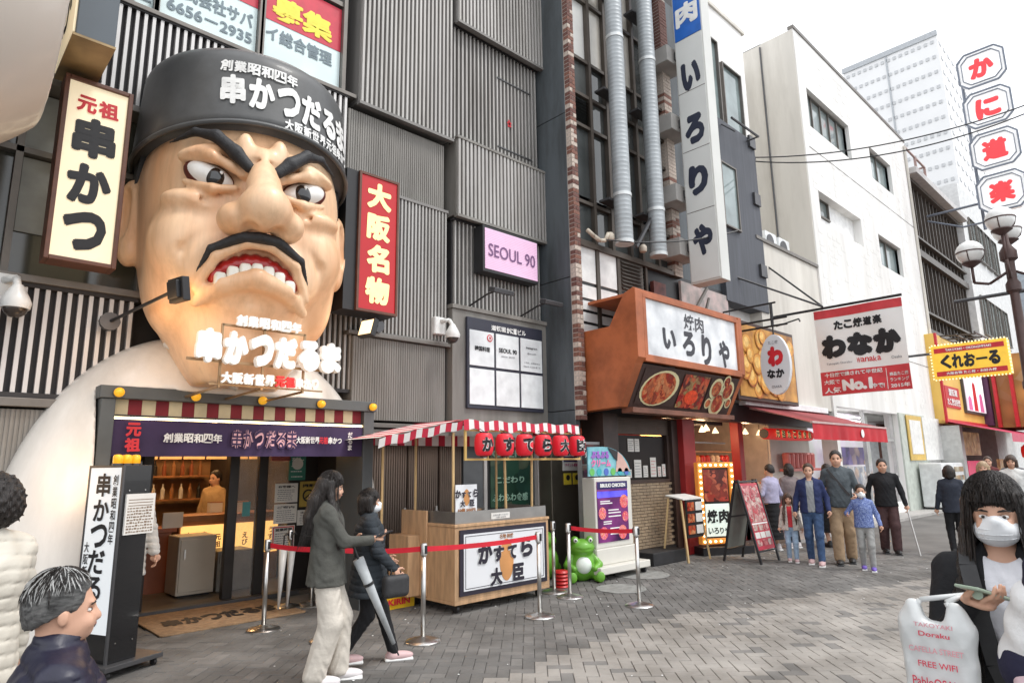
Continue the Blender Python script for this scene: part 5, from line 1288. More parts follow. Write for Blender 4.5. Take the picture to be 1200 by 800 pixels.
for z in (1.28, .92, .64, .47): MB().box(8.622, 8.63, 6.27, 6.33, z, z + .05).build('port', K['black'], ld)
tp = [(7.66, 1.44)] + [(7.66, 1.86)] + [(8.02 + .66 * math.sin(R(a)), 1.44 + .43 * math.cos(R(a))) for a in range(0, 91, 9)]
tpo = MB().prism(tp, 'y', 6.22, 6.24).build('topper', mat('aqua_print', (.10, .46, .56), .4, 0, (5, .3), col2=(.30, .60, .66)), ld)
MB().prism([(8.30, 1.50), (8.36, 1.80), (8.47, 1.74), (8.58, 1.62), (8.66, 1.50)], 'y', 6.212, 6.219).build('portrait_print', mat('peach_print', (.66, .42, .36), .5), tpo)
MB().prism([(8.12, 1.86), (8.22, 1.84), (8.36, 1.80), (8.34, 1.66), (8.27, 1.70)], 'y', 6.207, 6.211).build('portrait_print', K['black'], tpo)
text('ぷるぷる', (7.93, 6.212, 1.75), (1, 0, 0), .11, mat('violet_print', (.36, .12, .55), .5), tpo, w=.42, bold=.06); text('クリーム', (7.95, 6.212, 1.63), (1, 0, 0), .11, mat('pink_print', (.80, .18, .42), .5), tpo, w=.46, bold=.06)
for k in range(6): MB().lathe((7.74 + k * .165, 6.218, 1.50), [(.055, 0), (.055, -.006)], 14, 'y').build('badge', [mat('badge_green', (.15, .5, .12), .5), mat('badge_teal', (.05, .4, .45), .5), mat('badge_blue', (.08, .15, .5), .5)][k % 3], tpo)
ld.location.x -= .24
# tall banner board behind with three pictures and white tiles
vb = thing('poster_column', 'narrow column of three posters above white squares, left of the digital menu', 'poster', (7.7, 6.9, 0))
MB().box(7.74, 8.20, 6.62, 6.70, .0, 1.96).build('column', mat('grey_post', (.33, .33, .33), .5), vb)
for i, (z0, z1, m_) in enumerate(((1.62, 1.92, cells('black_red', [(.02, .02, .02), (.3, .02, .02), (.03, .03, .03)], 6)), (1.34, 1.60, cells('night_print', [(.02, .015, .03), (.25, .05, .15), (.3, .25, .2)], 8)), (1.10, 1.32, cells('gold_face', [(.70, .48, .08), (.75, .5, .35), (.3, .2, .1)], 6)))):
    MB().box(7.76, 8.18, 6.608, 6.619, z0, z1).build('poster', m_, vb)
text('焼肉', (7.96, 6.606, 1.76), (1, 0, 0), .09, K['wtext'], vb, w=.3, bold=.04)
for i in range(4): MB().box(7.76, 8.18, 6.608, 6.619, .12 + i * .245, .355 + i * .245).build('white_square', mat('sign_white', (0, 0, 0)), vb)
MB().tube([(7.92, 6.58, 1.1), (7.95, 6.57, .8), (8.03, 6.57, .45), (8.02, 6.56, .2)], .008, 5).build('cable', K['black'], vb)
# green frogs
fg = mat('frog_green', (.13, .36, .03), .45, 0, (3, .2), coat=.15); fgw = mat('frog_belly', (.70, .76, .70), .4); 
fr1 = thing('frog_statue', 'green plastic frog statue with white belly sitting beside the white menu screen', 'statue', (7.75, 6.62, 0))
def frog(ox, oy, ang, par, s=1.0):
    ca, sa = math.cos(ang), math.sin(ang)
    def tf(p):
        q = p.copy(); q[:, 0] = ox + s * (p[:, 0] * ca - p[:, 1] * sa); q[:, 1] = oy + s * (p[:, 0] * sa + p[:, 1] * ca); q[:, 2] = p[:, 2] * s; return q
    f = SDF((-.4, -.4, -.02), (.4, .35, .75), .011)
    f.ell((0, 0, .22), (.22, .19, .24), 0); f.ell((0, -.03, .50), (.21, .19, .135), .05)
    for q in (-1, 1):
        f.ell((q * .12, -.10, .62), (.062, .062, .062), .02); f.ell((q * .20, -.03, .12), (.10, .17, .11), .04); f.ell((q * .22, -.20, .045), (.075, .12, .045), .03)
        f.chain([(q * .19, -.03, .36), (q * .26, -.12, .25), (q * .17, -.20, .20)], [.055, .05, .045], .03)
    f.chain([(-.19, -.17, .50), (0, -.235, .475), (.19, -.17, .50)], [.012, .014, .012], .015, 's')
    f.plane(2, 0, -1); f.build('body', fg, par, tf)
    f = SDF((-.2, -.35, .1), (.2, 0, .45), .012); f.ell((0, -.12, .24), (.135, .10, .14), 0); f.build('belly', fgw, par, tf)
    for q in (-1, 1):
        f = SDF((q * .12 - .06, -.2, .56), (q * .12 + .06, -.05, .68), .006); f.ell((q * .12, -.145, .62), (.035, .028, .035), 0); e_ = f.build('eye', K['white'], par, tf)
        f = SDF((q * .12 - .05, -.2, .58), (q * .12 + .05, -.1, .66), .005); f.ell((q * .12, -.168, .62), (.018, .012, .018), 0); f.build('pupil', K['black'], e_, tf)
        f = SDF((q * .22 - .1, -.4, 0), (q * .22 + .1, -.2, .2), .008); f.ell((q * .22, -.31, .09), (.07, .03, .08), 0); f.build('foot_sole', fg, par, tf)
frog(7.36, 6.36, R(-35), fr1, .90)
fr2 = thing('frog_statue', 'green plastic frog statue half hidden behind the right end of the stall', 'statue', (6.95, 6.4, 0))
frog(7.12, 6.86, R(190), fr2, 1.05)
rc = thing('stacked_red_stools', 'stack of small red plastic stools on the ground behind the stall', 'stool', (6.6, 6.25, 0))
for k in range(5): MB().lathe((6.78, 6.22, k * .045), [(.10, 0), (.105, .01), (.09, .03), (.085, .035)], 14).build('stool_shell', mat('stool_red', (.52, .02, .02), .4), rc, 'auto')
# ================================================================ B2: dark clad bay, white walls; C: white building; D and beyond
wht = mat('white_render', (.81, .80, .78), .8, 0, (.8, .07), .1, 20, stretch=(1.5, 1.5, .25), dirt=(.8, .10))
crm = mat('cream_render', (.66, .63, .575), .8, 0, (.7, .10), .1, 20, stretch=(1.5, 1.5, .25), dirt=(.9, .16))
C2 = thing('dark_clad_building', 'white building with a dark slate clad bay and tall windows, right of the blue sign', 'building', (13.6, 6.8, 0))
MB().box(13.1, 15.3, 6.95, 14, 2.9, 12.9).build('wall', wht, C2)
MB().box(12.75, 14.75, 6.62, 6.948, 5.05, 9.45).build('slate_bay', mat('slate_boards', (.065, .07, .085), .6, 0, (1, .2), stretch=(12, 12, .6)), C2, bevel=.01)
gw = glass('sky_glass', (.22, .27, .27))
def window(par, x0, x1, y, z0, z1, n=1, m=None, fr=None, d=.08, rev=.10):
    """glazed opening set in a reveal, panes split by mullions"""
    m = m or gw; fr = fr or framem
    w_ = MB().box(x0, x1, y - .005, y + .02, z0, z1).build('window', m, par)
    mb = MB(); t = .035
    mb.box(x0 - t, x0, y - d, y, z0 - t, z1 + t); mb.box(x1, x1 + t, y - d, y, z0 - t, z1 + t); mb.box(x0, x1, y - d, y, z1, z1 + t); mb.box(x0, x1, y - d - .03, y, z0 - t, z0)
    for k in range(1, n): x = x0 + (x1 - x0) * k / n; mb.box(x - .02, x + .02, y - d * .7, y - .006, z0, z1)
    mb.build('window_frame', fr, w_); return w_
window(C2, 13.15, 13.72, 6.94, 9.6, 11.85, 1); window(C2, 13.95, 14.85, 6.94, 9.5, 11.4, 1)
window(C2, 12.9, 13.55, 6.61, 6.8, 8.3, 1, d=.04); window(C2, 14.95, 15.2, 6.94, 6.4, 7.6)
for z in (5.9, 7.7, 9.2): MB().box(14.4, 14.7, 6.56, 6.62, z, z + .3).build('anchor_plate', K['dsteel'], C2)
mb = MB(); mb.tube([(13.0, 6.3, 9.3), (14.3, 6.3, 9.3)], .03, 6); mb.tube([(13.1, 6.3, 9.0), (13.1, 6.6, 9.3)], .02, 6); mb.tube([(14.3, 6.3, 9.3), (14.3, 6.6, 9.3)], .02, 6); mb.build('awning_rail', K['dsteel'], C2)
MB().box(12.7, 15.4, 6.9, 7.1, 12.9, 13.0).build('parapet', crm, C2)

C = thing('white_building', 'big plain white building with few set-back windows behind the takoyaki banner', 'building', (22, 6.6, 0))
def wall_with_holes(x0, x1, z0, z1, y0, y1, holes, m, par, name='wall'):
    xs = sorted(set([x0, x1] + [h[0] for h in holes] + [h[1] for h in holes])); mb = MB()
    for a, b in zip(xs[:-1], xs[1:]):
        hs_ = sorted([(h[2], h[3]) for h in holes if h[0] <= a and h[1] >= b]); z = z0
        for h0, h1 in hs_:
            if h0 > z: mb.box(a, b, y0, y1, z, h0)
            z = h1
        if z < z1: mb.box(a, b, y0, y1, z, z1)
    return mb.build(name, m, par)
H1 = [(18.75, 22.0, 8.35, 9.32), (18.9, 22.2, 11.35, 12.6)]
holes = [(18.55, 21.9, 11.3, 12.55), (23.8, 26.1, 11.3, 12.5), (18.6, 22.0, 8.35, 9.3), (23.6, 26.0, 8.1, 9.2), (18.2, 23.2, .35, 3.05), (14.6, 14.61, 7, 7.01)]
holes = [h for h in holes]
# actual facade heights: parapet at 14.2 m
wall_with_holes(18.0, 28.4, 0, 14.25, 6.6, 7.0, holes[:5], wht, C)
MB().box(18.0, 28.4, 7.6, 9.0, 3.1, 14.25).build('core', wht, C)
MB().box(18.0, 28.4, 7.0, 9.0, 14.0, 14.25).build('roof', wht, C)
MB().box(14.4, 18.0, 6.65, 9.0, 2.9, 6.85).build('low_wall', crm, C)
MB().box(14.38, 18.02, 6.60, 6.70, 6.85, 6.93).build('coping', framem, C)
MB().box(17.98, 28.45, 6.57, 6.75, 14.25, 14.36).build('coping', framem, C)
MB().box(17.96, 18.0, 6.62, 9.0, 6.9, 14.2).build('side_wall', crm, C)
MB().box(15.3, 18.0, 8.3, 9.0, 6.9, 13.7).build('set_back_wall', crm, C)
# shallow white relief tiles on the facade
rel = MB(); rr = random.Random(12); z = 3.4
hl = holes[:5]
while z < 13.9:
    x = 18.3
    while x < 28.1:
        if rr.random() < .30 and not any(h[0] - .3 < x < h[1] + .1 and h[2] - .25 < z < h[3] + .1 for h in hl): rel.box(x, x + .26, 6.596, 6.60, z, z + .13)
        x += .33
    z += .19
rel.build('relief_tiles', wht, C, stuff=True)
dg = glass('mid_glass', (.25, .29, .29))
window(C, 18.55, 21.9, 6.80, 11.35, 12.5, 5, dg); window(C, 23.8, 26.1, 6.80, 11.35, 12.45, 2, gw); window(C, 18.6, 19.9, 6.9, 8.75, 9.28, 2, dg); window(C, 23.6, 26.0, 6.80, 8.15, 9.15, 2, gw)
MB().box(19.95, 22.0, 6.85, 6.95, 8.35, 9.3).build('infill_panel', mat('bright_panel', (.80, .80, .79), .5), C)
MB().box(18.6, 19.93, 6.85, 6.95, 8.35, 8.70).build('infill_panel', MC['bright_panel'], C)
# glazed ground floor shop of the white building
gs = MB().box(18.2, 23.2, 7.5, 7.55, .35, 3.05).build('shop_window', mat('shop_backdrop', (.62, .66, .60), .4, 0, (1.4, .2), col2=(.70, .60, .72), es=.25), C)
for z in (2.78, 2.9): MB().box(18.6, 21.8, 7.2, 7.26, z, z + .03).build('tube_light', mat('tube_white', (1, 1, 1), .4, emit=(1, 1, 1), es=4), gs)
mb = MB(); mb.box(18.2, 18.28, 6.75, 6.85, .35, 3.05); mb.box(20.6, 20.66, 6.75, 6.85, .35, 3.05); mb.box(23.1, 23.2, 6.75, 6.85, .35, 3.05); mb.box(18.28, 23.1, 6.75, 6.85, 2.2, 2.24); mb.build('window_frame', mat('alu', (.55, .56, .55), .4, .5), gs)
MB().box(18.9, 21.6, 7.05, 7.1, 1.5, 2.0).build('poster', cells('night_city', [(.05, .04, .12), (.12, .08, .30), (.5, .35, .2), (.25, .2, .45)], 3), gs)
MB().box(18.7, 21.6, 7.0, 7.05, .45, 1.45).build('brochure_wall', cells('brochures', [(.75, .75, .75), (.3, .4, .55), (.65, .5, .4), (.8, .8, .78)], 5), gs)
MB().box(23.2, 25.9, 6.55, 6.6, .0, 3.1).build('green_grey_wall', mat('sage_wall', (.50, .54, .49), .6), C)
yb = thing('blank_poster', 'white poster with yellow border on the sage wall beside the vending machine', 'poster', (24.2, 6.5, 1.6))
MB().box(23.75, 25.35, 6.50, 6.53, 1.60, 3.05).build('board', mat('ochre_border', (.62, .42, .10), .5), yb); MB().box(23.95, 25.15, 6.485, 6.499, 1.8, 2.9).build('sheet', K['white'], yb)
MB().box(25.45, 27.5, 6.50, 6.53, 1.60, 3.05).build('sheet', K['white'], yb)
vm = thing('vending_machine', 'white vending machine against the sage wall, seen side on', 'vending machine', (25.5, 6.3, 0))
MB().box(24.3, 27.0, 5.85, 6.48, .12, 1.50).build('body', mat('vm_white', (.74, .76, .77), .35), vm, bevel=.03)
MB().box(24.4, 26.9, 5.9, 6.4, .06, .12).build('plinth', K['dsteel'], vm)
for i in range(3):
    for j in range(6): MB().lathe((25.85 + j * .18, 5.842, .65 + i * .28), [(.05, 0), (.05, .16)], 8).build('bottle', cells('bottle_mix', [(.6, .3, .1), (.7, .65, .5), (.3, .15, .08), (.5, .55, .5)], 3), vm)
MB().box(24.5, 25.6, 5.84, 5.849, .35, 1.4).build('door_panel', MC['vm_white'], vm, bevel=.003)

# D: dark mullioned building
D = thing('mullioned_building', 'dark mullioned glass building beyond the white building', 'building', (32, 6.6, 0))
MB().box(28.45, 36.5, 6.9, 12, 3, 13.2).build('wall', mat('red_brown_glass', (.26, .23, .235), .15, 0, (.9, .5), col2=(.50, .46, .46), spec=.8), D)
mb = MB()
for k in range(15): x = 28.5 + k * .57; mb.box(x, x + .07, 6.78, 6.9, 6.4, 12.9)
mb.build('mullions', fm2, D)
for z in (6.3, 7.2, 9.55, 10.3, 12.75): MB().box(28.45, 36.5, 6.62, 6.89, z, z + (.28 if z in (6.3, 9.55, 12.75) else .09)).build('transom', fm2, D)
MB().box(28.45, 36.6, 6.3, 12, 12.9, 13.15).build('roof_edge', mat('pale_eave', (.48, .46, .45), .5), D)
E1 = thing('far_white_building', 'pale grey white building with dark window bands beyond the mullioned one', 'building', (42, 6.4, 0))
MB().box(36.6, 47, 6.5, 14, 0, 15).build('wall', mat('far_white', (.66, .67, .67), .8), E1)
for z in (7.5, 11.5):
    for x in (37.6, 39.2, 40.8, 42.4): window(E1, x, x + 1.3, 6.47, z, z + 1.9, 2, dg)
E2 = thing('far_glass_block', 'small grey blue block at the far end of the street', 'building', (60, 4, 0))
MB().box(50, 70, 5.8, 14, 0, 13).build('wall', mat('far_bluegrey', (.34, .38, .42), .5), E2)
for z in (4, 6.5, 9): 
    for x in (51, 54, 57, 60): MB().box(x, x + 2.2, 5.74, 5.8, z, z + 1.5).build('window', dg, E2)
rf = thing('rooftop_plant', 'rooftop frame with air conditioner above the mullioned building', 'air conditioner', (31, 8, 13.2))
mb = MB()
for x in (29.5, 31, 32.5, 34): mb.bar((x, 7.2, 13.15), (x, 7.2, 15.2), .09)
for z in (14.2, 15.2): mb.bar((29.5, 7.2, z), (34, 7.2, z), .07)
mb.bar((29.5, 7.2, 15.2), (29.5, 11, 15.2), .07); mb.bar((34, 7.2, 15.2), (34, 11, 15.2), .07); mb.build('frame', mat('rust_frame', (.30, .20, .18), .7), rf)
MB().box(30.2, 31.4, 7.3, 8, 13.3, 14.1).build('unit', mat('vm_white', (0, 0, 0)), rf, bevel=.02); MB().lathe((30.7, 7.29, 13.7), [(.28, 0), (.28, -.02)], 18, 'y').build('fan', K['dsteel'], rf)
MB().prism([(32, 13.2), (35.8, 13.2), (35.8, 15.4), (34.6, 15.6)], 'y', 8.2, 8.5).build('gable', mat('brown_gable', (.20, .17, .15), .7), rf)
# far tower
TW = thing('white_tower', 'tall white high-rise with rows of tiny windows in the distance', 'building', (105, 48, 0))
tw = mat('tower_white', (.74, .742, .745), .7, 0, (.3, .03))
MB().box(87.6, 106, 15.3, 26.2, 0, 53.2).build('wall', tw, TW)
MB().box(87.5, 106, 20.9, 21.1, 0, 53.6).build('joint', mat('tower_joint', (.40, .42, .44), .6), TW)
mb = MB()
for j in range(21):
    z = 12 + j * 2.0
    if z > 52: continue
    for k in range(15): mb.box(87.50, 87.62, 15.7 + k * .70, 16.05 + k * .70, z, z + .42)
    for k in range(9): mb.box(88.2 + k * 2, 89.0 + k * 2, 15.22, 15.32, z, z + .42)
mb.build('windows', mat('hazy_tower_window', (.48, .49, .50), .3), TW, stuff=True)  # window colour lightened to stand in for distance haze
MB().box(87.4, 87.6, 15.2, 26.3, 52.9, 53.6).build('parapet', mat('tower_joint', (0, 0, 0)), TW)

# ================================================================ TAKOYAKI SHOP
tk = thing('takoyaki_board', 'big picture board of golden takoyaki balls beside the orange restaurant', 'sign', (13.8, 6.4, 2.9))
MB().box(12.28, 15.12, 6.30, 6.42, 2.86, 4.54).build('frame', mat('dark_brown', (0, 0, 0)), tk, bevel=.01)
pc = MB().box(12.36, 15.04, 6.285, 6.30, 2.94, 4.46).build('picture', mat('golden_print', (.48, .18, .03), .5, 0, (3, .35), col2=(.72, .38, .08)), tk)
rr = random.Random(6)
for k in range(34):
    x, z, r_ = rr.uniform(12.55, 14.85), rr.uniform(3.12, 4.28), rr.uniform(.14, .24)
    bp_ = MB().lathe((x, 6.283 - k * .0012, z), [(r_, 0), (r_ * .98, -.0003)], 18, 'y').build('ball_print', [mat('ball_a', (.42, .14, .02), .5, 0, (8, .3)), mat('ball_b', (.34, .10, .02), .5, 0, (8, .3)), mat('ball_c', (.50, .20, .03), .5, 0, (8, .2))][k % 3], pc)
    MB().lathe((x - .01, 6.283 - k * .0012 - .0004, z + .01), [(r_ * .86, 0), (r_ * .84, -.0003)], 18, 'y').build('ball_tone', mat('ball_d', (.66, .32, .06), .5, 0, (9, .3)), pc)
    MB().lathe((x - .03, 6.283 - k * .0012 - .0008, z + .035), [(r_ * .52, 0), (r_ * .50, -.0003)], 16, 'y').build('ball_tone', mat('ball_e', (.80, .50, .16), .5, 0, (9, .3)), pc)
ov = thing('oval_sign', 'white oval hanging sign with red わ before the takoyaki board', 'sign', (12.75, 5.6, 3.0))
OX = 12.5
n = 30
def ova(s, x): return [(5.60 + .30 * s * math.cos(2 * math.pi * i / n), 3.50 + .60 * s * math.sin(2 * math.pi * i / n)) for i in range(n)]
def oq(X_, s, t, z_off=0): return X_
MB().prism([(y, z) for y, z in ova(1, OX)], 'x', OX, OX + .10).build('board', mat('sign_white', (0, 0, 0)), ov, bevel=.01)
text('わ', (OX - .002, 5.58, 3.66), (0, -1, 0), .40, K['rtext'], ov, w=.34, bold=.10, jit=.001)
text('なか', (OX - .002, 5.60, 3.32), (0, -1, 0), .18, K['ink'], ov, w=.36, bold=.06, jit=.001)
text('たこ焼', (OX - .002, 5.60, 3.94), (0, -1, 0), .07, K['ggrey'], ov, w=.2, bold=.02)
text('OSAKA', (OX - .002, 5.60, 3.06), (0, -1, 0), .05, K['ggrey'], ov, w=.2, bold=.02)
mb = MB(); mb.tube([(OX + .05, 5.6, 4.08), (OX + .05, 5.6, 4.35)], .015, 6); mb.build('hanger', K['black'], ov)
pk = thing('bracket_poles', 'black steel poles and stays reaching out from the wall over the takoyaki shop', 'bracket', (15, 6.6, 5))
bkm = mat('black_pole', (.02, .02, .022), .5)
mb = MB()
mb.tube([(15.0, 6.9, 5.01), (15.0, 3.9, 5.01)], .03, 8); mb.tube([(15.0, 6.7, 6.3), (15.0, 5.5, 5.05)], .022, 6); mb.tube([(13.2, 6.7, 5.7), (15.0, 5.5, 5.05)], .022, 6)
for z in (4.28, 4.42): mb.tube([(OX + .05, 6.9, z), (OX + .05, 5.3, z)], .022, 6)
mb.tube([(OX + .05, 5.6, 4.28), (OX + .05, 5.6, 4.75)], .03, 6); mb.tube([(OX + .05, 6.8, 4.75), (OX + .05, 5.5, 4.75)], .02, 6)
mb.tube([(15.0, 6.6, 4.78), (14.6, 5.9, 4.78), (14.4, 5.8, 4.68)], .018, 6); mb.build('poles', bkm, pk)
wb = thing('takoyaki_banner', 'white and red cloth banner たこ焼道楽 わなか No.1 hanging from a pole across the street side', 'banner', (15, 4.8, 3))
def bn(u, v, o=0): return (15.0 - o + .02 * math.sin(u * 9 + v * 5), 5.71 - 1.79 * u, 3.03 + 1.93 * v)
MB().sheet(lambda u, v: bn(u, v), 24, 16).build('cloth', mat('banner_white', (.84, .83, .81), .7, 0, (2, .04)), wb, True)
MB().sheet(lambda u, v: bn(u, .90 + .1 * v, .004), 24, 2).build('red_band', mat('banner_red', (.60, .05, .06), .7), wb, True)
MB().sheet(lambda u, v: bn(.0 + u, .005 + .27 * v, .004), 24, 4).build('red_block', MC['banner_red'], wb, True)
def btx(s, cu, cv, h, w_, m, b, jit=0, o=.01):
    text(s, (0, 0, 0), (1, 0, 0), h, m, wb, w=w_, bold=b, jit=jit, fn=lambda x, y, z: (lambda q: (q[0] - o, q[1], q[2]))(bn(cu + x / 1.79, cv + y / 1.93)))
btx('たこ焼道楽', .50, .80, .20, 1.0, K['ink'], .06, .05); btx('わなか', .50, .555, .50, 1.62, K['ink'], .11, .08)
btx('Takoyaki Doraku', .24, .36, .06, .55, K['ggrey'], .0); btx('Wanaka', .58, .37, .12, .48, K['rtext'], .01, .05); btx('Osaka', .88, .36, .06, .2, K['ggrey'], .0)
btx('十日焼で繰されて半世紀', .38, .235, .095, 1.18, K['wtext'], .035); btx('大阪で', .13, .155, .10, .34, K['wtext'], .03); btx('人気', .13, .06, .13, .34, K['wtext'], .04)
btx('No.1', .42, .105, .25, .62, K['wtext'], .07); btx('やで!', .65, .07, .11, .24, K['wtext'], .05)
btx('商品たこ焼', .88, .18, .08, .36, K['wtext'], .03); btx('ランキング', .88, .12, .08, .36, K['wtext'], .03); btx('2015年', .88, .055, .09, .36, K['wtext'], .03)
MB().sheet(lambda u, v: bn(.745 + .006 * u, .02 + .23 * v, .008), 1, 3).build('white_rule', K['wtext'], wb)
# awning
aw = thing('red_awning', 'dark red folding awning with a short red valance before the takoyaki shop', 'awning', (15, 6, 2.6))
awm = mat('awning_red', (.30, .045, .05), .75, 0, (1.5, .1)); awr = mat('valance_red', (.52, .02, .03), .75, 0, (3, .12))
MB().sheet(lambda u, v: (13.0 + 4.3 * u, 6.62 - 1.42 * v, 2.80 - .44 * v), 30, 6).build('fabric', awm, aw, True)
MB().sheet(lambda u, v: (13.0 + 4.3 * u, 5.195 + .02 * math.sin(u * 60) * v, 2.36 - .33 * v), 70, 3).build('valance', awr, aw, True)
MB().box(12.95, 17.35, 6.5, 6.66, 2.80, 2.94).build('roller_box', mat('vm_white', (0, 0, 0)), aw, bevel=.01)
MB().box(12.98, 17.32, 5.18, 5.23, 2.345, 2.385).build('front_bar', mat('pink_bar', (.55, .38, .36), .5), aw)
for x in (13.2, 17.0): MB().tube([(x, 6.55, 2.74), (x + .7, 5.95, 2.55), (x + .05, 5.25, 2.36)], .022, 6).build('folding_arm', MC['pink_bar'], aw)
MB().lathe((15.6, 5.165, 2.20), [(.09, 0), (.09, -.003)], 18, 'y').build('crest', K['wtext'], aw)
lt = thing('long_lantern', 'long horizontal red paper lantern with black characters under the awning', 'lantern', (13.6, 6.2, 2.2))
prof = []
for i in range(41): prof.append((.125 * (1 - .12 * abs(i - 20) / 20) + (.008 if i % 2 else 0), -1.15 + 2.3 * i / 40))
MB().lathe((14.5, 6.35, 2.20), prof, 20, 'x').build('body', mat('lantern_red2', (.62, .02, .02), .5, emit=(.9, .03, .02), es=.22), lt, True)
for x in (-1.17, 1.15): MB().lathe((14.5, 6.35, 2.20), [(.10, x), (.10, x + .03)], 14, 'x').build('ring', K['black'], lt)
text('元祖たこ焼き処', (14.5, 6.21, 2.20), (1, 0, 0), .17, mat('gold_lettering', (0, 0, 0)), lt, w=1.9, bold=.08, jit=.04); text('元祖たこ焼き処', (14.5, 6.205, 2.20), (1, 0, 0), .17, K['ink'], lt, w=1.9, bold=.03, jit=.04)
# counter goods
cn = thing('takoyaki_counter', 'red takoyaki counter with shelves of jars and packs', 'counter', (14.5, 7.6, 0))
MB().box(12.9, 15.2, 6.9, 7.5, 0, .95).build('counter', redp, cn, bevel=.01)
for z in (1.25, 1.55, 1.85): MB().box(12.9, 15.0, 7.9, 8.2, z, z + .03).build('shelf_board', wood, cn)
MB().box(15.6, 17.9, 7.3, 7.35, 0, 2.6).build('cream_partition', crm, cn)
rr = random.Random(11)
pack = [mat('pack_red', (.55, .03, .03), .4), mat('pack_cream', (.65, .5, .35), .4), mat('pack_orange', (.62, .22, .04), .4)]
for z in (1.28, 1.58, .96):
    for k in range(9):
        x = 13.0 + k * .22; y = 7.95 if z > 1 else 7.0
        MB().lathe((x, y + .08, z), [(.07, 0), (.08, .16), (.05, .2), (.03, .21)], 10).build('jar', rr.choice(pack), cn, 'auto')
for k in range(7): MB().lathe((16.0 + k * .24, 7.1, 1.45), [(.09, 0), (.10, .34), (.07, .38)], 10).build('jar', mat('pack_pink', (.60, .16, .14), .4), cn)
MB().box(15.9, 17.8, 6.95, 7.25, 1.38, 1.44).build('shelf_board', mat('pack_pink', (0, 0, 0)), cn)
# crepe stall beyond with dark red awning
fs = thing('far_food_shop', 'red food shop with yellow boards and awnings further down the street', 'shop front', (30, 6, 0))
MB().box(27.5, 40, 6.3, 6.6, 2.9, 6.2).build('upper_board', mat('yellow_board', (.80, .52, .12), .45, 0, (1, .1)), fs)
MB().box(27.5, 27.62, 6.22, 6.3, 2.9, 6.2).build('red_edge', K['red'], fs); MB().box(27.62, 34, 6.22, 6.3, 2.9, 3.05).build('red_edge', K['red'], fs)
MB().box(27.9, 29.9, 6.26, 6.3, 3.5, 4.3).build('red_plate', K['red'], fs)
text('道頓堀', (28.9, 6.25, 4.08), (1, 0, 0), .28, K['wtext'], fs, w=1.2, bold=.04); text('たこ焼お好焼', (28.9, 6.25, 3.72), (1, 0, 0), .28, K['wtext'], fs, w=1.8, bold=.04)
scr = MB().box(30.6, 33.6, 6.16, 6.28, 3.5, 5.4).build('screen', mat('white_pink_screen', (.75, .66, .72), .3, 0, (1.2, .25), col2=(.92, .90, .92), es=.7), fs)
MB().box(30.5, 33.7, 6.2, 6.3, 3.4, 5.5).build('screen_frame', K['dsteel'], fs)
for k, (x, h_) in enumerate(((31.0, .5), (31.9, 1.1), (32.9, .7))): MB().prism([(x - .3, 3.52), (x + .3, 3.52), (x + .22, 3.5 + h_), (x, 3.6 + h_), (x - .22, 3.5 + h_)], 'y', 6.15, 6.159).build('figure_print', K['rtext'] if k == 1 else mat('pink_print', (0, 0, 0)), scr)
MB().sheet(lambda u, v: (27.3 + 11.7 * u, 6.4 - 2.0 * v, 3.0 - .55 * v), 20, 2).build('awning', mat('crimson_awning', (.42, .02, .07), .7), fs)
MB().sheet(lambda u, v: (27.3 + 11.7 * u, 4.4, 2.45 - .28 * v), 40, 1).build('awning_valance', mat('rose_valance', (.55, .10, .15), .7), fs)
MB().box(27.5, 40, 8.5, 8.6, 0, 3).build('back_wall', mat('warm_brown_wall', (.12, .05, .035), .7), fs)
MB().box(27.5, 27.9, 5.9, 8.5, 0, 2.8).build('grey_shutter', mat('alu', (0, 0, 0)), fs)
MB().box(28.0, 30.8, 6.0, 6.1, 1.75, 2.6).build('menu_board', cells('noodle_print', [(.55, .32, .12), (.70, .50, .25), (.35, .15, .06)], 4, es=.15), fs)
rd = MB().box(28.0, 31.5, 5.9, 6.0, .55, 1.55).build('red_sign', mat('magenta_sign', (.60, .02, .10), .4, es=.3), fs)
text('人気 2F', (30.0, 5.89, 1.3), (1, 0, 0), .32, K['wtext'], rd, w=2.2, bold=.05); text('お好み焼', (29.8, 5.89, .85), (1, 0, 0), .3, K['wtext'], rd, w=2.4, bold=.05)
for k in range(8):
    MB().lathe((31.5 + k * .62, 4.6, 1.55), [(.14, 0), (.26, .12), (.28, .3), (.26, .48), (.14, .6)], 14).build('lantern', mat('lantern_red2', (0, 0, 0)), fs, True)
MB().box(31.0, 33, 5.5, 5.6, .9, 1.6).build('menu_board', MC['noodle_print'], fs); MB().box(33.6, 38, 4.9, 5.0, .9, 1.5).build('menu_board', food1, fs)
MB().box(34.2, 38.5, 4.2, 6.4, 2.9, 6.0).build('side_sign', cells('amber_print', [(.75, .45, .12), (.6, .3, .08), (.82, .6, .3)], 1.2), fs)
for y in (5.75, 5.15): MB().box(33.9, 34.18, y, y + .12, 2.9, 6.1).build('red_rail', K['red'], fs)
MB().box(33.8, 34.15, 6.0, 6.4, 3.0, 5.9).build('purple_post', mat('purple_post', (.10, .03, .09), .5), fs)
kl = thing('projecting_sign', 'yellow projecting sign くれおーる with a studded red and yellow edge', 'sign', (22, 4.2, 4.0))
KX = 22.0
MB().box(KX, KX + .35, 3.33, 5.15, 3.90, 4.88).build('box', mat('sign_yellow', (.82, .50, .04), .4, emit=(1, .62, .08), es=.2), kl, bevel=.02)
mb = MB()
for q in ((3.40, 5.08, 4.66, 4.80), (3.40, 5.08, 3.98, 4.12)): mb.box(KX - .008, KX - .001, q[0], q[1], q[2], q[3])
mb.build('red_band', K['red'], kl)
text('くれおーる', (KX - .004, 4.24, 4.39), (0, -1, 0), .40, K['ink'], kl, w=1.45, bold=.06, jit=.04)
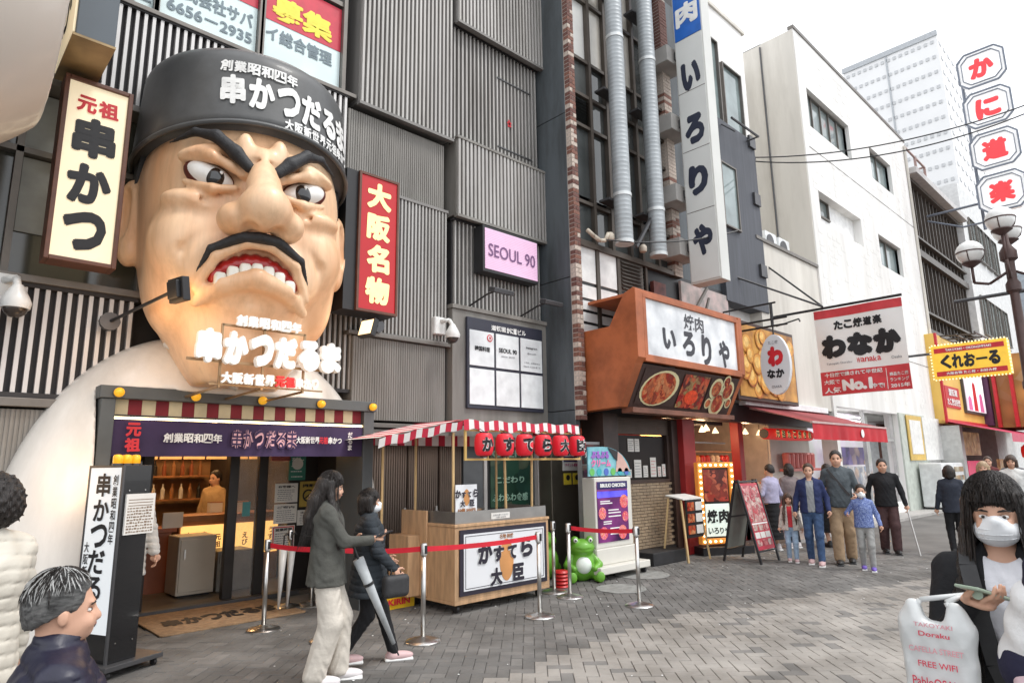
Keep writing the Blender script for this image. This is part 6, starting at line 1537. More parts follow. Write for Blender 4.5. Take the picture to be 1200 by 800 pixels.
text('TAKOYAKI・OKONOMIYAKI', (KX - .012, 4.24, 4.73), (0, -1, 0), .07, K['wtext'], kl, w=1.1, bold=.03); text('大阪名物 たこ焼・お好み焼', (KX - .012, 4.24, 4.05), (0, -1, 0), .08, K['wtext'], kl, w=1.2, bold=.03)
mb = MB()
for k in range(22): y = 3.37 + k * .083; mb.sph((KX - .01, y, 4.90), .022, 6, 4).sph((KX - .01, y, 3.88), .022, 6, 4)
for k in range(11): mb.sph((KX - .01, 3.31, 3.92 + k * .094), .022, 6, 4).sph((KX - .01, 5.17, 3.92 + k * .094), .022, 6, 4)
mb.build('edge_bulbs', mat('bulb_cream', (.9, .75, .4), .3, emit=(1, .8, .4), es=1), kl, stuff=True)
MB().tube([(KX + .2, 5.15, 4.7), (KX + .2, 6.6, 4.7)], .04, 6).build('bracket', K['dsteel'], kl)
# brackets and pipes under the mullioned building
pb = thing('scaffold_brackets', 'tangle of dark rods below the mullioned building', 'bracket', (30, 5.8, 6.3))
mb = MB()
for k in range(7): x = 28.6 + k * 1.0; mb.bar((x, 6.6, 6.25), (x, 5.2, 6.15), .05)
for y in (5.2, 5.8, 6.3): mb.bar((28.4, y, 6.2), (35, y, 6.2), .05)
mb.build('rods', fm2, pb)
# octagonal crab-shop signs
rn = mat('red_neon', (.72, .03, .04), .4, emit=(.9, .05, .06), es=.35)
kz = [16.85, 15.05, 13.25, 11.45] if 0 else None
def octs(y0, y1, z0, z1, c): return [(y0 + c, z0), (y1 - c, z0), (y1, z0 + c), (y1, z1 - c), (y1 - c, z1), (y0 + c, z1), (y0, z1 - c), (y0, z0 + c)]
kt = thing('octagon_sign_tower', 'vertical row of four octagonal white signs with red characters か に 道 楽', 'sign', (30, 4, 11))
for ch, z1 in (('か', 17.75), ('に', 16.0), ('道', 14.22), ('楽', 12.45)):
    z0 = z1 - 1.42; y0, y1 = 3.20, 4.68
    b = MB().prism(octs(y0, y1, z0, z1, .26), 'x', 30.0, 30.45).build('sign_box', mat('white_box', (.82, .82, .82), .4, emit=(1, 1, 1), es=.25), kt, bevel=.02)
    mb = MB(); pts = octs(y0 - .03, y1 + .03, z0 - .03, z1 + .03, .27); pi = octs(y0 + .1, y1 - .1, z0 + .1, z1 - .1, .24)
    for pp, rr_ in ((pts, .035), (pi, .015)):
        for i in range(8): mb.bar((29.97, pp[i][0], pp[i][1]), (29.97, pp[(i + 1) % 8][0], pp[(i + 1) % 8][1]), rr_ * 1.6, .07, up=(1, 0, 0))
    mb.build('rim', mat('steel_blue', (.16, .18, .22), .4, .3), b)
    text(ch, (29.985, 3.94, (z0 + z1) / 2), (0, -1, 0), .86, rn, b, w=.88, bold=.07, jit=.001)
MB().tube([(30.4, 4.7, 10.5), (30.4, 4.7, 17.8)], .06, 6).build('mast', mat('steel_blue', (0, 0, 0)), kt)
mb = MB(); mb.tube([(30.4, 4.7, 11.6), (30.4, 6.6, 11.6)], .05, 6); mb.tube([(30.4, 4.7, 10.8), (30.4, 5.4, 10.8), (30.4, 6.6, 11.4)], .04, 6); mb.build('stay', MC['steel_blue'], kt)
# street lamp
lp = thing('street_lamp', 'brown cast street lamp with round frosted globes, at the right edge', 'street lamp', (14.8, 1.95, 0))
bz_ = mat('lamp_brown', (.085, .05, .045), .5, .2, (4, .2)); gl = mat('frosted_globe', (.80, .80, .78), .25, 0, (2, .03), coat=.5)
LX, LY2 = 14.75, 2.0
MB().lathe((LX, LY2, 0), [(.22, 0), (.22, .3), (.14, .45), (.10, .6), (.085, 2.8), (.11, 2.85), (.11, 2.95), (.085, 3.0), (.075, 4.6), (.12, 4.65), (.12, 4.78), (.08, 4.85), (.08, 5.2), (.14, 5.25), (.14, 5.4), (.05, 5.55), (.03, 5.9)], 16).build('post', bz_, lp, 'auto')
for (dx, dy, dz) in ((-.02, .58, -.05), (.40, .02, .35), (.1, -.55, -.05), (-.42, -.02, .35)):
    gx, gy, gz = LX + dx, LY2 + dy, 5.45 + dz
    MB().tube([(LX, LY2, 5.05), (LX + dx * .6, LY2 + dy * .6, 4.85), (gx, gy, 4.95 + dz * .6), (gx, gy, gz - .15)], .026, 8).build('arm', bz_, lp, True)
    g_ = MB().sph((gx, gy, gz + .12), .235, 20, 14).build('globe', gl, lp, True)
    MB().lathe((gx, gy, gz - .17), [(.05, 0), (.17, .08), (.16, .10)], 16).build('cup', bz_, g_)
    mb = MB(); mb.lathe((gx, gy, gz + .12), [(.243, -.012), (.243, .012)], 20)
    mb.tube([(gx - .24, gy, gz + .12), (gx - .2, gy, gz - .02), (gx - .1, gy, gz - .1)], .01, 5); mb.tube([(gx, gy - .24, gz + .12), (gx, gy - .2, gz - .02), (gx, gy - .1, gz - .1)], .01, 5); mb.build('band', bz_, g_)
MB().tube([(LX, LY2 + .95, 4.62), (LX, LY2 - 1.6, 4.62)], .035, 8).build('cross_bar', K['dsteel'], lp)
# overhead cables
cb = thing('overhead_cables', 'two thin black cables sagging across the pale sky and white building', 'cable', (14, 6.6, 8.2))
def cat_(a, b, sag, r_):
    a = Vector(a); b = Vector(b); return MB().tube([a + (b - a) * (i / 24) - Vector((0, 0, sag * 4 * (i / 24) * (1 - i / 24))) for i in range(25)], r_, 5)
cat_((14.9, 6.8, 9.15), (17.5, .5, 9.45), .45, .016).build('cable', K['black'], cb); cat_((14.9, 6.8, 9.05), (17.5, .5, 9.35), .60, .016).build('cable', K['black'], cb)
MB().lathe((14.9, 6.8, 9.0), [(.1, 0), (.12, .1), (.1, .22)], 8).build('insulator', K['black'], cb)
cb2 = thing('overhead_cables', 'thin dark cable running from the glass building to the blue sign', 'cable', (9, 6.3, 6))
cat_((8.2, 6.3, 5.25), (11.4, 5.6, 6.0), .12, .014).build('cable', K['black'], cb2)
MB().bar((9.1, 6.35, 5.35), (9.6, 6.35, 6.0), .05).build('strut', K['dsteel'], cb2)
# opposite side of the street is open: only the road goes on

# pipes, air conditioners and joints on the plain white walls
for k, (x, z) in enumerate(((16.6, 7.0), (19.2, 7.3), (25.0, 7.3))): pass
mb = MB(); mb.tube([(17.93, 7.6, 6.9), (17.93, 7.6, 14.1)], .025, 6); mb.build('wire', K['dsteel'], C)
MB().tube([(28.2, 6.55, 3.2), (28.2, 6.55, 14.0)], .05, 8).build('drain_pipe', crm, C)
for (x0, x1, z) in ((18.3, 28.2, 4.95), (18.3, 28.2, 10.55)): MB().box(x0, x1, 6.592, 6.6, z, z + .02).build('wall_joint', framem, C)
for k, (x, z, l) in enumerate(((16.2, 7.0, 'left'), (17.0, 7.0, 'right'))):
    t = thing('air_conditioner', 'white outdoor air conditioner on the low cream roof, %s one' % l, 'air conditioner', (x, 7.2, z), 'air conditioners on the low roof')
    MB().box(x - .32, x + .32, 7.05, 7.35, z, z + .55).build('casing', mat('vm_white', (0, 0, 0)), t, bevel=.02)
    MB().lathe((x - .08, 7.045, z + .28), [(.2, 0), (.2, -.015), (.17, -.02)], 18, 'y').build('fan_grille', K['dsteel'], t)

for k, (x, y, z0, z1, m_, ch, l) in enumerate(((37.0, 4.6, 2.9, 5.4, K['red'], '串', 'red vertical sign beyond the yellow sign, nearest of the far signs'), (41.0, 4.2, 3.2, 7.0, mat('sign_yellow', (0, 0, 0)), '寿司', 'tall yellow vertical sign among the far signs'), (46.0, 3.7, 2.8, 6.2, mat('purple_post', (0, 0, 0)), '酒', 'purple vertical sign among the far signs'), (52.0, 3.4, 2.8, 8.0, K['red'], '肉', 'tall red vertical sign at the far end of the street'))):
    t = thing('projecting_sign', l, 'sign', (x, y, z0))
    MB().box(x, x + .3, y, y + 1.1, z0, z1).build('box', m_, t, bevel=.02)
    text(ch, (x - .01, y + .55, (z0 + z1) / 2), (0, -1, 0), .85, K['wtext'], t, w=.8, bold=.05, vert=True)
    MB().tube([(x + .15, y + 1.1, z1 - .3), (x + .15, 6.5, z1 - .3)], .05, 6).build('bracket', K['dsteel'], t)
# ================================================================ PEOPLE
skm = mat('skin_tone', (.62, .36, .25), .5, 0, (8, .06), .05, 80, spec=.4)
def cloth(name, c, nz=.12, sc=10, rough=.85, bump=.7): return mat(name, c, rough, 0, (sc, nz), bump, 26, spec=.3)
hb, hbr, hgr, hbl = mat('hair_black', (.014, .011, .010), .38, 0, (22, .6), 1.0, 26, stretch=(7, 7, .5), col2=(.035, .026, .022)), mat('hair_brown', (.06, .03, .018), .42, 0, (22, .5), 1.0, 26, stretch=(7, 7, .5)), mat('hair_grey', (.035, .035, .036), .5, 0, (9, .5), .8, 160, col2=(.24, .24, .235), stretch=(2, 9, 9)), mat('hair_beige', (.40, .28, .17), .5, 0, (30, .3), .5, 120)
maskm = mat('mask_white', (.80, .82, .84), .7, 0, (6, .04), .1, 60)
lipm = mat('lip', (.42, .19, .15), .5); eyem = mat('eye_dark', (.03, .02, .015), .2)
def nrm(v): v = np.array(v, float); return v / max(1e-9, np.linalg.norm(v))
def ik(a, b, l1, l2, pole):
    a = np.array(a, float); b = np.array(b, float); d = b - a; L = np.linalg.norm(d); L2 = min(L, (l1 + l2) * .999); u = d / max(L, 1e-9); b = a + u * L2
    x = (l1 * l1 - l2 * l2 + L2 * L2) / (2 * L2); hgt = math.sqrt(max(0, l1 * l1 - x * x)); p = np.array(pole, float); p = p - u * (p @ u); return a + u * x + nrm(p) * hgt, b
def hand(f, w_, d, n, thumb, curl=.5, s=1.0, k=.006):
    """palm, four bent fingers of different length and a thumb from the side of the palm"""
    w_ = np.array(w_, float); d = nrm(d); n = np.array(n, float); n = nrm(n - d * (n @ d)); l = np.cross(d, n) * thumb
    R3 = np.array([d, l, n])
    f.ell(w_ + d * .045 * s, (.05 * s, .040 * s, .017 * s), .012, rot=R3)
    for i in range(4):
        L_ = (.070, .078, .073, .056)[i] * s; p = w_ + d * .078 * s + l * (1.5 - i) * .0195 * s; a = .15 + curl * .5 + .06 * i; r_ = (.0088, .009, .0086, .0076)[i] * s
        dd = d + l * (1.5 - i) * .04
        for j, q in enumerate((.45, .3, .25)):
            e = nrm(dd * math.cos(a) + n * math.sin(a)); p2 = p + e * L_ * q; f.cone(p, p2, r_, r_ * .93, k if j == 0 else .003); p = p2; r_ *= .93; a += curl
    p = w_ + d * .028 * s + l * .034 * s; e = nrm(d * .55 + l * .62 + n * .35); p2 = p + e * .035 * s; f.cone(p, p2, .012 * s, .0105 * s, .008); e = nrm(d * .8 + l * .15 + n * .5); f.cone(p2, p2 + e * .030 * s, .0105 * s, .009 * s, .004)

def person(label, x, y, head, h, vox=.015, hair=('short', hb), top=None, bottom=None, shoes=None, hem=.92, flare=.0, sit=False, legs=(.0, .0), lw=.0, arms=None, mask=False, yaw=0, nod=0, puff=0, sleeves=True, fat=1.0, skirt=None, extra=None, group=None, curl=.5, hands=None, collar=0, shirt=None, child=False):
    s = h / 1.70; root = thing('person', label, 'person', (x, y, 0), group); root['_o'] = [0, 0, 0]; root.rotation_euler.z = head
    tf = lambda p: p * s
    hs_ = 1.18 if child else 1.0           # children have larger heads
    dz = -.43 if sit else 0
    cy_, sy_ = math.cos(yaw), math.sin(yaw); cn, sn_ = math.cos(nod), math.sin(nod)
    Ry = np.array([[cy_, -sy_, 0], [sy_, cy_, 0], [0, 0, 1]]); Rn = np.array([[cn, 0, sn_], [0, 1, 0], [-sn_, 0, cn]]); RH = Ry @ Rn
    H0 = np.array([0, 0, 1.46 + dz])
    def hp(a, b, c): return H0 + RH @ (np.array([a, b, (c - 1.46)]) * hs_) - np.array([0, 0, .02 * (hs_ - 1)])
    def hl(f, c, r, k=.01, op='u'): return f.ell(hp(*c), np.array(r) * hs_, k, op, rot=RH.T)
    lo, hi = (-.62, -.62, -.03), (.66, .62, 1.80)
    if sit: hi = (.66, .62, 1.4)
    hips = [np.array([0, q * .088, .90 + dz]) for q in (1, -1)]
    if sit: knees = [np.array([.42, q * .12, .50]) for q in (1, -1)]; ank = [np.array([.44, q * .12, .08]) for q in (1, -1)]
    else:
        ank = [np.array([legs[i], q * .085, .075 + (.05 if legs[i] < -.12 else 0)]) for i, q in ((0, 1), (1, -1))]; knees = []
        for i in (0, 1):
            k_, b_ = ik(hips[i], ank[i], .42, .425, (1, 0, 0)); knees.append(k_)
    sho = [np.array([0, q * .160 * (.9 if child else 1) * (fat if fat > 1 else 1), 1.365 + dz]) for q in (1, -1)]
    arms = arms or ((.06, .27, .86), (.06, -.27, .86)); elb, wri = [], []
    for i, q in ((0, 1), (1, -1)):
        w_ = np.array(arms[i], float) + np.array([0, 0, dz]); e_, w2 = ik(sho[i], w_, .275, .245, (-.8, q * .35, -.45)); elb.append(e_); wri.append(w2)
    hands = hands or [None, None]
    def torso(f, g, z0, zh, fl):
        f.ell((0, 0, 1.25 + dz), (.106 * fat + g, .152 + g, .17), .0); f.ell((-.01, 0, 1.31 + dz), (.095 + g, .148 + g, .095), .05)
        [f.cone([-.005, q_ * .035, 1.405 + dz], sho[i_] - [0, q_ * .02, 0], .045 + g, .045 + g, .05) for i_, q_ in ((0, 1), (1, -1))]
        n = 8
        for i in range(n + 1):
            z = 1.24 + (zh - .06 - 1.24) * i / n; t = (1.24 - z) / .4; rx = .098 * fat + g + .02 * max(0, t - .3) + fl * t; ry = .135 + g + .03 * t + fl * t
            f.ell((.005, 0, z + dz), (rx, ry, .10), .05)
    # --- body: one continuous skin
    f = SDF(lo, hi, vox); torso(f, -.012, 0, 1.04, 0)
    f.ell((0, 0, .93 + dz), (.10, .145, .11), .05); f.cone((-.01, 0, 1.40 + dz), hp(.0, 0, 1.53), .052, .047, .03)
    hl(f, (-.008, 0, 1.602), (.092, .074, .094), .02); hl(f, (.030, 0, 1.548), (.062, .056, .078), .03); hl(f, (.066, 0, 1.498), (.022, .026, .018), .02)
    if hair[0] == 'short' and not child:      # heavier jaw, nose and neck for the men
        hl(f, (.030, 0, 1.520), (.060, .060, .048), .025); f.cone((-.02, 0, 1.38 + dz), hp(-.01, 0, 1.54), .062, .058, .03); f.cone(hp(.084, 0, 1.582), hp(.104, 0, 1.544), .008, .0135, .012); hl(f, (.082, 0, 1.598), (.012, .045, .008), .012)
    f.cone(hp(.082, 0, 1.580), hp(.098, 0, 1.548), .007, .0115, .014)
    for q in (1, -1):
        hl(f, (-.004, q * .079, 1.562), (.018, .010, .031), .006); hl(f, (.079, q * .031, 1.572), (.016, .017, .011), .008, 's'); hl(f, (.072, q * .034, 1.535), (.02, .02, .02), .02)
    hl(f, (.084, 0, 1.523), (.012, .024, .010), .01)
    for i, q in ((0, 1), (1, -1)):
        f.chain([sho[i], elb[i], wri[i]], [.046, .036, .025], .02)
        dr_ = nrm(wri[i] - elb[i]); sp = hands[i] or {}
        hand(f, wri[i], sp.get('d', dr_), sp.get('n', (0, -q, 0)), sp.get('t', -q if not sp else sp.get('t', 1)), sp.get('c', curl), 1.0, .006)
        f.chain([hips[i], knees[i], ank[i]], [.078, .052, .036], .03); f.ell(ank[i] + [.06, 0, -.035], (.12, .04, .035), .03)
    f.build('body', skm, root, tf)
    # --- face
    if True:
        for q in (1, -1):
            g = SDF(hp(.07, q * .031, 1.575) - .03, hp(.07, q * .031, 1.575) + .03, .004); g.ell(hp(.0725, q * .031, 1.573), (.009, .0135, .0070), 0, rot=RH.T); 
            if vox < .012: e_ = g.build('eye', white_e, root, tf); g = SDF(hp(.07, q * .031, 1.575) - .03, hp(.07, q * .031, 1.575) + .03, .003); g.ell(hp(.0805, q * .030, 1.573), (.004, .0062, .0062), 0, rot=RH.T); g.build('iris', eyem, e_, tf)
            else: g.build('eye', eyem, root, tf)
            g = SDF(hp(.08, q * .03, 1.595) - .04, hp(.08, q * .03, 1.595) + .04, .004); g.chain([hp(.088, q * .014, 1.592), hp(.089, q * .032, 1.597), hp(.078, q * .050, 1.592)], [.0035, .004, .003], .004); g.build('eyebrow', hair[1] if hair[1] is not hgr else hb, root, tf)
        if not mask:
            g = SDF(hp(.09, 0, 1.52) - .04, hp(.09, 0, 1.52) + .04, .004); g.chain([hp(.089, .022, 1.520), hp(.0975, 0, 1.521), hp(.089, -.022, 1.520)], [.004, .0065, .004], .003); g.build('mouth', lipm, root, tf)
    if mask:
        g = SDF(hp(.04, 0, 1.52) - .11, hp(.04, 0, 1.52) + .11, min(vox, .0045) if vox < .01 else .008); hl(g, (.032, 0, 1.518), (.0845, .069, .056), 0); hl(g, (.070, 0, 1.553), (.050, .026, .026), .02); hl(g, (-.045, 0, 1.53), (.078, .09, .12), .01, 's'); m_ = g.build('face_mask', maskm, root, tf)
        for q in (1, -1): MB().tube([tuple(hp(.03, q * .068, 1.55) * s), tuple(hp(0, q * .086, 1.565) * s)], .0018, 5).build('ear_loop', maskm, m_)
        if vox < .01:
            for dz_ in (-.016, .0, .016): MB().tube([tuple(hp(.032 + .0845 * math.sqrt(max(0, 1 - (yy / .069) ** 2 - (dz_ / .056) ** 2)) + .0008, yy, 1.518 + dz_) * s) for yy in [-.058 + .0116 * q for q in range(11)]], .0013, 5).build('pleat', maskm, m_, True)
    # --- hair
    st, hm = hair
    if st:
        f = SDF(lo, hi, vox if vox < .012 else .012); k = .02
        big_ = {'curly': .028}.get(st, .0)
        hl(f, (-.016, 0, 1.617), (.104 + big_, .089 + big_, .100 + big_), 0); hl(f, (-.05, 0, 1.57), (.065 + big_, .082 + big_, .085), .03)
        if st in ('long',):
            f.chain([hp(-.05, 0, 1.58), hp(-.085, 0, 1.44), hp(-.10, 0, 1.30) , hp(-.105, 0, 1.19)], [.085, .085, .075, .045], .03)
            for q in (1, -1): f.chain([hp(-.005, q * .076, 1.61), hp(.014, q * .086, 1.50), hp(.060, q * .104, 1.38), hp(.120, q * .122, 1.27), hp(.155, q * .128, 1.14), hp(.155, q * .125, 1.03)], [.022, .026, .034, .036, .028, .012], .022)
        if st == 'bob':
            f.chain([hp(-.045, 0, 1.58), hp(-.055, 0, 1.50)], [.085, .075], .03)
            for q in (1, -1): f.chain([hp(-.01, q * .078, 1.60), hp(-.005, q * .080, 1.50)], [.035, .035], .02)
        if st == 'bun': hl(f, (-.11, 0, 1.63), (.045, .045, .045), .02)
        # open the face
        hl(f, (.118, 0, 1.545 if st in ('long', 'bob') else 1.568), (.088 if st in ('long', 'bob') else .100, .062 if st in ('long', 'bob') else .10, .072 if st in ('long', 'bob') else .096), .010, 's')
        if st == 'short': hl(f, (.03, 0, 1.49), (.13, .2, .085), .02, 's'); hl(f, (-.05, 0, 1.44), (.15, .2, .08), .02, 's')
        if st == 'curly': f.field(lambda X, Y, Z: .014 * np.sin(X * 140) * np.sin(Y * 150 + 1) * np.sin(Z * 130))
        elif st == 'short': f.field(lambda X, Y, Z: .0035 * np.sin(Y * 170 + 5 * np.sin(X * 50)) * np.sin(X * 130 + Z * 60))
        else: f.field(lambda X, Y, Z: .0022 * np.sin(Y * 260 + X * 120 + Z * 18) + .0015 * np.sin(X * 330 + Z * 30))
        f.build('hair', hm, root, tf)
    # --- clothes
    g = .022 + puff * .028
    if top is not None:
        f = SDF(lo, hi, vox); torso(f, g, 0, hem, flare); f.cone((-.01, 0, 1.41 + dz), (-.005, 0, 1.45 + dz + collar), .062 + puff * .02, .060 + puff * .02, .04)
        f.plane(2, hem + dz, -1)
        for i in (0, 1):
            e_ = wri[i] - nrm(wri[i] - elb[i]) * .02
            f.chain([sho[i], elb[i], e_], [.056 + puff * .022, .049 + puff * .022, .040 + puff * .018], .03)
        if puff: f.field(lambda X, Y, Z: .009 * (1 - np.abs(np.sin(np.pi * (Z + .12 * np.abs(Y)) / .062))) ** 3 + .003 * np.sin(Y * 50 + Z * 23) * np.sin(X * 44) + 0 * X)
        else: f.field(lambda X, Y, Z: .0035 * np.sin(Z * 55 + 9 * np.sin(Y * 14) + X * 22) * np.sin(Y * 31 + Z * 12 + 1.3))
        f.ell(hp(.0, 0, 1.50) + [.015, 0, collar * .5], (.058, .052, .09), .01, 's')
        if shirt: f.box((.17, 0, (hem + 1.50) / 2 + dz), (.13, .055, (1.50 - hem) / 2 + .05), .02, .012, 's')
        f.build('jacket' if (shirt or puff) else 'top', top, root, tf)
    if shirt:
        f = SDF(lo, hi, vox); torso(f, .012, 0, .82, 0); f.plane(2, max(.88, hem + .01) + dz, -1); f.field(lambda X, Y, Z: .003 * np.sin(Z * 45 + 6 * np.sin(Y * 20)) + 0 * X)
        f.ell((.03, 0, 1.46 + dz), (.075, .06, .055), .01, 's'); f.build('shirt', shirt, root, tf)
    if bottom is not None:
        f = SDF(lo, hi, vox); f.ell((0, 0, .95 + dz), (.120, .165, .14), 0); f.ell((0, 0, .87 + dz), (.112, .158, .09), .04)
        for i in (0, 1): f.chain([hips[i], knees[i], ank[i] + [0, 0, .02]], [.094 + lw * .3, .070 + lw * .8, .056 + lw], .03)
        f.plane(2, 1.04 + dz, 1)
        if not sit: f.plane(2, .045, -1)
        f.field(lambda X, Y, Z: .004 * np.sin(Z * 48 + 5 * np.sin(X * 30)) * np.cos(Y * 25)); f.build('trousers', bottom, root, tf)
    if skirt is not None:
        m_, z0 = skirt; f = SDF(lo, hi, vox)
        for i in range(9): z = .98 - (.98 - z0) * i / 8; f.ell((0, 0, z), (.12 + .05 * i / 8, .165 + .05 * i / 8, .09), .05 if i else 0)
        f.plane(2, z0, -1); f.build('skirt', m_, root, tf)
    if shoes is not None:
        for i in (0, 1):
            a = ank[i]; f = SDF(a - [.15, .09, .09], a + [.24, .09, .10], min(vox, .010)); zf = a[2] - .075
            f.ell(a + [.065, 0, -.035], (.145, .052, .045), 0); f.cone(a + [-.01, 0, -.03], a + [-.01, 0, .02], .052, .048, .02); f.plane(2, zf + .012, -1)
            sh_o = f.build('shoe', shoes, root, tf); f = SDF(a - [.15, .09, .09], a + [.25, .09, .0], .008); f.box(a + [.062, 0, -.068], (.145, .050, .016), .014, 0); f.build('sole', K['white'] if shoes.name in ('shoe_pink', 'shoe_white', 'shoe_purple') else K['black'], sh_o, tf)
    return dict(root=root, s=s, wri=wri, elb=elb, sho=sho, hp=hp, tf=tf, ank=ank, dz=dz)
def world(P_, p):
    a = P_['root'].rotation_euler.z; l = P_['root'].location; p = np.array(p) * P_['s']; return Vector((l[0] + p[0] * math.cos(a) - p[1] * math.sin(a), l[1] + p[0] * math.sin(a) + p[1] * math.cos(a), l[2] + p[2]))
def strands(P_, m, n, style, seed=1):
    """single hair strands combed over the hair mass so that its outline is not a smooth cap"""
    rr = random.Random(seed); hp, s = P_['hp'], P_['s']; mb = MB()
    for k in range(n):
        th = rr.uniform(-math.pi, math.pi); front = abs(th) < R(50); e = rr.uniform(-.001, .004); pts = []
        rx, ry, rz = .105 + e, .090 + e, .101 + e; ph0 = R(rr.uniform(55, 88)); tw = rr.uniform(-.15, .15)
        if style == 'short':
            a0 = rr.uniform(20, 85); a1 = a0 - rr.uniform(18, 34); lim = 28 if abs(th) < R(60) else (8 if abs(th) < R(110) else -25)
            if a1 < lim: continue
            lift_ = rr.uniform(.001, .006)
            for j in range(4):
                q = R(a0 + (a1 - a0) * j / 3); g_ = lift_ * j / 3; t2 = th + tw * j / 3; pts.append((-.016 + (rx + g_) * math.cos(q) * math.cos(t2), (ry + g_) * math.cos(q) * math.sin(t2), 1.617 + (rz + g_) * math.sin(q)))
        else:
            for j in range(5):
                q = ph0 * (1 - j / 4) + (R(3) if front else R(-6)) * j / 4; t2 = th + tw * j / 4; pts.append((-.016 + rx * math.cos(q) * math.cos(t2), ry * math.cos(q) * math.sin(t2), 1.617 + rz * math.sin(q)))
            if front: 
                x, y, z = pts[-1]; pts.append((x - .002, y, z - rr.uniform(.004, .020)))
            elif style == 'bob': 
                x, y, z = pts[-1]; pts += [(x * .98, y * 1.0, z - .05), (x * .85, y * .92, z - .10 - rr.uniform(0, .03))]
            else:
                x, y, z = pts[-1]; ze = rr.uniform(1.02, 1.20); fx = .135 if x > -.03 else -.02
                for j in range(1, 6): t = j / 5; pts.append((x + fx * t ** 1.2 + (-.03 * t if x <= -.03 else 0), y * (1 + .30 * t) + rr.uniform(-.004, .004), z + (ze - z) * t))
        w_ = [Vector(tuple(hp(*p) * s)) for p in pts]; r0 = rr.uniform(.0009, .0018) * (1.3 if style == 'short' else 1)
        mb.tube(w_, [r0] * (len(w_) - 1) + [r0 * .3], 3)
    mb.build('hair_strands', m, P_['root'], stuff=True)
sp_, sw_, sb_, spu = mat('shoe_pink', (.62, .42, .42), .6), mat('shoe_white', (.72, .68, .68), .6), mat('shoe_black', (.02, .02, .02), .5), mat('shoe_purple', (.16, .10, .45), .6)
blk, jean, ljean = cloth('black_cloth', (.016, .016, .018)), cloth('denim', (.05, .09, .18), .25, 20), cloth('light_denim', (.30, .40, .52), .15, 20)

# 1 near woman on the right
nw = person('masked person with long black hair, white T-shirt, open black jacket, holding a phone', 2.63, .50, R(191), 1.545, .0075, ('long', hb), blk, blk, sb_, hem=.80, legs=(.12, -.12), arms=((.05, .22, .90), (.24, -.115, 1.30)), mask=True, shirt=cloth('white_tee', (.76, .76, .80), .04), yaw=R(-4), nod=R(6),
  hands=[None, dict(d=(.55, .80, .15), n=(-.25, 0, 1), t=1, c=.42)], curl=.3)
w_ = world(nw, nw['wri'][1])
ph = thing('smartphone', 'sage green phone with ring held in the hand of the masked woman', 'phone', tuple(w_), None)
fw = Vector((math.cos(R(191)), math.sin(R(191)), 0)); lf_ = Vector((-fw.y, fw.x, 0)); up_ = Vector((0, 0, 1))
pc_ = w_ + fw * .045 + lf_ * .05 + up_ * .038; ax1 = (fw * .75 + lf_ * -.55 + up_ * .28).normalized(); ax2 = ax1.cross(up_).normalized(); ax3 = ax1.cross(ax2)
MB().obox(pc_, ax1 * .074, ax2 * .036, ax3 * .0045).build('case', mat('sage_case', (.34, .42, .33), .4), ph, bevel=.003)
MB().obox(pc_ - ax3 * .0052 * (1 if ax3.z < 0 else -1), ax1 * .070, ax2 * .033, ax3 * .0006).build('screen', glass('phone_glass', (.02, .02, .025)), ph)
MB().lathe(tuple(pc_ + ax1 * .03 - up_ * .012), [(.014, 0), (.014, .004)], 14, 'x').build('ring', mat('sage_case', (0, 0, 0)), ph)
# plastic bag hanging from the same wrist
pb_ = thing('plastic_bag', 'white plastic shopping bag with red lettering hanging from the wrist of the masked woman', 'bag', tuple(w_), None)
bc = w_ + Vector((-.045, .075, -.165)); plb = mat('bag_plastic', (.70, .72, .72), .35, 0, (6, .06), .5, 12, alpha=.88)
f = SDF((-.10, -.16, -.20), (.10, .16, .20), .007); f.box((0, 0, -.03), (.026, .098, .140), .022, 0); f.ell((0, .05, .10), (.028, .042, .07), .04); f.ell((0, -.05, .10), (.028, .042, .07), .04); f.ell((0, 0, .155), (.08, .032, .05), .02, 's')
f.field(lambda X, Y, Z: .0025 * np.abs(np.sin(Y * 70 + 30 * Z)) + .0025 * np.abs(np.sin(Y * 55 - 38 * Z + 1)) - .002 + 0 * X)
a_ = R(191) - R(10); ca, sa = math.cos(a_), math.sin(a_)
def btf(p): q = p.copy(); q[:, 0] = bc[0] + p[:, 0] * ca - p[:, 1] * sa; q[:, 1] = bc[1] + p[:, 0] * sa + p[:, 1] * ca; q[:, 2] = bc[2] + p[:, 2]; return q
f.build('bag_body', plb, pb_, btf)
bN = Vector((ca, sa, 0)); bU = Vector((-sa, ca, 0)); bcc = bc + bN * .036
rpk = mat('bag_print', (.62, .05, .09), .6); rpl = mat('bag_print_pale', (.66, .30, .34), .6)
for s__, dz_, hh_, ww_, m_ in (('TAKOYAKI', .10, .012, .10, rpl), ('Doraku', .075, .014, .08, rpk), ('CAFELLA STREET', .03, .016, .14, rpl), ('FREE WIFI', -.01, .017, .10, rpk), ('PabloOSAKA', -.06, .026, .14, rpk), ('Dotonbori', -.09, .009, .09, rpl)):
    text(s__, bcc + Vector((0, 0, dz_)), bU, hh_, m_, pb_, w=ww_, bold=.02, lift=.002)
mb = MB()
for q in (-1, 1): mb.tube([bc + bU * q * .05 + Vector((0, 0, .13)), bc + bU * q * .035 + Vector((0, 0, .165)), w_ + Vector((0, 0, .02))], .008, 6)
mb.build('handle', plb, pb_, True)
sbg = thing('shoulder_bag', 'black shoulder bag on a wide strap worn by the masked woman', 'bag', (2.6, .5, .9))
def nwp(a, b, c): return world(nw, (a, b, c))
pts = [nwp(.0, -.10, 1.46), nwp(.10, -.10, 1.40), nwp(.165, -.085, 1.28), nwp(.18, -.06, 1.10), nwp(.185, -.02, .98)]
mb = MB()
for p, q in zip(pts[:-1], pts[1:]): mb.bar(p, q, .045, .004, up=fw)
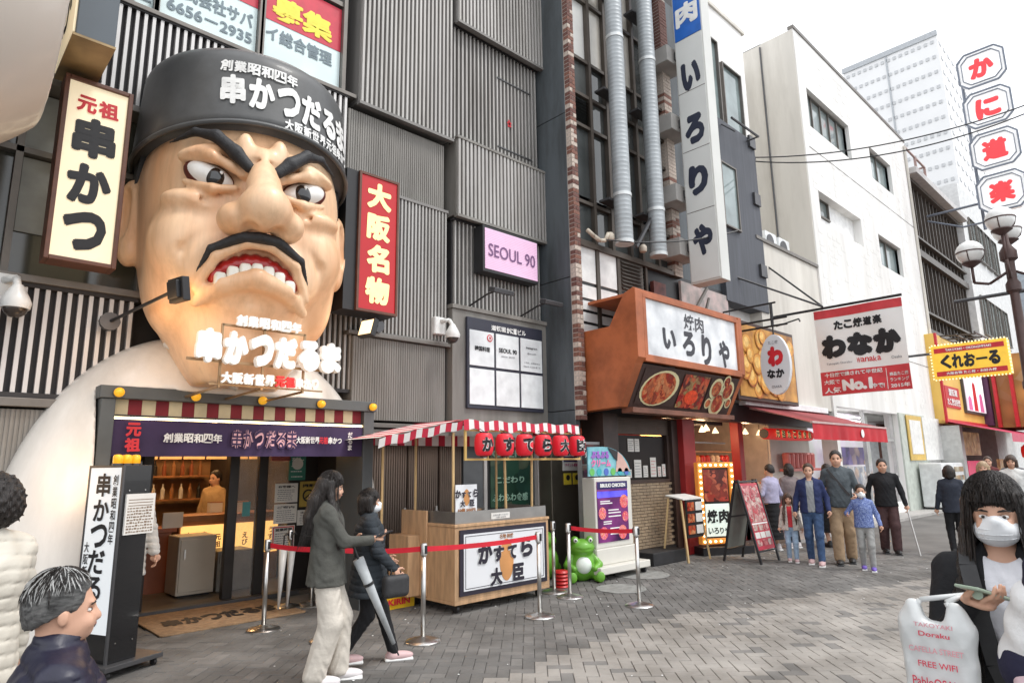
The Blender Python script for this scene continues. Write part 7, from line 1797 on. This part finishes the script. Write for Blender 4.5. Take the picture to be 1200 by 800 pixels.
mb.build('strap', mat('strap_black', (.03, .03, .032), .6, 0, (30, .2)), sbg)
MB().obox(nwp(.20, .05, .86), lf_ * .11, fw * .035, up_ * .09).build('bag_body', mat('strap_black', (0, 0, 0)), sbg, bevel=.012)
MB().sph(tuple(nwp(.19, -.02, .985)), .012, 8, 6).build('clasp', K['steel'], sbg)
strands(nw, hb, 520, 'long')
# 2 person cut by the right edge
ep = person('person in navy top with white sleeve and pink cuff, cut by the right edge', 2.33, .19, R(188), 1.62, .0085, ('long', hbr), cloth('navy_top', (.02, .02, .045)), blk, sw_, arms=((.2, .2, 1.0), (.16, -.19, .95)), mask=False, yaw=R(15), hands=[None, dict(d=(.6, .5, -.4), n=(-.3, .6, -.6), t=1, c=.5)])
for nm, a, b, r0, r1, m_ in (('white_sleeve', ep['sho'][1] * .62 + ep['elb'][1] * .38, ep['elb'][1], .078, .085, cloth('sleeve_white', (.74, .74, .74), .04)), ('pink_cuff', ep['elb'][1] * .9 + ep['wri'][1] * .1, ep['wri'][1] * .85 + ep['elb'][1] * .15, .066, .058, cloth('sleeve_pink', (.62, .46, .50), .05))):
    f = SDF((-.6, -.6, .6), (.6, .6, 1.6), .009); f.cone(a, b, r0, r1, 0); f.field(lambda X, Y, Z: .004 * np.sin(Z * 60 + X * 40 + Y * 20)); f.build(nm, m_, ep['root'], ep['tf'])
f = SDF((-.6, -.6, .6), (.6, .6, 1.6), .009); q_ = ep['elb'][1]; f.cone(q_ + [0, 0, .0], q_ + (ep['wri'][1] - q_) * .06, .088, .088, 0); f.build('navy_stripe', cloth('navy_top', (0, 0, 0)), ep['root'], ep['tf'])
# 3 long-haired woman walking right
blz = cloth('olive_grey_blazer', (.085, .085, .075), .15, 14)
p3 = person('person with long dark hair in grey-green blazer and cream trousers, looking at a phone', 2.60, 4.88, R(-30), 1.575, .009, ('long', hb), blz, cloth('cream_trousers', (.62, .57, .50), .06), sw_, hem=.78, flare=.02, legs=(.12, -.06), lw=.035, arms=((.22, .17, 1.10), (.38, -.10, 1.13)), nod=R(10), hands=[None, dict(d=(.9, .1, .25), n=(0, .2, 1), t=-1, c=.45)], collar=.0)
w3 = world(p3, p3['wri'][1]); d3 = Vector((math.cos(R(-30)), math.sin(R(-30)), 0))
ph2 = thing('smartphone', 'dark phone held out by the long-haired woman in the blazer', 'phone', tuple(w3))
c3 = w3 + d3 * .085 + Vector((0, 0, .045)); a1 = (d3 + Vector((0, 0, .35))).normalized(); a2 = a1.cross(Vector((0, 0, 1))).normalized(); a3 = a1.cross(a2)
MB().obox(c3, a1 * .072, a2 * .035, a3 * .004).build('case', K['black'], ph2, bevel=.003); MB().obox(c3 + a3 * .005 * (-1 if a3.z < 0 else 1), a1 * .068, a2 * .032, a3 * .0006).build('screen', glass('phone_glass', (0, 0, 0)), ph2)
strands(p3, hb, 420, 'long')
# 4 older woman
coat4 = cloth('slate_coat', (.035, .042, .05), .2, 14)
p4 = person('person with short black hair, face mask, dark padded coat and pink sneakers, mid-stride', 3.09, 5.06, R(-28), 1.42, .0095, ('bob', hb), coat4, cloth('black_trousers', (.015, .015, .017)), sp_, hem=.66, flare=.03, puff=.5, legs=(.27, -.24), arms=((.20, .22, .98), (.24, -.24, .93)), mask=True, fat=1.1)
w4 = world(p4, p4['wri'][1]); strands(p4, hb, 300, 'bob')
hbg = thing('handbag', 'black soft handbag hanging from the arm of the older woman', 'bag', tuple(w4))
f = SDF(np.array(w4) - [.16, .16, .26], np.array(w4) + [.16, .16, .05], .01); f.box(np.array(w4) + [0, -.02, -.13], (.12, .05, .09), .04, 0); f.build('bag_body', mat('strap_black', (0, 0, 0)), hbg)
MB().tube([w4 + Vector((-.05, -.02, -.05)), w4 + Vector((-.03, -.01, .03)), w4 + Vector((.03, -.01, .03)), w4 + Vector((.05, -.02, -.05))], .008, 6).build('handle', K['black'], hbg, True)
um = thing('furled_umbrella', 'pale grey furled umbrella hanging down between the two walking women', 'umbrella', (3.0, 4.75, 0))
ua, ub_ = Vector((2.80, 4.74, .90)), Vector((3.08, 4.64, .24))
MB().cyl(ua, ub_, .045, .016, 12).build('canopy', mat('umbrella_grey', (.40, .42, .43), .5, 0, (12, .15)), um, True)
MB().cyl(ub_, ub_ + (ub_ - ua).normalized() * .10, .006, n=8).build('tip', K['black'], um); MB().tube([ua, ua + Vector((-.05, .02, .13)), ua + Vector((-.09, .03, .14))], .01, 8).build('handle', K['black'], um); MB().cyl(ua + (ub_ - ua) * .28, ua + (ub_ - ua) * .31, .044, .042, 12).build('strap', K['black'], um)
# 5 seated man
pf = mat('navy_puffer', (.014, .014, .032), .42, 0, (12, .2), .15, 60)
p5 = person('person with grey-streaked hair in navy padded jacket, seated in the lower left corner', .50, 2.78, R(-6), 1.69, .0085, ('short', hgr), pf, blk, sb_, hem=.86, puff=.75, sit=True, arms=((.30, .20, 1.0), (.30, -.20, 1.0)), fat=1.1, collar=.02)
strands(p5, hb, 420, 'short', 4); strands(p5, mat('hair_silver', (.42, .42, .41), .45), 260, 'short', 5)
bn_ = thing('bench', 'low wooden bench under the seated man', 'bench', (.43, 2.78, 0))
MB().box(.02, .88, 2.4, 3.15, .345, .385).build('seat', wood, bn_, bevel=.01)
for (x, y) in ((.06, 2.45), (.84, 2.45), (.06, 3.1), (.84, 3.1)): MB().box(x - .03, x + .03, y - .03, y + .03, 0, .345).build('leg', K['dsteel'], bn_)
def p5w(a, b, c): return world(p5, (a, b, c))
mb = MB(); pts = [p5w(.13, .16, .72), p5w(.10, .10, .99), p5w(.0, .08, 1.07), p5w(-.15, .02, .98), p5w(-.20, -.12, .72)]
for p, q in zip(pts[:-1], pts[1:]): mb.bar(p, q, .045, .006, up=(math.cos(R(-12)), math.sin(R(-12)), 0))
mb.build('strap', mat('strap_black', (0, 0, 0)), p5['root']) if False else None
# 6 curly person, left edge
cpf = mat('cream_puffer', (.62, .58, .50), .5, 0, (8, .06), .15, 60)
p6 = person('person with dark curly hair in cream padded coat, cut by the left edge', .345, 3.68, R(125), 1.57, .0095, ('curly', hb), cpf, blk, sb_, hem=.62, puff=.8, legs=(.1, -.1), fat=1.1)
# white coated figure behind the signboard
person('person in white padded coat and cap, mostly hidden behind the rolling signboard', 1.70, 7.12, R(-95), 1.66, .012, ('short', hb), cloth('white_coat', (.66, .64, .60), .05), cloth('rust_trousers', (.36, .14, .05)), spu, hem=.66, puff=.6)
# shop staff
stf = cloth('amber_uniform', (.55, .38, .20), .1)
person('shop worker with raised arm in pale uniform behind the counter, left', 2.62, 10.6, R(-70), 1.62, .015, ('short', hb), stf, blk, sb_, arms=((.25, .12, 1.3), (.12, -.25, .95)))
person('shop worker bending in pale uniform behind the counter, right', 3.75, 10.7, R(-150), 1.6, .015, ('short', hb), stf, blk, sb_)
# group in the middle distance
person('person in lavender shirt and long black skirt, seen from behind at the takoyaki counter', 12.15, 5.75, R(75), 1.56, .014, ('short', hb), cloth('lavender_shirt', (.42, .40, .55), .08), None, sw_, hem=.93, skirt=(blk, .22), arms=((.25, .2, 1.1), (.22, -.2, 1.1)))
person('person with short black hair in grey top seen from behind, beside the lavender shirt', 12.75, 5.65, R(60), 1.57, .014, ('bob', hb), cloth('taupe_top', (.22, .18, .18), .1), blk, sw_, hem=.85)
person('small child in white patterned coat, red shirt and light jeans, facing the camera', 11.0, 4.92, R(205), 1.06, .014, ('long', hbr), mat('flower_coat', (.70, .66, .58), .8, 0, (45, .1), col2=(.35, .28, .26)), ljean, sp_, hem=.80, flare=.06, legs=(.1, -.05), shirt=cloth('red_shirt', (.50, .04, .05)), child=True)
person('person in open navy jacket, grey shirt and blue jeans walking towards the camera', 10.9, 4.5, R(200), 1.57, .014, ('bun', hbr), cloth('navy_jacket', (.025, .035, .10), .2), jean, sp_, hem=.86, legs=(.14, -.12), shirt=cloth('grey_shirt', (.27, .28, .29)), arms=((.08, .27, .9), (.06, -.27, .88)))
p_m = person('person in dark grey jacket and khaki trousers holding the hand of the boy', 11.3, 4.2, R(200), 1.77, .014, ('short', hb), cloth('grey_jacket', (.085, .10, .11), .2), cloth('khaki', (.36, .25, .155), .12), sb_, hem=.84, legs=(-.12, .14), lw=.02, arms=((.22, .22, 1.02), (.05, -.28, .88)), fat=1.1)
mb = MB(); mb.bar(world(p_m, (.135, -.14, 1.42)), world(p_m, (.165, .14, 1.02)), .04, .01, up=(-1, 0, 0)); sbo = mb.build('crossbody_strap', K['dsteel'], None); tag(sbo, 'dark strap worn across the grey jacket of the man with khaki trousers', 'strap')
person('boy in speckled blue jacket, grey trousers and face mask, beside the tallest walker', 10.85, 3.72, R(200), 1.22, .013, ('short', hb), mat('speckled_blue', (.03, .07, .30), .7, 0, (60, .2), col2=(.25, .32, .55)), cloth('pale_grey_trousers', (.33, .33, .32)), spu, hem=.86, legs=(.1, -.1), arms=((.08, .30, .90), (.20, -.30, 1.12)), mask=True, child=True, fat=1.1)
p_c = person('person in black track jacket with white stripes and brown trousers, leaning on a cane', 13.0, 4.05, R(205), 1.63, .014, ('short', hb), blk, cloth('maroon_trousers', (.075, .04, .04), .15), sb_, hem=.84, legs=(.1, -.1), lw=.02, arms=((.12, .30, .86), (.08, -.28, .9)), fat=1.3)
for i in (0, 1):
    a, b = p_c['sho'][i], p_c['elb'][i]; mb = MB(); q = (.0, .062 if i == 0 else -.062, .03); mb.bar(world(p_c, a + [.02, q[1] * .3, .07]), world(p_c, b + [.02, q[1], .03]), .02, .03, up=(-1, -.4, 0))
    o = mb.build('sleeve_stripe', K['white'], None); o.parent = p_c['root']; o.matrix_parent_inverse = (Matrix.Translation(p_c['root'].location) @ Matrix.Rotation(p_c['root'].rotation_euler.z, 4, 'Z')).inverted()
wc = world(p_c, p_c['wri'][0])
cnn = thing('walking_cane', 'thin silver walking cane held by the man in the black track jacket', 'cane', (wc.x, wc.y, 0))
MB().cyl((wc.x - .05, wc.y - .14, 0), (wc.x, wc.y, wc.z + .0), .012, n=8).build('shaft', K['steel'], cnn); MB().bar((wc.x - .06, wc.y - .02, wc.z), (wc.x + .07, wc.y + .03, wc.z + .01), .025).build('handle', K['black'], cnn)
person('person with long black hair in beige top, behind the couple in navy and grey jackets', 13.3, 5.15, R(60), 1.55, .016, ('long', hb), cloth('beige_top', (.34, .22, .16)), None, sb_, skirt=(blk, .3))
person('shop worker in black at the red counter, seen from behind the bulb sign', 11.9, 6.6, R(30), 1.64, .016, ('short', hb), blk, blk, sb_)
# crowd at the right, behind the masked woman
person('person in dark navy clothes with black hair walking away beside the vending machine', 13.5, 3.15, R(20), 1.50, .016, ('bob', hb), cloth('dark_navy_cloth', (.03, .035, .05)), blk, sb_, hem=.8)
person('person with beige hair in pale clothes just behind the masked person at the right', 13.9, 2.72, R(190), 1.56, .016, ('bob', hbl), cloth('sand_cloth', (.36, .30, .25)), jean, sb_)
person('person in white open shirt and grey bucket cap walking towards the camera at the right', 15.3, 2.55, R(190), 1.66, .016, ('bob', hbr), cloth('white_shirt', (.68, .68, .66), .05), ljean, sb_, hem=.82)
person('person with dark hair at the far right beside the lamp post', 16.2, 2.15, R(190), 1.58, .018, ('short', hb), blk, blk, sb_)
person('person with brown hair far off between the masked woman and the vending machine', 19.5, 3.7, R(190), 1.66, .02, ('short', hbr), cloth('maroon_cloth', (.12, .03, .03)), blk, sb_)
person('person with dark hair far off in front of the red food shop', 22.0, 3.2, R(180), 1.62, .02, ('short', hb), cloth('sand_cloth', (0, 0, 0)), blk, sb_)
person('person in grey coat with black hair far off, just left of the lamp post', 17.5, 2.9, R(185), 1.68, .02, ('short', hb), cloth('grey_coat', (.16, .16, .17)), blk, sb_, hem=.7)
person('person in dark green jacket further back in the crowd by the red lanterns', 24.5, 2.9, R(185), 1.66, .022, ('short', hbr), cloth('green_jacket', (.04, .06, .04)), jean, sb_)
person('person with long hair in pale coat far off by the red lanterns', 27.0, 3.6, R(190), 1.6, .022, ('long', hb), cloth('white_shirt', (0, 0, 0)), blk, sb_, hem=.7)
